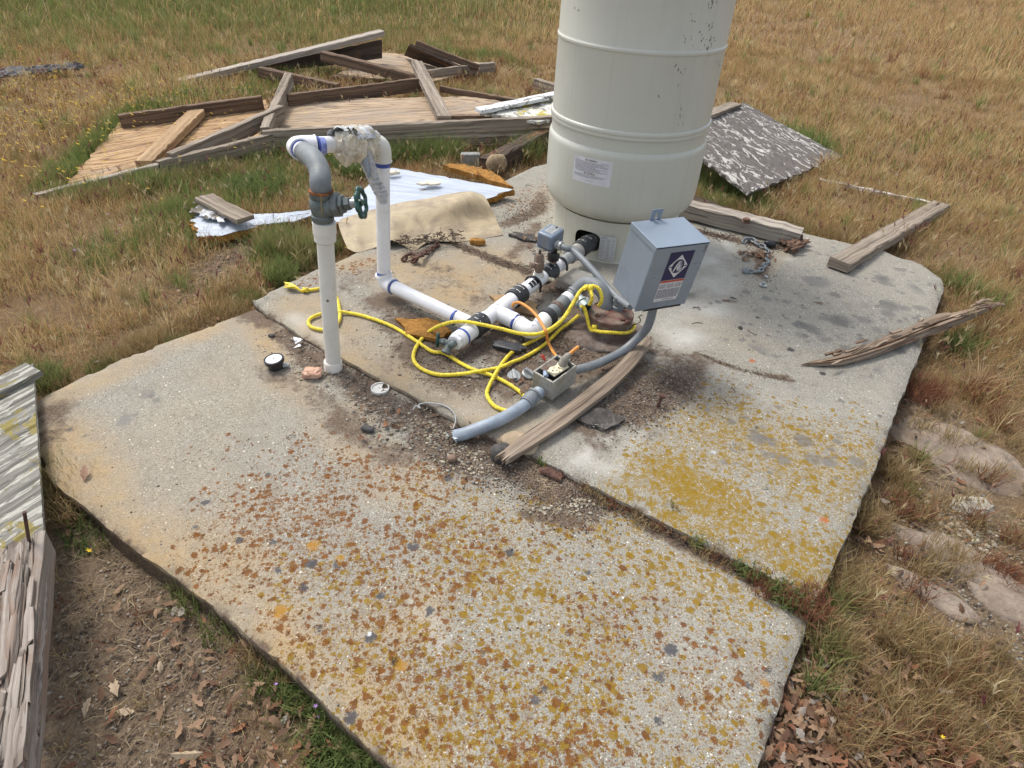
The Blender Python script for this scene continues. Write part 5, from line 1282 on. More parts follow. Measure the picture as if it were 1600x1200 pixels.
def flatplank(mb, pts, ws, th, seed):
    P_ = crom(pts, 6); rr = random.Random(seed); W_ = np.interp(np.linspace(0, 1, len(P_)), np.linspace(0, 1, len(ws)), ws); n = 14; vs = []; fs = []; uvs = []; off = rr.random()*9
    ph = [rr.random()*6 for _ in range(n+1)]
    for lay in (0, 1):
        for i, p in enumerate(P_):
            t = (P_[min(i+1, len(P_)-1)] - P_[max(i-1, 0)]).normalized(); x = t.cross(V3((0,0,1))).normalized()
            for q in range(n+1):
                f = q/n-.5; s_ = i*.35; e = .0007*math.sin(ph[q]+s_) + (.003*math.sin(s_*1.3+ph[0]) if q in (0, n) else 0)
                if lay == 0: vs.append(p + x*(f*W_[i] + e*.6) + V3((0,0,e + .001*math.cos(f*6))) + (t*rr.uniform(-.02,.02) if i in (0, len(P_)-1) else V3((0,0,0))))
                else: vs.append(vs[i*(n+1)+q] - V3((0,0,th)))
    K = len(P_)*(n+1); I = lambda i, q, l=0: l*K+i*(n+1)+q
    for i in range(len(P_)-1):
        for q in range(n):
            c4 = [(i,q),(i,q+1),(i+1,q+1),(i+1,q)]; uv = [(off+a*.03, off+b*W_[0]/n) for a, b in c4]
            fs.append([I(*c) for c in c4]); uvs.append(uv); fs.append([I(*c, 1) for c in c4[::-1]]); uvs.append(uv[::-1])
        for q in (0, n): fs.append([I(i,q), I(i+1,q), I(i+1,q,1), I(i,q,1)]); uvs.append([(off+i*.03,off),(off+i*.03+.03,off),(off+i*.03+.03,off+th),(off+i*.03,off+th)])
    for q in range(n):
        for i in (0, len(P_)-1): fs.append([I(i,q), I(i,q+1), I(i,q+1,1), I(i,q,1)]); uvs.append([(off,off+q*.01),(off,off+q*.01+.01),(off+th,off+q*.01+.01),(off+th,off+q*.01)])
    return mb.add(vs, fs, 0, uvs)
m = MB(); flatplank(m, [P(789,712,.020), P(830,683,.026), P(880,650,.032), P(940,604,.038), P(985,562,.045), P(1014,528,.050)], [.036,.048,.052,.054,.046,.030], .014, 5)
solo('weathered_slat', m, wood('brown grey slat', (.36,.295,.225), (.25,.195,.145), (.10,.075,.055), .7, .5), 'long weathered split slat lying on the slab in front of the cast outlet box', 'board')
m = MB(); flatplank(m, [P(905,622,.012), P(950,590,.014), P(985,556,.016)], [.012,.02,.010], .008, 7); solo('wood_sliver', m, WOOD_GREY, 'thin sliver of wood along the upper side of the long split slat', 'wood sliver')
# heap of rotten splinters at the end of the sill
m = MB(); rr = random.Random(14)
for k in range(26):
    c_ = P(1238 + rr.gauss(0,9), 380 + rr.gauss(0,6), .006 + rr.random()*.025); an = rr.uniform(.2, 1.5); L_2 = rr.uniform(.03, .10)
    d = V3((math.cos(an), math.sin(an), rr.uniform(-.1,.5))); beam(m, c_, c_+d*L_2*.8, rr.uniform(.008,.02), rr.uniform(.003,.008), seed=k, step=.02, rough=.002)
solo('splinter_heap', m, wood('dark splinters', (.24,.15,.10), (.13,.08,.055), (.04,.025,.02)), 'heap of dark rotten splinters at the right end of the thick timber sill', 'wood splinters')
# left edge: siding sheet and rotten post
SD = empty('siding_panel', P(30, 700, -.06), 'grooved weathered siding panel with yellow lichen at the left edge', 'siding panel')
pa, pb = P(51,566,.02), P(68,842,.05); lf = (P(0,722,.04)-P(57,688,.04)).normalized()*.75
def groove(u, v): s_ = (v*14) % 1; return -.004 if s_ < .16 else .0
m = MB(); sheet(m, [pa+lf, pa, pb, pb+lf], .014, 16, 90, .0006, .0012, seed=51, hfun=groove); m.build('siding_sheet', LICHBOARD, SD)
m = MB(); beam(m, P(54,577,.032), P(54,577,.032)+lf*1.1, .075, .02, seed=52); m.build('batten', LICHBOARD, SD)
n0 = P(46,850,.09); m = MB(); m.tube([n0, V(38,800,n0.y)], .0035, 8); solo('rusty_nail', m, RUST_D, 'rusty nail standing at the top end of the rotten post on the left', 'nail', 60)
RPs = empty('rotten_post', P(40, 1000, -.05), 'rotten silver grey post with deep splits at the lower left edge', 'post')
m = MB(); rotlog(m, [P(38,862,.075), P(32,930,.08), P(24,1000,.08), P(16,1080,.08), P(6,1180,.08), P(-6,1300,.08)], [.075,.085,.09,.088,.085,.08], [.06]*6, 21, n=84, k=9, jag=.34); m.build('split_core', WOOD_ROTG, RPs, 60)
m = MB(); beam(m, P(74,848,.065), P(34,1300,.07), .014, .075, seed=53, rough=.0012); m.build('outer_face', WOOD_ROTG, RPs)
rr = random.Random(77)
for k in range(30):
    f0 = rr.uniform(0, .75); f1 = min(1.05, f0 + rr.uniform(.12, .45)); of = rr.uniform(-25, 26); zz_ = .100 + rr.uniform(-.006, .016)
    A_ = P(40-38*f0+of, 862+380*f0, zz_); B_ = P(40-38*f1+of+rr.uniform(-5,5), 862+380*f1, zz_ + rr.uniform(-.008,.006)); m = MB()
    beam(m, A_, B_, rr.uniform(.005,.014), rr.uniform(.008,.024), rough=.0009, endj=.012, seed=200+k, step=.03, roll=rr.uniform(-.3,.3)); m.build('splinter', WOOD_ROTG, RPs)
for k in range(4):
    m = MB(); x0 = 40+random.uniform(-14,20); y0 = 870+k*75; rotlog(m, [P(x0,y0,.115), P(x0-8,y0+60,.12), P(x0-13,y0+120,.113)], [.012,.022,.010], [.008,.012,.006], 40+k, n=14, jag=.5); m.build('splinter', WOOD_ROTG, RPs, 60)
m = MB(); beam(m, P(20,868,.06), P(-30,1000,.06), .08, .045, seed=54); solo('post_offcut', m, WOOD_GREY, 'grey square offcut tucked between the siding panel and the rotten post', 'timber')
# ================================================================ FOAM BOARDS, SHEETS, SCRAPS
def board2(name, c4, th, label, seed, nu=24, nv=16):
    o = empty(name, (V3(c4[0])+V3(c4[2]))/2 - V3((0,0,th)), label, 'foam board')
    m = MB(); sheet(m, [V3(q)-V3((0,0,.0015)) for q in c4], th, nu, nv, .0012, .010, seed=seed); m.build('foam_core', FOAM, o)
    m = MB(); sheet(m, [V3(q)+V3((0,0,.0015)) for q in c4], .001, nu, nv, .0004, .006, seed=seed+1); m.build('foil_facing', FOIL, o)
    return o
o = board2('foam_board', [P(498,350,.01), P(690,338,.01), P(800,296,.05), P(612,262,.03)], .028, 'big foil faced foam board under the fibreglass sheet', 61)
m = MB(); sheet(m, [P(690,257,.012), P(802,292,.035), P(770,268,.022), P(722,256,.01)], .026, 14, 8, .002, .01, seed=63); solo('foam_slab', m, FOAM, 'bare orange foam strip showing beyond the far edge of the foil board', 'foam')
o = board2('foam_board', [P(310,370,-.03), P(350,368,-.03), P(470,334,-.02), P(300,335,-.02)], .030, 'small broken foil faced foam board under the short plank', 65)
m = MB(); sheet(m, [P(390,352,-.022), P(462,345,-.02), P(520,324,-.02), P(400,338,-.018)], .006, 24, 10, .0006, .004, seed=67); solo('foil_strip', m, FOIL, 'ragged foil strip right of the short plank, running behind the riser', 'foil')
m = MB(); sheet(m, [P(292,330,-.005), P(345,345,.0), P(380,330,.0), P(320,318,-.005)], .003, 16, 12, .004, .016, seed=68); solo('torn_film', m, flaked('mottled white film', (.3,.26,.22), (.7,.7,.7), .55, (14,14)), 'torn mottled white film under the left end of the short plank', 'plastic film')
m = MB(); beam(m, P(318,308,.02), P(384,343,.02), .085, .022, seed=69); solo('short_plank', m, WOOD_GREY, 'short grey plank lying on the broken foil board left of the riser', 'board')
# draped fibreglass sheet
rows = [([(533,342),(555,335),(580,328),(610,320),(640,314),(668,310),(700,303),(735,299),(756,305)], [.03,.035,.045,.05,.06,.07,.08,.09,.07]),
        ([(529,350),(553,345),(580,340),(610,334),(640,329),(668,324),(700,316),(735,308),(764,318)], [.04,.055,.07,.09,.10,.11,.125,.14,.09]),
        ([(534,367),(556,368),(585,362),(612,352),(636,356),(660,358),(690,350),(735,345),(775,342)], [.03,.035,.04,.085,.06,.045,.05,.03,.02]),
        ([(543,388),(560,394),(587,386),(610,375),(630,383),(648,391),(672,377),(722,377),(786,367)], [.005,.004,.012,.060,.02,.004,.022,.006,.004])]
cp = [crom([P(x, y, z*.66) for (x, y), z in zip(*r_2)], 9) for r_2 in rows]; cols = [crom([cp[r_2][i] for r_2 in range(4)], 8) for i in range(len(cp[0]))]
m = MB(); ni, nj = len(cols), len(cols[0]); vs = []
for i in range(ni):
    for j in range(nj): vs.append(cols[i][j] + V3((0,0,.0005*math.sin(i*1.1+.2*j))))
K = len(vs); vs += [v - V3((0,0,.0025)) for v in vs]
fs = []; uvs = []
for i in range(ni-1):
    for j in range(nj-1):
        q = [i*nj+j, (i+1)*nj+j, (i+1)*nj+j+1, i*nj+j+1]; uv = [(a/nj*.0+.02*(k_2//nj), .02*(k_2 % nj)) for a, k_2 in zip(q, q)]
        fs.append(q); uvs.append(uv); fs.append([k_2+K for k_2 in q[::-1]]); uvs.append(uv[::-1])
for i in range(ni-1):
    for j in (0, nj-1): a, b = i*nj+j, (i+1)*nj+j; fs.append([a, b, b+K, a+K]); uvs.append([(0,0)]*4)
for j in range(nj-1):
    for i in (0, ni-1): a, b = i*nj+j, i*nj+j+1; fs.append([a, b, b+K, a+K]); uvs.append([(0,0)]*4)
m.add(vs, fs, 0, uvs); solo('fibreglass_sheet', m, FIBRE, 'curled tan fibreglass sheet draped over the foil board behind the downpipe', 'fibreglass sheet', 60)
def scrap(name, px, py, z, rx, ry, th, mat, label, cat, seed, rot=0, n=14, jag=.28, tilt=(0,0)):
    rr = random.Random(seed); c_ = P(px, py, z); vs = []; pts = []
    for k in range(n):
        a = 2*math.pi*k/n; r2 = 1 + rr.uniform(-jag, jag); x, y = rx*math.cos(a)*r2, ry*math.sin(a)*r2; ca, sa = math.cos(rot), math.sin(rot); pts.append((x*ca-y*sa, x*sa+y*ca))
    rings = [1.0, .8, .45]; m = MB()
    for s_ in rings:
        for x, y in pts: vs.append(c_ + V3((x*s_, y*s_, th*(.75 if s_ == 1 else 1) + x*tilt[0] + y*tilt[1] + rr.uniform(-.12,.12)*th)))
    vs.append(c_ + V3((0,0,th))); b0_ = len(vs)
    for x, y in pts: vs.append(c_ + V3((x*.97, y*.97, x*tilt[0]+y*tilt[1])))
    fs = []
    for r2 in range(2):
        for k in range(n): k2 = (k+1) % n; fs.append([r2*n+k, r2*n+k2, (r2+1)*n+k2, (r2+1)*n+k])
    for k in range(n): k2 = (k+1) % n; fs.append([2*n+k, 2*n+k2, 3*n]); fs.append([k2, k, b0_+k, b0_+k2])
    fs.append([b0_+k for k in range(n)][::-1]); m.add(vs, fs)
    return solo(name, m, mat, label, cat, 50)
scrap('foam_scrap', 663, 516, .002, .105, .055, .020, FOAM, 'large flat orange brown foam scrap beside the long white floor pipe', 'foam scrap', 3, -.45, tilt=(.03,-.02))
scrap('foam_scrap', 748, 381, .004, .035, .022, .02, FOAM, 'small orange foam lump at the right front of the fibreglass sheet', 'foam scrap', 4)
scrap('foam_scrap', 672, 288, .05, .05, .022, .010, FOAMP, 'pale foam scrap on the foil board', 'foam scrap', 5, .2, 16, .4)
scrap('foam_scrap', 612, 272, .045, .035, .02, .016, FOAMP, 'crumbly pale foam scrap at the far left corner of the foil board', 'foam scrap', 6, .3, 16, .4)
scrap('flat_stone', 803, 478, .0, .11, .055, .016, sm('orange sandstone', (.36,.24,.13), .9, 0, .2, 20, .1, (.2,.14,.09), .4, .6), 'flat orange brown stone beneath the pipe branch', 'stone', 7, -.5)
scrap('felt_piece', 933, 655, .003, .075, .048, .014, FELT, 'dark gritty roofing felt piece right of the split slat', 'roofing felt', 8, -.25, 16, .18)
scrap('felt_flake', 820, 372, .003, .075, .03, .012, FELT, 'dark curled felt flake between the fibreglass sheet and the tank', 'roofing felt', 9, -.3, 16, .3)
scrap('rubber_flap', 795, 545, .004, .060, .024, .018, BLACK, 'black rubber flap on the soil below the white elbow', 'rubber piece', 10, -.15, 14, .2)
scrap('bark_piece', 860, 742, -.022, .035, .016, .012, RUST_D, 'reddish bark piece beside the slab joint', 'bark', 11, -.6)
m = MB(); c4 = [P(868,449,.002), P(905,463,.002), P(928,441,.002), P(895,430,.002)]; top4 = [p_ + V3((0,0,.035)) for p_ in c4]; m.hexa(c4+top4); solo('clear_cover', m, CLEAR, 'clear dusty plastic cover box in front of the tank skirt', 'plastic cover', None, bevel=.003)
# stones
rock('end_stone', P(783,709,-.01), (.028,.024,.032), SLATE, 2, .5, 3, .18, 1.2, label='dark squarish stone at the left end of the split slat', cat='stone')
rock('flat_block', P(812,692,-.004), (.055,.035,.012), sm('tan flat stone', (.36,.28,.19), .9, 0, .15, 30, .1, None, 0, .6), 3, -.6, 3, .15, 1.2, label='tan flat stone wedged under the lower end of the split slat', cat='stone')
rock('pink_stone', P(487,583,-.008), (.030,.020,.017), PINK, 5, .1, 3, .30, 1.4, label='pink stone on the soil just left of the riser base', cat='stone', smooth=10)
rock('white_stone', Gp(1522,792), (.055,.038,.016), WSTONE, 7, .2, 3, .35, 1.5, label='flat white stone on the dirt between the granite outcrops', cat='stone', smooth=10)
rock('dark_pebble', P(574,670,-.016), (.020,.010,.009), SLATE, 8, -.2, 3, .2, 1, label='long dark pebble on the lower slab edge of the soil strip', cat='stone')
rock('dark_pebble', P(424,524,-.018), (.012,.008,.005), SLATE, 9, 0, 2, .2, 1, label='small flat dark pebble above the pressure gauge', cat='stone')
rock('brown_pebble', P(706,716,-.016), (.013,.012,.010), sm('brown pebble', (.2,.13,.09), .8), 10, 0, 2, .15, 1, label='round brown pebble below the broken conduit end', cat='stone')
rock('black_pebble', P(1157,512,.004), (.008,.008,.006), SLATE, 11, 0, 2, .2, 1, label='small black pebble alone on the pale slab right of the box', cat='stone')
rock('granite_outcrop', Gp(1500,712,-.016), (.25,.14,.036), GRANITE, 12, -.75, 5, .26, 1.1, label='dark topped granite outcrop nearest the right edge of the slab', cat='rock')
rock('granite_outcrop', Gp(1515,895,-.016), (.21,.085,.036), GRANITE, 14, -.72, 5, .26, 1.1, label='long pinkish granite outcrop below the flat white stone', cat='rock')
rock('granite_outcrop', Gp(1452,932,-.016), (.12,.045,.034), GRANITE, 15, -.85, 5, .26, 1.1, label='small narrow granite outcrop left of the long pinkish one', cat='rock')
rock('granite_outcrop', Gp(1580,955,-.016), (.12,.06,.04), GRANITE, 16, -.75, 5, .26, 1.1, label='lowest granite outcrop running off the right edge', cat='rock')
m = MB(); rr = random.Random(31)
for k in range(150):
    f = rr.random(); p = P(622+95*f+rr.gauss(0,5), 379-12*f+rr.gauss(0,4), .020+rr.random()*.022); a = rr.uniform(0, 6.3); d = V3((math.cos(a), math.sin(a), rr.uniform(-.3,.4))); L_2 = rr.uniform(.006,.035)
    m.tube([p, p+d*L_2*.5+V3((rr.uniform(-.004,.004),0,.002)), p+d*L_2], [rr.uniform(.0008,.003)]*3, 5)
t_ = m.build('soil_litter', WOOD_DARK, None, kind='stuff'); t_['label'] = 'dark soil and twig litter gathered along the front of the draped fibreglass sheet'; t_['category'] = 'litter'
# ================================================================ SMALL HARDWARE
gc_ = P(432, 574, -.022); GA = empty('pressure_gauge', gc_, 'round black pressure gauge with a white dial lying face up on the slab', 'gauge'); ga = V3((-.10,-.02,1)).normalized()
m = MB(); m.lathe(gc_, ga, [(.022,0),(.0245,.002),(.0245,.020),(.0290,.023),(.0315,.025),(.0315,.034),(.0285,.0355),(.0272,.0342),(.0262,.0332)], 40); m.build('gauge_case', BLACKP, GA, 30)
m = MB(); fo = gc_ + ga*.0336; m.lathe(fo, ga, [(.0254,0),(.0254,.0004)], 32); dial = m.build('dial', sm('dial white', (.66,.68,.67), .3, 0, .05, 60, .5), GA)
gx = V3((1,0,.1)).cross(ga).cross(ga).normalized() * -1; gy = ga.cross(gx); m = MB()
for k in range(28):
    a = -.8 + 4.7*k/27; d = gx*math.cos(a)+gy*math.sin(a); q = d.cross(ga); l = .0035 if k % 3 else .006; w_ = .0004; c_ = fo + ga*.0006
    m.add([c_+d*.022-q*w_, c_+d*.022+q*w_, c_+d*(.022-l)+q*w_, c_+d*(.022-l)-q*w_], [[0,1,2,3]])
m.build('dial_ticks', INK, dial)
m = MB(); a = 2.1; d = gx*math.cos(a)+gy*math.sin(a); q = d.cross(ga); c_ = fo + ga*.0010; m.add([c_-d*.006-q*.001, c_-d*.006+q*.001, c_+d*.019], [[0,1,2]]); m.lathe(fo+ga*.0006, ga, [(.002,0),(.002,.001)], 10); m.build('needle', BLACKP, dial)
m = MB(); m.tube([gc_ + V3((.020,.002,.008)), gc_ + V3((.036,.006,.007)), gc_+V3((.040,.006,.007))], [.0075,.0075,.0055], 10); m.build('threaded_stem', GALV_L, GA, 30)
# pvc stub with broken disc
sc2 = P(594, 608, -.022); SB = empty('pipe_stub', sc2, 'capped white pipe stub flush with the soil, its disc broken by a dark hole', 'pipe stub')
m = MB(); m.lathe(sc2, (0,0,1), [(.0285,-.02),(.0285,.006),(.0255,.006),(.0255,-.02)], 30, closed=True); m.build('pipe_rim', PVC_OLD, SB, 30)
m = MB(); pts = [(math.cos(t)*.0252, math.sin(t)*.0252) for t in [2*math.pi*k/36 for k in range(36)]]; hole_ = {2,3,4,5,6,7}
vs = [sc2 + V3((x, y, .002)) for x, y in pts] + [sc2 + V3((.004,.002,.002)), sc2 + V3((.010,.010,.002)), sc2+V3((.0045,.013,.002)), sc2+V3((.014,.002,.002))]
m.add(vs, [[k, k+1, 36] for k in range(8, 35)] + [[35, 0, 36], [0, 39, 36], [0, 1, 39], [36, 38, 8]] ); m.build('broken_disc', PVC_OLD, SB)
m = MB(); m.lathe(sc2+V3((0,0,-.012)), (0,0,1), [(.0254,0),(.0254,.001)], 24); m.build('dark_inside', BLACKP, SB)
m = MB(); rr = random.Random(6)
for k in range(6):
    c_ = P(462+rr.uniform(-8,8), 535+rr.uniform(-5,7), -.012+rr.random()*.008); s_ = .022
    m.add([c_+V3((rr.uniform(-s_,s_), rr.uniform(-s_,s_), rr.uniform(-.004,.008))) for _ in range(4)], [[0,1,2],[0,2,3]])
solo('torn_plastic', m, PVC, 'crumpled white plastic scrap in the hollow above the pink stone', 'plastic scrap')
m = MB(); m.tube(crom([P(645,641,-.012), P(650,634,-.008), P(657,638,-.008), P(655,632,-.004), P(672,630,.002), P(695,634,.004), P(709,645,.004), P(712,658,-.004), P(708,670,-.012)], 7), .0022, 8); solo('bent_wire', m, GALV_L, 'bent grey wire hook in the soil left of the broken conduit end', 'wire', 60)
for (x, y, rz, lab) in [(803,589,.25,'left grey blanking plug with a raised bar near the cast outlet box'), (825,586,1.1,'right grey blanking plug with a raised bar touching the cast outlet box')]:
    c_ = P(x, y, .004); pz = Matrix.Rotation(rz, 3, 'Z') @ Matrix.Rotation(.35, 3, 'X'); o = empty('blanking_plug', c_, lab, 'plug'); m = MB(); m.lathe(c_, pz @ V3((0,0,1)), [(.020,0),(.022,.001),(.022,.007),(.0195,.009),(.002,.0095)], 26); m.build('disc', SWG if False else GALV_L, o, 30)
    m = MB(); m.box(c_ + pz @ V3((0,0,.014)), (.011,.036,.014), pz); m.build('bar', GALV_L, o, bevel=.002)
def chain(name, path, mat, label, L=.030, r=.0042, wide=.020):
    pts = crom([P(x, y, z) for x, y, z in path], 10); acc = [0]
    for i in range(1, len(pts)): acc.append(acc[-1]+(pts[i]-pts[i-1]).length)
    o = empty(name, P(path[0][0], path[0][1], 0), label, 'chain'); n = int(acc[-1]/(L*.72)); j = 0
    for k in range(n+1):
        s_ = acc[-1]*k/n
        j = max(0, min(len(pts)-2, next((i for i in range(len(acc)-1) if acc[i+1] >= s_), len(pts)-2))); c_ = pts[j].lerp(pts[j+1], (s_-acc[j])/max(1e-9, acc[j+1]-acc[j]))
        t = (pts[j+1]-pts[j]).normalized(); up = V3((0,0,1)); x = t.cross(up).normalized(); up = x.cross(t); a = (.5 if k % 2 else -.75) + random.uniform(-.15,.15); x = x*math.cos(a)+up*math.sin(a)
        ring = []
        for q in range(20):
            an = 2*math.pi*q/20; cx_, sx_ = math.cos(an), math.sin(an)
            ring.append(c_ + t*(math.copysign(abs(cx_)**.8, cx_)*(L/2-r)) + x*(math.copysign(abs(sx_)**.8, sx_)*(wide/2-r)))
        m = MB(); m.tube(ring, r, 8, closed=True); m.build('link', mat, o, 60)
    return o
chain('grey_chain', [(1163,377,.008),(1168,372,.016),(1175,374,.014),(1182,381,.010),(1190,384,.010),(1197,388,.009),(1199,395,.008),(1197,402,.008),(1200,409,.008),(1194,415,.008),(1191,420,.009),(1183,425,.008),(1172,424,.008)], GALV, 'grey galvanised chain lying in wood crumbs on the right of the slab', .040, .0050, .026)
chain('rusty_chain', [(632,404,.012),(640,397,.026),(650,404,.020),(644,409,.012),(655,400,.034),(662,397,.022),(670,392,.016),(677,387,.014),(683,382,.012)], RUST_D, 'rusty brown chain piled in front of the fibreglass sheet', .034, .0055, .024)
q = P(1165, 424, .008); m = MB(); m.lathe(q, V3((-.3,-.5,.8)), [(.006,-.004),(.014,0),(.015,.006),(.010,.012),(.004,.013)], 18); solo('eye_bolt', m, GALV, 'grey domed bolt head at the lower end of the grey chain', 'bolt', 40)
rock('plastic_lump', P(1203,381,.016), (.026,.016,.015), BLACKP, 3, -.2, 3, .10, 1, label='smooth black plastic lump above the grey chain', cat='plastic lump')
q = P(1192, 446, .003); m = MB(); m.lathe(q, (0,0,1), [(.015,0),(.016,.001),(.016,.003),(.006,.0032),(.006,.014),(.004,.016)], 20); solo('washer_stud', m, GALV_L, 'pale washer and stud on the slab just below the grey chain', 'washer', 30)
q = P(1196, 434, .004); m = MB(); hexnut(m, q, V3((.3,-.2,1)), .009, .009); solo('hex_nut', m, GALV_L, 'small bright hex nut between the grey chain and the pale washer', 'nut', 30)
q = P(1027, 636, .0); m = MB(); m.lathe(q, V3((.2,.1,1)), [(.005,0),(.005,.035),(.010,.036),(.010,.044),(.004,.045)], 10); solo('rusty_bolt', m, RUST_D, 'short rusty bolt standing in the soil right of the roofing felt', 'bolt', 30)
m = MB(); sheet(m, [P(-30,124,-.03), P(130,104,-.02), P(125,98,.0), P(-30,108,.0)], .012, 20, 5, .006, .03, seed=77); solo('roofing_strip', m, sm('dark grey roofing strip', (.10,.10,.105), .85, 0, .2, 8), 'dark grey flat strip lying in far grass at the upper left edge', 'roofing sheet')
# a few twigs on the slabs
for (pp, lab) in [([(744,552),(741,563),(738,574)], None)]: pass
rr = random.Random(9); m = MB()
for k in range(46):
    x, y = rr.choice([(1160,480),(1000,560),(800,610),(560,640),(690,420),(820,330),(900,690),(650,560),(1230,500),(1050,610)]); x += rr.gauss(0,55); y += rr.gauss(0,22)
    p = P(x, y, 0); 
    if not inpoly(np.array([p.x]), np.array([p.y]), S2)[0]: p = P(x, y, Z1)
    a = rr.uniform(0, 6.3); L_2 = rr.uniform(.01, .045); d = V3((math.cos(a), math.sin(a), 0)); n_ = V3((-d.y, d.x, 0))
    m.tube(crom([p+V3((0,0,.002)), p+d*L_2*.5+n_*rr.uniform(-.006,.006)+V3((0,0,.004)), p+d*L_2+V3((0,0,.002))], 3), rr.uniform(.0006,.0013), 5)
for (xa, ya, xb, yb, sp, n_9, z9) in [(905,757,1275,950,9,260,-.022),(440,520,790,725,22,260,-.022),(640,500,1000,560,34,240,.002),(950,660,1080,590,22,90,.002),(700,378,880,440,9,90,.002),(1090,362,1235,388,7,90,.002)]:
    for k in range(n_9):
        t = rr.random(); p = P(xa+(xb-xa)*t+rr.gauss(0,sp*.6), ya+(yb-ya)*t+rr.gauss(0,sp*.5), z9)
        if inpoly(np.array([p.x]), np.array([p.y]), S2)[0] != (z9 > 0): continue
        a = rr.uniform(0, 6.3); L_2 = rr.uniform(.006, .030); d = V3((math.cos(a), math.sin(a), rr.uniform(0,.25))); n_ = V3((-d.y, d.x, 0))
        m.tube([p+V3((0,0,.001)), p+d*L_2*.5+n_*rr.uniform(-.004,.004)+V3((0,0,.002)), p+d*L_2], rr.uniform(.0005,.0013), 4)
t_ = m.build('loose_twigs', WOOD_DARK, None, kind='stuff'); t_['label'] = 'tiny dark twigs and stems scattered over both concrete slabs'; t_['category'] = 'twigs'
# ================================================================ VEGETATION, LEAVES, GRAVEL (masses nobody could count)
def npmesh(name, co, faces_by_n, tone, mat, label, cat):
    me = bpy.data.meshes.new(name); me.vertices.add(len(co)); me.vertices.foreach_set('co', co.astype(np.float32).ravel())
    li = np.concatenate([f.ravel() for f in faces_by_n]); tot = np.concatenate([np.full(len(f), f.shape[1]) for f in faces_by_n]); st = np.concatenate([[0], np.cumsum(tot)[:-1]])
    me.loops.add(len(li)); me.loops.foreach_set('vertex_index', li.astype(np.int32)); me.polygons.add(len(tot))
    me.polygons.foreach_set('loop_start', st.astype(np.int32)); me.polygons.foreach_set('loop_total', tot.astype(np.int32)); me.update()
    a = me.attributes.new('tone', 'FLOAT_COLOR', 'POINT'); a.data.foreach_set('color', np.concatenate([tone, np.ones((len(tone), 1))], 1).astype(np.float32).ravel())
    me.materials.append(mat)
    o = link(name, me, None, V3((0,0,0)), kind='stuff', label=label, cat=cat); return o
def blades(x, y, z, h, w_, lean, tone_b, tone_t, az=None):
    "curved blades: quad + tip triangle; tone interpolates from foot to tip"
    n = len(x); az = rng.uniform(0, 2*np.pi, n) if az is None else az
    dx, dy = np.cos(az), np.sin(az); fa = rng.uniform(0, 2*np.pi, n); wx, wy = np.cos(fa)*w_/2, np.sin(fa)*w_/2
    l1, l2 = lean*.35*h, lean*h; hz = np.sqrt(np.maximum(.05, 1-(lean*.8)**2))*h
    p = np.stack([np.stack([x-wx, y-wy, z], 1), np.stack([x+wx, y+wy, z], 1), np.stack([x+dx*l1+wx*.8, y+dy*l1+wy*.8, z+hz*.58], 1), np.stack([x+dx*l1-wx*.8, y+dy*l1-wy*.8, z+hz*.58], 1), np.stack([x+dx*l2, y+dy*l2, z+hz], 1)], 1)
    b = np.arange(n)[:, None]*5; quad = b + np.array([[0,1,2,3]]); tri = b + np.array([[3,2,4]])
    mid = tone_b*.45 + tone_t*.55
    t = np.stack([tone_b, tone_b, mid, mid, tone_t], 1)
    return p.reshape(-1, 3), [quad, tri], t.reshape(-1, 3)
obst = [[P(*q) for q in poly] for poly in ([(92,300,-.05),(438,222,-.02),(415,158,0),(190,188,-.03)], [(412,215,0),(880,190,.10),(820,165,.05),(448,158,.01)], [(530,112,-.02),(672,126,-.02),(770,100,-.02),(600,84,-.01)],
   [(1168,300,.03),(1312,243,-.05),(1162,163,.05),(1045,208,.16)], [(500,350,.02),(690,345,.05),(800,296,.06),(612,262,.03)], [(310,368,-.03),(400,360,-.03),(520,322,-.02),(300,335,-.02)])]
sid = [tuple(pa+lf), tuple(pa), tuple(pb), tuple(P(70,850,0)), tuple(P(45,1250,0)), tuple(P(-250,1250,0))]; obst.append([V3(q) for q in sid])
rocks_ = [([(1450,680),(1560,745)], .10), ([(1440,850),(1590,950)], .065), ([(1410,890),(1500,975)], .03)]
def scatter(n, r0, r1):
    # in a sector round the view point, even over area, kept near the view cone with a margin either side
    a = rng.uniform(-1.05, 1.05, n); r = np.sqrt(rng.uniform(r0*r0, r1*r1, n)); x = r*np.sin(a); y = r*np.cos(a)
    px, py, q = proj(x, y, -.07); k = (q > .1) & (px > -260) & (px < 1860) & (py > -140) & (py < 1380); x, y = x[k], y[k]
    k = ~(inpoly(x, y, S1) | inpoly(x, y, S2))
    for o_ in obst: k &= ~inpoly(x, y, o_)
    x, y = x[k], y[k]; k = np.ones(len(x), bool)
    for pth_, rad in rocks_:
        pts = [P(a_, b_, -.08) for a_, b_ in pth_]; k &= dpoly(x, y, pts, False) > rad*(.8+.4*rng.random(len(x)))
    return x[k], y[k]
def mixc(a, b, t): return np.asarray(a)[None, :]*(1-t[:, None]) + np.asarray(b)[None, :]*t[:, None]
CO, FQ, FT, TN = [], [], [], []; base = 0
def push(r):
    global base
    co, fs, t = r; CO.append(co); FQ.append(fs[0]+base); FT.append(fs[1]+base); TN.append(t); base += len(co)
def flush(name, label, cat):
    global CO, FQ, FT, TN, base
    npmesh(name, np.concatenate(CO), [np.concatenate(FQ), np.concatenate(FT)], np.concatenate(TN), TONE, label, cat); CO, FQ, FT, TN = [], [], [], []; base = 0
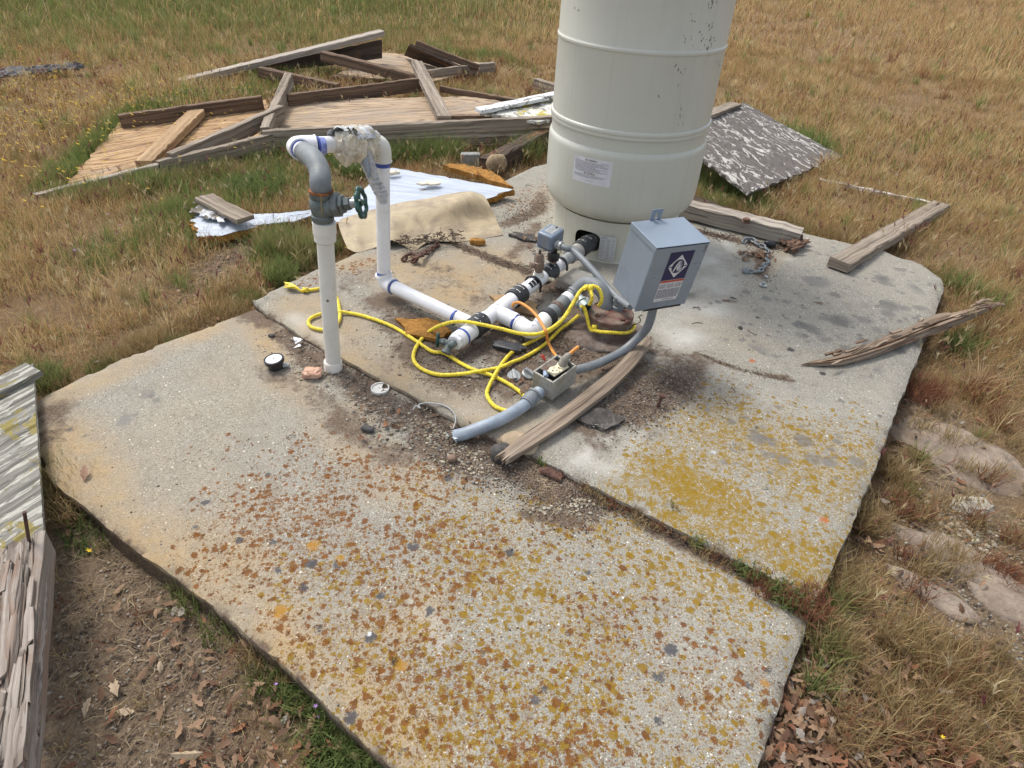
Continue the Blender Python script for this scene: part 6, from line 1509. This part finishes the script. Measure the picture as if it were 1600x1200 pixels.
def veg_colours(x, y):
    n = len(x); g = strokes(x, y, green_list, -.06); bare = strokes(x, y, bare_list, -.08)
    g = np.clip(g*(.75+.6*fbm(x, y, 4, 31, 3)), 0, 1); v1 = fbm(x, y, .8, 41, 4); v2 = fbm(x, y, 3, 43, 3)
    return g, bare, v1, v2
sf = 1.0
for (n, r0, r1, wb, hb, hs_) in [(260000, .5, 2.6, .0013, .022, .048), (380000, 2.4, 4.6, .0019, .03, .068), (440000, 4.4, 8.5, .0034, .04, .095), (460000, 8.2, 21, .0075, .05, .13)]:
    x, y = scatter(n, r0, r1); g, bare, v1, v2 = veg_colours(x, y)
    near_slab = np.minimum(dpoly(x, y, S1), dpoly(x, y, S2))
    left = x < 0
    # thin cover on the trodden dirt in front, denser outwards
    dens = np.clip(1.0 - bare*1.02, .05, 1) * np.clip(.60 + 1.3*v2 + .5*v1 + .5*fbm(x, y, 12, 77, 2) + g*.9, .08, 1)
    front = np.clip((2.4 - np.hypot(x, y))/1.2, 0, 1); dens *= 1 - .15*front*(1-g)
    k = rng.random(len(x)) < dens; x, y, g, v1, v2, near_slab, bare = [q[k] for q in (x, y, g, v1, v2, near_slab, bare)]; n_ = len(x)
    isg = rng.random(n_) < np.clip(g*1.05 + .045 + .12*np.clip(v1, 0, 1), 0, .97); u = rng.random(n_)
    far = np.clip((np.hypot(x, y)-5)/6, 0, 1); lf_far = np.clip(.22 - x*.15 + v1*.9, 0, 1)*far
    isg |= (rng.random(n_) < lf_far*.55)
    dry = mixc((.42,.26,.105), (.78,.56,.27), np.clip(u + .35*v1, 0, 1)); red = rng.random(n_) < np.clip(.10 + .35*v2, .02, .35); dry[red] = mixc((.27,.12,.07), (.42,.21,.11), u)[red]
    pale = rng.random(n_) < .06; dry[pale] = (.62,.53,.33)
    grn = mixc((.13,.19,.045), (.30,.38,.11), np.clip(u*.9+.2*v2, 0, 1)); olive = mixc((.17,.19,.05), (.33,.31,.11), u); grn = np.where((far*rng.random(n_) > .08)[:, None], olive, grn)
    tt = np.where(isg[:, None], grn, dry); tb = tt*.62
    h = (hb + hs_*rng.random(n_)**1.3) * (1+.35*v1) * np.where(isg, 1.05, 1) * np.clip(.35 + near_slab/.25, .35, 1) * (1-.6*np.clip(bare, 0, 1))
    h = np.where(np.hypot(x, y) < 2.6, h*.8, h); w_ = wb*(.6+.9*rng.random(n_))*np.where(isg, 1.35, 1)
    lean = np.clip(rng.normal(.42, .28, n_), .02, 1.15); lean = np.where(rng.random(n_) < .25*np.clip(1+front.mean()*2, 1, 2), 1.1, lean)
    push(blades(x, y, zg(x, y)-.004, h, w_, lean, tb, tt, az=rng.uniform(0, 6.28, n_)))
flush('meadow_grass', 'dry golden meadow grass with green patches filling the field round the slabs', 'grass')
# tussocks standing out of the sward
for (cnt, r0, r1, ww) in [(620, 1.6, 4.6, .0022), (1100, 4.4, 9, .004), (900, 9, 20, .008)]:
    cx_, cy_ = scatter(cnt, r0, r1); g, bare, v1, v2 = veg_colours(cx_, cy_); k = (rng.random(len(cx_)) > bare) & (np.minimum(dpoly(cx_, cy_, S1), dpoly(cx_, cy_, S2)) > .1); cx_, cy_, g = cx_[k], cy_[k], g[k]; nn = 46
    x = np.repeat(cx_, nn); y = np.repeat(cy_, nn); gg = np.repeat(g, nn); a = rng.uniform(0, 6.28, len(x)); r2 = rng.normal(0, .022, len(x)); x = x+r2*np.cos(a); y = y+r2*np.sin(a); u = rng.random(len(x)); kind = np.repeat(rng.random(len(cx_)), nn)
    t = mixc((.55,.38,.17), (.85,.68,.38), u); kk = kind < .30+gg; t[kk] = mixc((.17,.23,.06), (.36,.42,.14), u)[kk]; kk = kind > .88; t[kk] = mixc((.30,.13,.08), (.48,.25,.13), u)[kk]
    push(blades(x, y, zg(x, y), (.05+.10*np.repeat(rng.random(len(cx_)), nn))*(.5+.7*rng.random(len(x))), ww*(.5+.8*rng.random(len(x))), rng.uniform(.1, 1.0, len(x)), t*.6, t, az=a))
flush('grass_tussocks', 'taller pale and green grass tussocks standing out of the short meadow', 'grass')
# flattened straw on the dirt
x, y = scatter(70000, .45, 4.2); g, bare, v1, v2 = veg_colours(x, y); k = rng.random(len(x)) < np.clip(.35 + bare*.5 + .4*v2, 0, 1); x, y = x[k], y[k]; n_ = len(x)
u = rng.random(n_); t = mixc((.17,.115,.07), (.47,.37,.235), u**1.4); az = rng.uniform(0, 6.28, n_); L_2 = .012+.05*rng.random(n_)**2; z = zg(x, y)+.002+.010*rng.random(n_); w_ = .0007+.0012*rng.random(n_)
wx, wy = -np.sin(az)*w_/2, np.cos(az)*w_/2; cx_, cy_ = np.cos(az)*L_2, np.sin(az)*L_2; dz = rng.uniform(-.003, .008, n_); cu = rng.uniform(-.2,.2,n_)*L_2; zz = zg(x+cx_, y+cy_)+.003+.006*rng.random(n_)
p = np.stack([np.stack([x-wx, y-wy, z], 1), np.stack([x+wx, y+wy, z], 1), np.stack([x+cx_*.5+wx-np.sin(az)*cu, y+cy_*.5+wy+np.cos(az)*cu, (z+zz)/2+.004], 1), np.stack([x+cx_*.5-wx-np.sin(az)*cu, y+cy_*.5-wy+np.cos(az)*cu, (z+zz)/2+.004], 1), np.stack([x+cx_, y+cy_, zz], 1)], 1)
b = np.arange(n_)[:, None]*5; push((p.reshape(-1, 3), [b+np.array([[0,1,2,3]]), b+np.array([[3,2,4]])], np.repeat(t, 5, 0))); flush('flattened_straw', 'flattened pale straw and dead stems littering the bare dirt', 'straw')
# brome seed heads: nodding tufts of narrow spikelets
def brome(cnt, r0, r1, purple, name, label, hh=.13, sel=None, smax=1.0):
    x, y = scatter(cnt, r0, r1); g, bare, v1, v2 = veg_colours(x, y); k = rng.random(len(x)) < (sel(x, y, g, bare, v2) if sel else np.clip(1.0-bare, 0.05, 1)); x, y = x[k], y[k]; n = len(x); z = zg(x, y)
    h = hh*(.55+.6*rng.random(n)); az = rng.uniform(0, 6.28, n); u = rng.random(n); stem = mixc((.30,.17,.08), (.46,.33,.15), u)
    head = np.where((rng.random(n) < purple)[:, None], mixc((.16,.045,.055), (.30,.12,.10), u), mixc((.45,.34,.17), (.62,.52,.32), u))
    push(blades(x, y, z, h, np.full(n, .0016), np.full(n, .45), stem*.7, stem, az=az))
    tx, ty, tz = x+np.cos(az)*.42*h, y+np.sin(az)*.42*h, z+h*.86
    for k_2 in range(7):
        a2_ = az + rng.normal(0, .8, n); L2 = (.018+.018*rng.random(n))*smax; o_ = rng.uniform(0, .012, n)
        push(blades(tx-np.cos(az)*o_, ty-np.sin(az)*o_, tz-o_*1.2, L2, .0028*(.7+.6*rng.random(n))*smax, rng.uniform(.3, 1.1, n), head*.85, head, az=a2_))
    flush(name, label, 'grass')
brome(7500, 1.2, 6.5, .36, 'brome_seed_heads', 'purple and straw coloured brome seed heads nodding above the grass near the slabs')
# green forbs and grass tufts crowding the slab edges and cracks
def tufts(spots, name, label):
    for (px, py, z, n, rad, hh, kind) in spots:
        c_ = P(px, py, z) if z is not None else Gp(px, py); a = rng.uniform(0, 6.28, n); r2 = rad*np.sqrt(rng.random(n)); x = c_.x+r2*np.cos(a); y = c_.y+r2*np.sin(a); u = rng.random(n)
        if kind == 'g': t = mixc((.12,.16,.045), (.34,.38,.13), u); w_ = .0022; ln = rng.uniform(.05,.9,n)
        elif kind == 'f': t = mixc((.10,.15,.045), (.26,.31,.10), u); w_ = .0038; ln = rng.uniform(.3,1.1,n)
        elif kind == 'r': t = mixc((.22,.08,.05), (.36,.17,.09), u); w_ = .0022; ln = rng.uniform(.2,1.1,n)
        else: t = mixc((.33,.21,.09), (.55,.43,.22), u); w_ = .002; ln = rng.uniform(.1,.9,n)
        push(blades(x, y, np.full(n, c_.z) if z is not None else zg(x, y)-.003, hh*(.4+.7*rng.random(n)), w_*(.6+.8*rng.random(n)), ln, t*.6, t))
    flush(name, label, 'weeds')
JT = [(905+370*t+random.uniform(-8,8), 757+192*t+random.uniform(-4,12), -.022, 26, .022, .020, random.choice('trrtt')) for t in [i/60 for i in range(61)]]
BR_ = [(1290+random.uniform(0,280), 990+random.uniform(0,200), None, 60, .03, .09, random.choice('ttttr')) for _ in range(46)] + [(1400+random.uniform(0,190), 600+random.uniform(0,330), None, 60, .03, .08, random.choice('ttrrt')) for _ in range(40)] + [(90+random.uniform(0,420), 860+random.uniform(0,330), None, 14, .02, .05, random.choice('ttrt')) for _ in range(40)]
TP = [(x_1+random.uniform(-14,14), y_1+random.uniform(-5,5), None, 90, .06, h_1, k_1) for (xa, ya, xb, yb, nn_, h_1, k_1) in [(90,318,420,255,34,.11,'g'),(100,320,430,262,24,.10,'t'),(80,290,190,190,22,.10,'g'),(430,250,860,236,40,.14,'g'),(440,262,700,250,16,.10,'f'),(390,128,560,112,14,.13,'g'),(200,180,400,158,14,.09,'g'),(450,140,640,122,10,.09,'t'),(640,70,790,100,12,.12,'g'),(1090,290,1180,318,14,.10,'g'),(1180,308,1310,255,16,.09,'t'),(1070,312,1240,352,22,.08,'t'),(1250,360,1440,402,20,.08,'t'),(1320,420,1470,330,12,.08,'t'),(60,610,380,480,30,.06,'t'),(300,380,500,345,14,.08,'f')] for q_1 in [random.random() for _ in range(nn_)] for x_1, y_1 in [(xa+(xb-xa)*q_1, ya+(yb-ya)*q_1)]]
tufts(JT+BR_+TP+[(560,1135,None,1500,.075,.05,'f'),(520,1100,None,700,.06,.06,'f'),(470,1085,None,400,.05,.05,'f'),(590,1180,None,900,.06,.06,'f'),(540,1170,None,900,.08,.045,'f'),(430,1060,None,220,.05,.05,'g'),(345,985,None,120,.05,.07,'g'),(300,950,None,90,.03,.08,'g'),(280,925,None,70,.02,.08,'g'),(400,1030,None,120,.04,.08,'t'),(500,1060,None,160,.03,.09,'t'),
 (110,780,None,700,.10,.10,'t'),(150,830,None,160,.08,.06,'f'),(90,760,None,120,.06,.10,'g'),(75,600,None,500,.06,.09,'g'),(160,580,None,260,.05,.05,'g'),(280,540,None,200,.04,.05,'g'),(390,470,None,200,.05,.07,'g'),(350,455,None,300,.08,.08,'t'),
 (1052,802,-.02,26,.012,.06,'t'),(1090,845,-.02,120,.025,.03,'f'),(1170,890,-.02,200,.04,.03,'f'),(1230,930,-.02,350,.05,.035,'f'),(1200,915,-.02,300,.05,.03,'r'),(1260,945,-.02,350,.05,.05,'r'),(1120,860,-.02,60,.02,.04,'t'),(1045,795,-.02,20,.01,.05,'g'),(850,722,-.02,120,.02,.02,'f'),(870,735,-.02,160,.03,.02,'r'),
 (1285,1000,None,500,.06,.10,'t'),(1310,920,None,600,.07,.11,'t'),(1350,820,None,450,.06,.10,'t'),(1390,740,None,300,.05,.08,'t'),(1290,1030,None,160,.03,.09,'g'),(1440,620,None,400,.07,.09,'r'),(1490,545,None,300,.06,.09,'g'),(1500,450,None,400,.07,.10,'g'),(1450,480,None,80,.015,.10,'g'),(1300,960,None,80,.02,.12,'g'),(1270,1080,None,90,.03,.10,'g'),
 (1560,900,None,200,.05,.06,'r'),(1530,620,None,300,.07,.08,'r'),(1480,880,None,350,.07,.07,'t'),(1440,1020,None,500,.10,.08,'t'),(1540,1060,None,500,.10,.07,'t'),(1380,1100,None,300,.07,.07,'t'),
 (440,395,None,1300,.10,.14,'g'),(440,395,None,500,.11,.15,'t'),(490,400,None,800,.07,.13,'g'),(480,410,None,250,.09,.15,'t'),(440,440,None,700,.06,.11,'g'),(520,395,None,260,.04,.09,'g'),(650,245,None,900,.10,.16,'g'),(700,250,None,900,.10,.17,'g'),(820,250,None,900,.10,.18,'g'),(850,240,None,500,.06,.18,'g'),(770,235,None,500,.10,.15,'g'),(600,250,None,900,.10,.14,'f'),(560,270,None,1200,.12,.12,'f'),(400,300,None,1400,.16,.11,'f'),(300,340,None,900,.14,.10,'g'),(1120,290,None,500,.10,.11,'g'),(1085,275,None,500,.05,.12,'g')],
 'green_weeds', 'leafy green weeds and grass tufts crowding the slab edges and cracks')
# oak leaves
def leaves(x, y, z, s_, tone, flip=.0):
    n = len(x); az = rng.uniform(0, 6.28, n); L = np.array([(-1,0),(-.62,.26),(-.40,.20),(-.12,.40),(.10,.27),(.36,.40),(.58,.20),(1,0),(.58,-.22),(.34,-.38),(.12,-.26),(-.14,-.40),(-.38,-.20),(-.62,-.24)])
    M_ = len(L); cu = rng.uniform(-.9, 1.0, n); cv = rng.uniform(-1.1, 1.1, n); tl = rng.normal(0, .28, n); tl2 = rng.normal(0, .28, n); u = L[:, 0][None]*s_[:, None]; v = L[:, 1][None]*s_[:, None]*rng.uniform(.75, 1.15, (n, 1))*1.1
    zz = (cu[:, None]*(L[:, 0]**2)[None] + cv[:, None]*(np.abs(L[:, 1])*1.6)[None])*s_[:, None]*.6 + u*tl[:, None] + v*tl2[:, None]
    X = x[:, None]+u*np.cos(az)[:, None]-v*np.sin(az)[:, None]; Y = y[:, None]+u*np.sin(az)[:, None]+v*np.cos(az)[:, None]; zz = zz - zz.min(1, keepdims=True); zz = np.maximum(zz, 0)
    Z = z[:, None]+zz+.0015; co = np.stack([X, Y, Z], 2)
    # midrib points
    mr = np.array([-.5, 0, .5]); mu = mr[None]*s_[:, None]; mz = (cu[:, None]*(mr**2)[None])*s_[:, None]*.6 + mu*tl[:, None]; mz = mz - (cu[:, None]*0)
    base_z = (cu[:, None]*(L[:, 0]**2)[None] + cv[:, None]*(np.abs(L[:, 1])*1.6)[None])*s_[:, None]*.6 + u*tl[:, None] + v*tl2[:, None]
    mz = z[:, None] + mz - base_z.min(1, keepdims=True) + .0015
    mid = np.stack([x[:, None]+mu*np.cos(az)[:, None], y[:, None]+mu*np.sin(az)[:, None], mz], 2); co = np.concatenate([co, mid], 1); K = M_+3; b = (np.arange(n)*K)[:, None]
    tri = [[0,1,14],[1,2,14],[2,3,14],[14,3,15],[3,4,15],[4,5,15],[15,5,16],[5,6,16],[6,7,16],[7,8,16],[8,9,16],[9,15,16],[9,10,15],[10,11,15],[11,14,15],[11,12,14],[12,13,14],[13,0,14]]
    f = (b[:, :, None] + np.array(tri)[None]).reshape(-1, 3); t = np.repeat(tone[:, None], K, 1)*np.concatenate([np.full(M_, 1.0), np.full(3, .85)])[None, :, None]
    return co.reshape(-1, 3), f, t.reshape(-1, 3)
def leafmesh(sp, name, label, smin=.008, smax=.019):
    C, Fs, T = [], [], []; b_ = 0
    for (px, py, n, rx, ry, z) in sp:
        c_ = Gp(px, py) if z is None else P(px, py, z); x = c_.x+rng.normal(0, rx, n); y = c_.y+rng.normal(0, ry, n)
        if z is None:
            k = ~(inpoly(x, y, S1)|inpoly(x, y, S2)); x, y = x[k], y[k]
        n = len(x)
        if not n: continue
        zz = (zg(x, y) if z is None else np.full(n, z)) + .002 + .014*rng.random(n)*(z is None); u = rng.random(n); tone = mixc((.10,.05,.03), (.36,.23,.14), u**1.2); rd_ = rng.random(n) < .2; tone[rd_] = mixc((.16,.065,.035), (.30,.14,.07), u)[rd_]; gy = rng.random(n) < .05; tone[gy] = (.30,.26,.22)
        co, f, t = leaves(x, y, zz, rng.uniform(smin, smax, n), tone); C.append(co); Fs.append(f+b_); T.append(t); b_ += len(co)
    return npmesh(name, np.concatenate(C), [np.concatenate(Fs)], np.concatenate(T), LEAFM, label, 'leaves')
leafmesh([(1250,1150,190,.07,.07,None),(1300,1180,190,.10,.05,None),(1280,1060,100,.05,.08,None),(1360,1190,80,.10,.06,None),(1440,1150,110,.16,.10,None),(1400,1050,90,.10,.10,None),(1560,1180,90,.14,.08,None),(1340,1120,160,.08,.08,None),(1310,960,60,.05,.10,None),(1360,850,50,.05,.10,None),(1400,730,50,.06,.10,None),(1550,1100,45,.14,.12,None),(1500,800,28,.12,.14,None),
   (330,1000,26,.08,.05,None),(270,960,12,.06,.04,None),(430,1120,75,.12,.07,None),(300,1150,16,.14,.06,None),(420,1180,34,.12,.04,None),(200,1080,6,.14,.10,None),(110,760,16,.03,.05,None),(130,800,14,.04,.04,None),(410,400,60,.14,.12,None),(340,450,40,.12,.12,None),(450,420,30,.08,.08,None),(200,570,20,.15,.06,None),(1420,620,30,.10,.12,None),(1500,480,26,.20,.20,None),(1450,290,40,.35,.30,None),(850,380,22,.06,.06,.003),(890,445,26,.05,.04,.003),(795,500,34,.05,.03,.003),(810,600,14,.03,.02,.003),(640,660,16,.10,.03,-.02),(1180,400,60,.045,.02,.003)], 'dead_leaf_litter', 'brown dead oak leaves heaped along the slab edges and scattered in the grass')
leafs = [(182,1078,.024,'long pale dead leaf on the bare dirt at the lower left'),(198,1115,.019,'round pale dead leaf below the long pale one on the dirt'),(140,1111,.017,'small pale leaf left of the round pale leaf on the dirt'),(296,1186,.028,'biggest tan leaf at the bottom edge of the dirt on the left'),(118,1057,.010,'tiny pale leaf alone on the dirt near the rotten post'),(252,1046,.012,'narrow tan leaf right of the long pale leaf'),(135,745,.024,'curled leaf standing on the left corner of the slab')]
for (px, py, s_, lab) in leafs:
    c_ = Gp(px, py) if py > 800 else P(px, py, Z1); co, f, t = leaves(np.array([0.]), np.array([0.]), np.array([0.]), np.array([s_]), np.array([[.52,.40,.27]]) if py > 800 else np.array([[.36,.22,.15]]))
    me = bpy.data.meshes.new('dead_leaf'); me.from_pydata([tuple(v) for v in co], [], [list(map(int, q)) for q in f]); a = me.attributes.new('tone', 'FLOAT_COLOR', 'POINT'); a.data.foreach_set('color', np.concatenate([t, np.ones((len(t),1))], 1).astype(np.float32).ravel()); me.materials.append(LEAFM)
    o = link('dead_leaf', me, None, c_+V3((0,0,.004)), label=lab, cat='leaf', group='dead oak leaves lying singly')
# gravel and grit
def pebbles(spots, name, label):
    ico = np.array([(0,0,1),(.894,0,.447),(.276,.851,.447),(-.724,.526,.447),(-.724,-.526,.447),(.276,-.851,.447),(.724,.526,-.447),(-.276,.851,-.447),(-.894,0,-.447),(-.276,-.851,-.447),(.724,-.526,-.447),(0,0,-1)])
    tf = np.array([(0,1,2),(0,2,3),(0,3,4),(0,4,5),(0,5,1),(1,6,2),(2,7,3),(3,8,4),(4,9,5),(5,10,1),(6,7,2),(7,8,3),(8,9,4),(9,10,5),(10,6,1),(11,7,6),(11,8,7),(11,9,8),(11,10,9),(11,6,10)])
    C, T = [], []
    for (path, n, rad, z, s0, s1, pal) in spots:
        pts = [P(a, b, -.05 if z is None else z) for a, b in path]; i = rng.integers(0, max(1, len(pts)-1), n); t = rng.random(n)
        ax_ = np.array([p_.x for p_ in pts]); ay_ = np.array([p_.y for p_ in pts])
        if len(pts) == 1: x = ax_[0]+np.zeros(n); y = ay_[0]+np.zeros(n)
        else: x = ax_[i]*(1-t)+ax_[i+1]*t; y = ay_[i]*(1-t)+ay_[i+1]*t
        x = x+rng.normal(0, rad*.5, n); y = y+rng.normal(0, rad*.5, n)
        if z is not None and z < -.01:
            k = inpoly(x, y, S1) & ~inpoly(x, y, S2); x, y = x[k], y[k]
        elif z is not None:
            k = inpoly(x, y, S2); x, y = x[k], y[k]
        else: k = ~(inpoly(x, y, S1)|inpoly(x, y, S2)); x, y = x[k], y[k]
        n = len(x); s_ = s0+(s1-s0)*rng.random(n)**3; zz = (zg(x, y) if z is None else z)+s_*.25
        v = ico[None]*s_[:, None, None]*rng.uniform(.6, 1.25, (n, 12, 1)); v[:, :, 2] *= .6; v[:, :, 0] *= rng.uniform(.7, 1.4, (n, 1)); v = v+np.stack([x, y, zz+np.zeros(n)], 1)[:, None, :]; C.append(v.reshape(-1, 3))
        pa_ = np.array(pal); T.append(np.repeat(pa_[rng.integers(0, len(pa_), n)]*rng.uniform(.75, 1.2, (n, 1)), 12, 0))
    co = np.concatenate(C); n = len(co)//12; f = (np.arange(n)[:, None, None]*12+tf[None]).reshape(-1, 3)
    npmesh(name, co, [f], np.clip(np.concatenate(T), 0, 1), PEBM, label, 'gravel')
GR = [(.30,.27,.22),(.22,.19,.15),(.15,.12,.09),(.40,.37,.30),(.25,.23,.21),(.16,.15,.14),(.32,.24,.16)]; SO = [(.10,.07,.05),(.16,.11,.08),(.07,.05,.04),(.22,.16,.12),(.30,.24,.18)]
CRM = [(.38,.33,.24),(.33,.27,.18),(.44,.40,.32),(.26,.21,.15)]
pebbles([([(430,520),(480,570),(560,620),(640,665),(720,710),(790,735)], 1500, .10, Z1, .001, .0055, GR), ([(430,520),(560,610),(720,705),(850,760),(930,790)], 12000, .11, Z1, .0007, .0028, SO), ([(640,650),(700,690),(760,740)], 420, .06, Z1, .0012, .007, CRM), ([(820,800),(900,790),(920,785)], 260, .03, Z1, .0012, .006, CRM), ([(850,740),(1000,800),(1120,855),(1260,930)], 5200, .035, Z1, .0008, .003, SO+[(.33,.27,.22)]),
  ([(620,480),(690,560),(800,590)], 900, .16, 0, .0015, .0055, SO+GR), ([(780,560),(880,540),(960,560)], 1100, .16, 0, .0015, .006, SO+GR[:3]), ([(960,640),(1060,600)], 700, .12, 0, .0015, .005, SO+GR), ([(500,560),(620,640),(740,720)], 900, .12, Z1, .0015, .006, SO+GR), ([(640,500),(690,570),(780,600)], 3200, .11, 0, .0007, .0032, SO+GR[1:3]), ([(790,560),(900,520),(950,550)], 4600, .13, 0, .0007, .003, SO), ([(900,460),(850,440),(780,500)], 1600, .08, 0, .0007, .003, SO), ([(950,660),(1050,600),(1080,580)], 3600, .11, 0, .0007, .003, SO+[(.42,.38,.33)]), ([(930,655)], 300, .05, .0145, .0007, .002, [(.4,.38,.35)]), ([(700,376),(780,410),(860,428)], 1500, .04, 0, .0007, .003, SO), ([(1090,362),(1170,380),(1230,388)], 1700, .05, 0, .0008, .0035, SO), ([(1190,385),(1195,440)], 1300, .05, 0, .0008, .004, SO+[(.30,.14,.07)]), ([(800,350),(850,310)], 1700, .10, 0, .0008, .003, SO), ([(1085,552),(1150,577),(1235,594)], 900, .02, 0, .0007, .0028, SO), ([(620,400),(690,385)], 900, .07, 0, .0008, .003, SO),
  ([(700,720),(1100,1000)], 500, .5, Z1, .0007, .003, GR+SO), ([(200,700),(500,900)], 500, .4, Z1, .0007, .003, GR+SO), ([(1000,500),(1350,600)], 400, .5, 0, .0007, .003, GR+SO),
  ([(120,900),(250,1050),(400,1180)], 5200, .30, None, .001, .005, SO+GR[:3]), ([(1480,780),(1560,1000)], 3600, .30, None, .001, .006, SO+GR), ([(1490,800),(1540,830)], 300, .10, None, .003, .010, CRM), ([(1330,1000),(1400,1150)], 1500, .2, None, .001, .004, SO), ([(390,380),(330,430)], 1500, .2, None, .001, .006, SO+GR)], 'loose_gravel', 'grey and brown gravel and soil crumbs in the slab joint and on the dirt')
# wildflowers
def flowers(spots, tone, size, name, label, hz=.07):
    C, T = [], []
    for (px, py, n, rx, ry) in spots:
        c_ = Gp(px, py); x = c_.x+rng.normal(0, rx, n); y = c_.y+rng.normal(0, ry, n); k = ~(inpoly(x, y, S1)|inpoly(x, y, S2)); x, y = x[k], y[k]; n = len(x)
        if not n: continue
        z = zg(x, y)+(hz*.6 if c_.y < 1.6 else hz*1.5)*(.6+.7*rng.random(n)); s_ = size*(.6+.6*rng.random(n))*(.62 if c_.y < 1.6 else 1); a = np.arange(10)*2*np.pi/10; rr_ = np.where(np.arange(10) % 2, .45, 1.0); v = np.stack([np.cos(a)*rr_, np.sin(a)*rr_, np.where(np.arange(10) % 2, -.05, .18)], 1)
        v = np.concatenate([v, [[0, 0, -.1]]]); v = v[None]*s_[:, None, None]; tx = rng.normal(0, .4, n); v[:, :, 2] += v[:, :, 0]*tx[:, None] - v[:, :, 1]*.25; C.append((v+np.stack([x, y, z], 1)[:, None]).reshape(-1, 3)); T.append(np.repeat(np.array(tone)[None]*rng.uniform(.75, 1.15, (n, 1)), 11, 0))
    co = np.concatenate(C); n = len(co)//11; f = np.array([[i, (i+1) % 10, 10] for i in range(10)]); f = (np.arange(n)[:, None, None]*11+f[None]).reshape(-1, 3)
    npmesh(name, co, [f], np.clip(np.concatenate(T), 0, 1), LEAFM, label, 'flowers')
flowers([(90,170,800,1.0,.8),(30,200,420,.6,.6),(150,190,420,.6,.5),(60,140,300,.9,.7),(60,285,26,.12,.10),(100,305,22,.10,.05),(170,190,24,.10,.05),(300,60,60,1.5,1.0),(250,120,40,.6,.4),(1180,40,400,1.2,.6),(1280,35,400,1.4,.6),(1500,70,40,2.,1.),(480,1128,2,.02,.02),(570,1165,3,.04,.02),(160,870,1,.01,.01),(1460,1168,1,.005,.005),(820,60,30,1.,.6)], (.75,.50,.03), .0095, 'yellow_wildflowers', 'tiny yellow wildflowers sprinkled through the meadow and by the slab')
flowers([(500,1128,2,.005,.005),(430,1080,1,.01,.01),(134,423,4,.02,.02),(300,345,5,.06,.06),(170,380,4,.06,.06)], (.42,.24,.62), .008, 'purple_wildflowers', 'few small purple wildflowers among the green weeds')
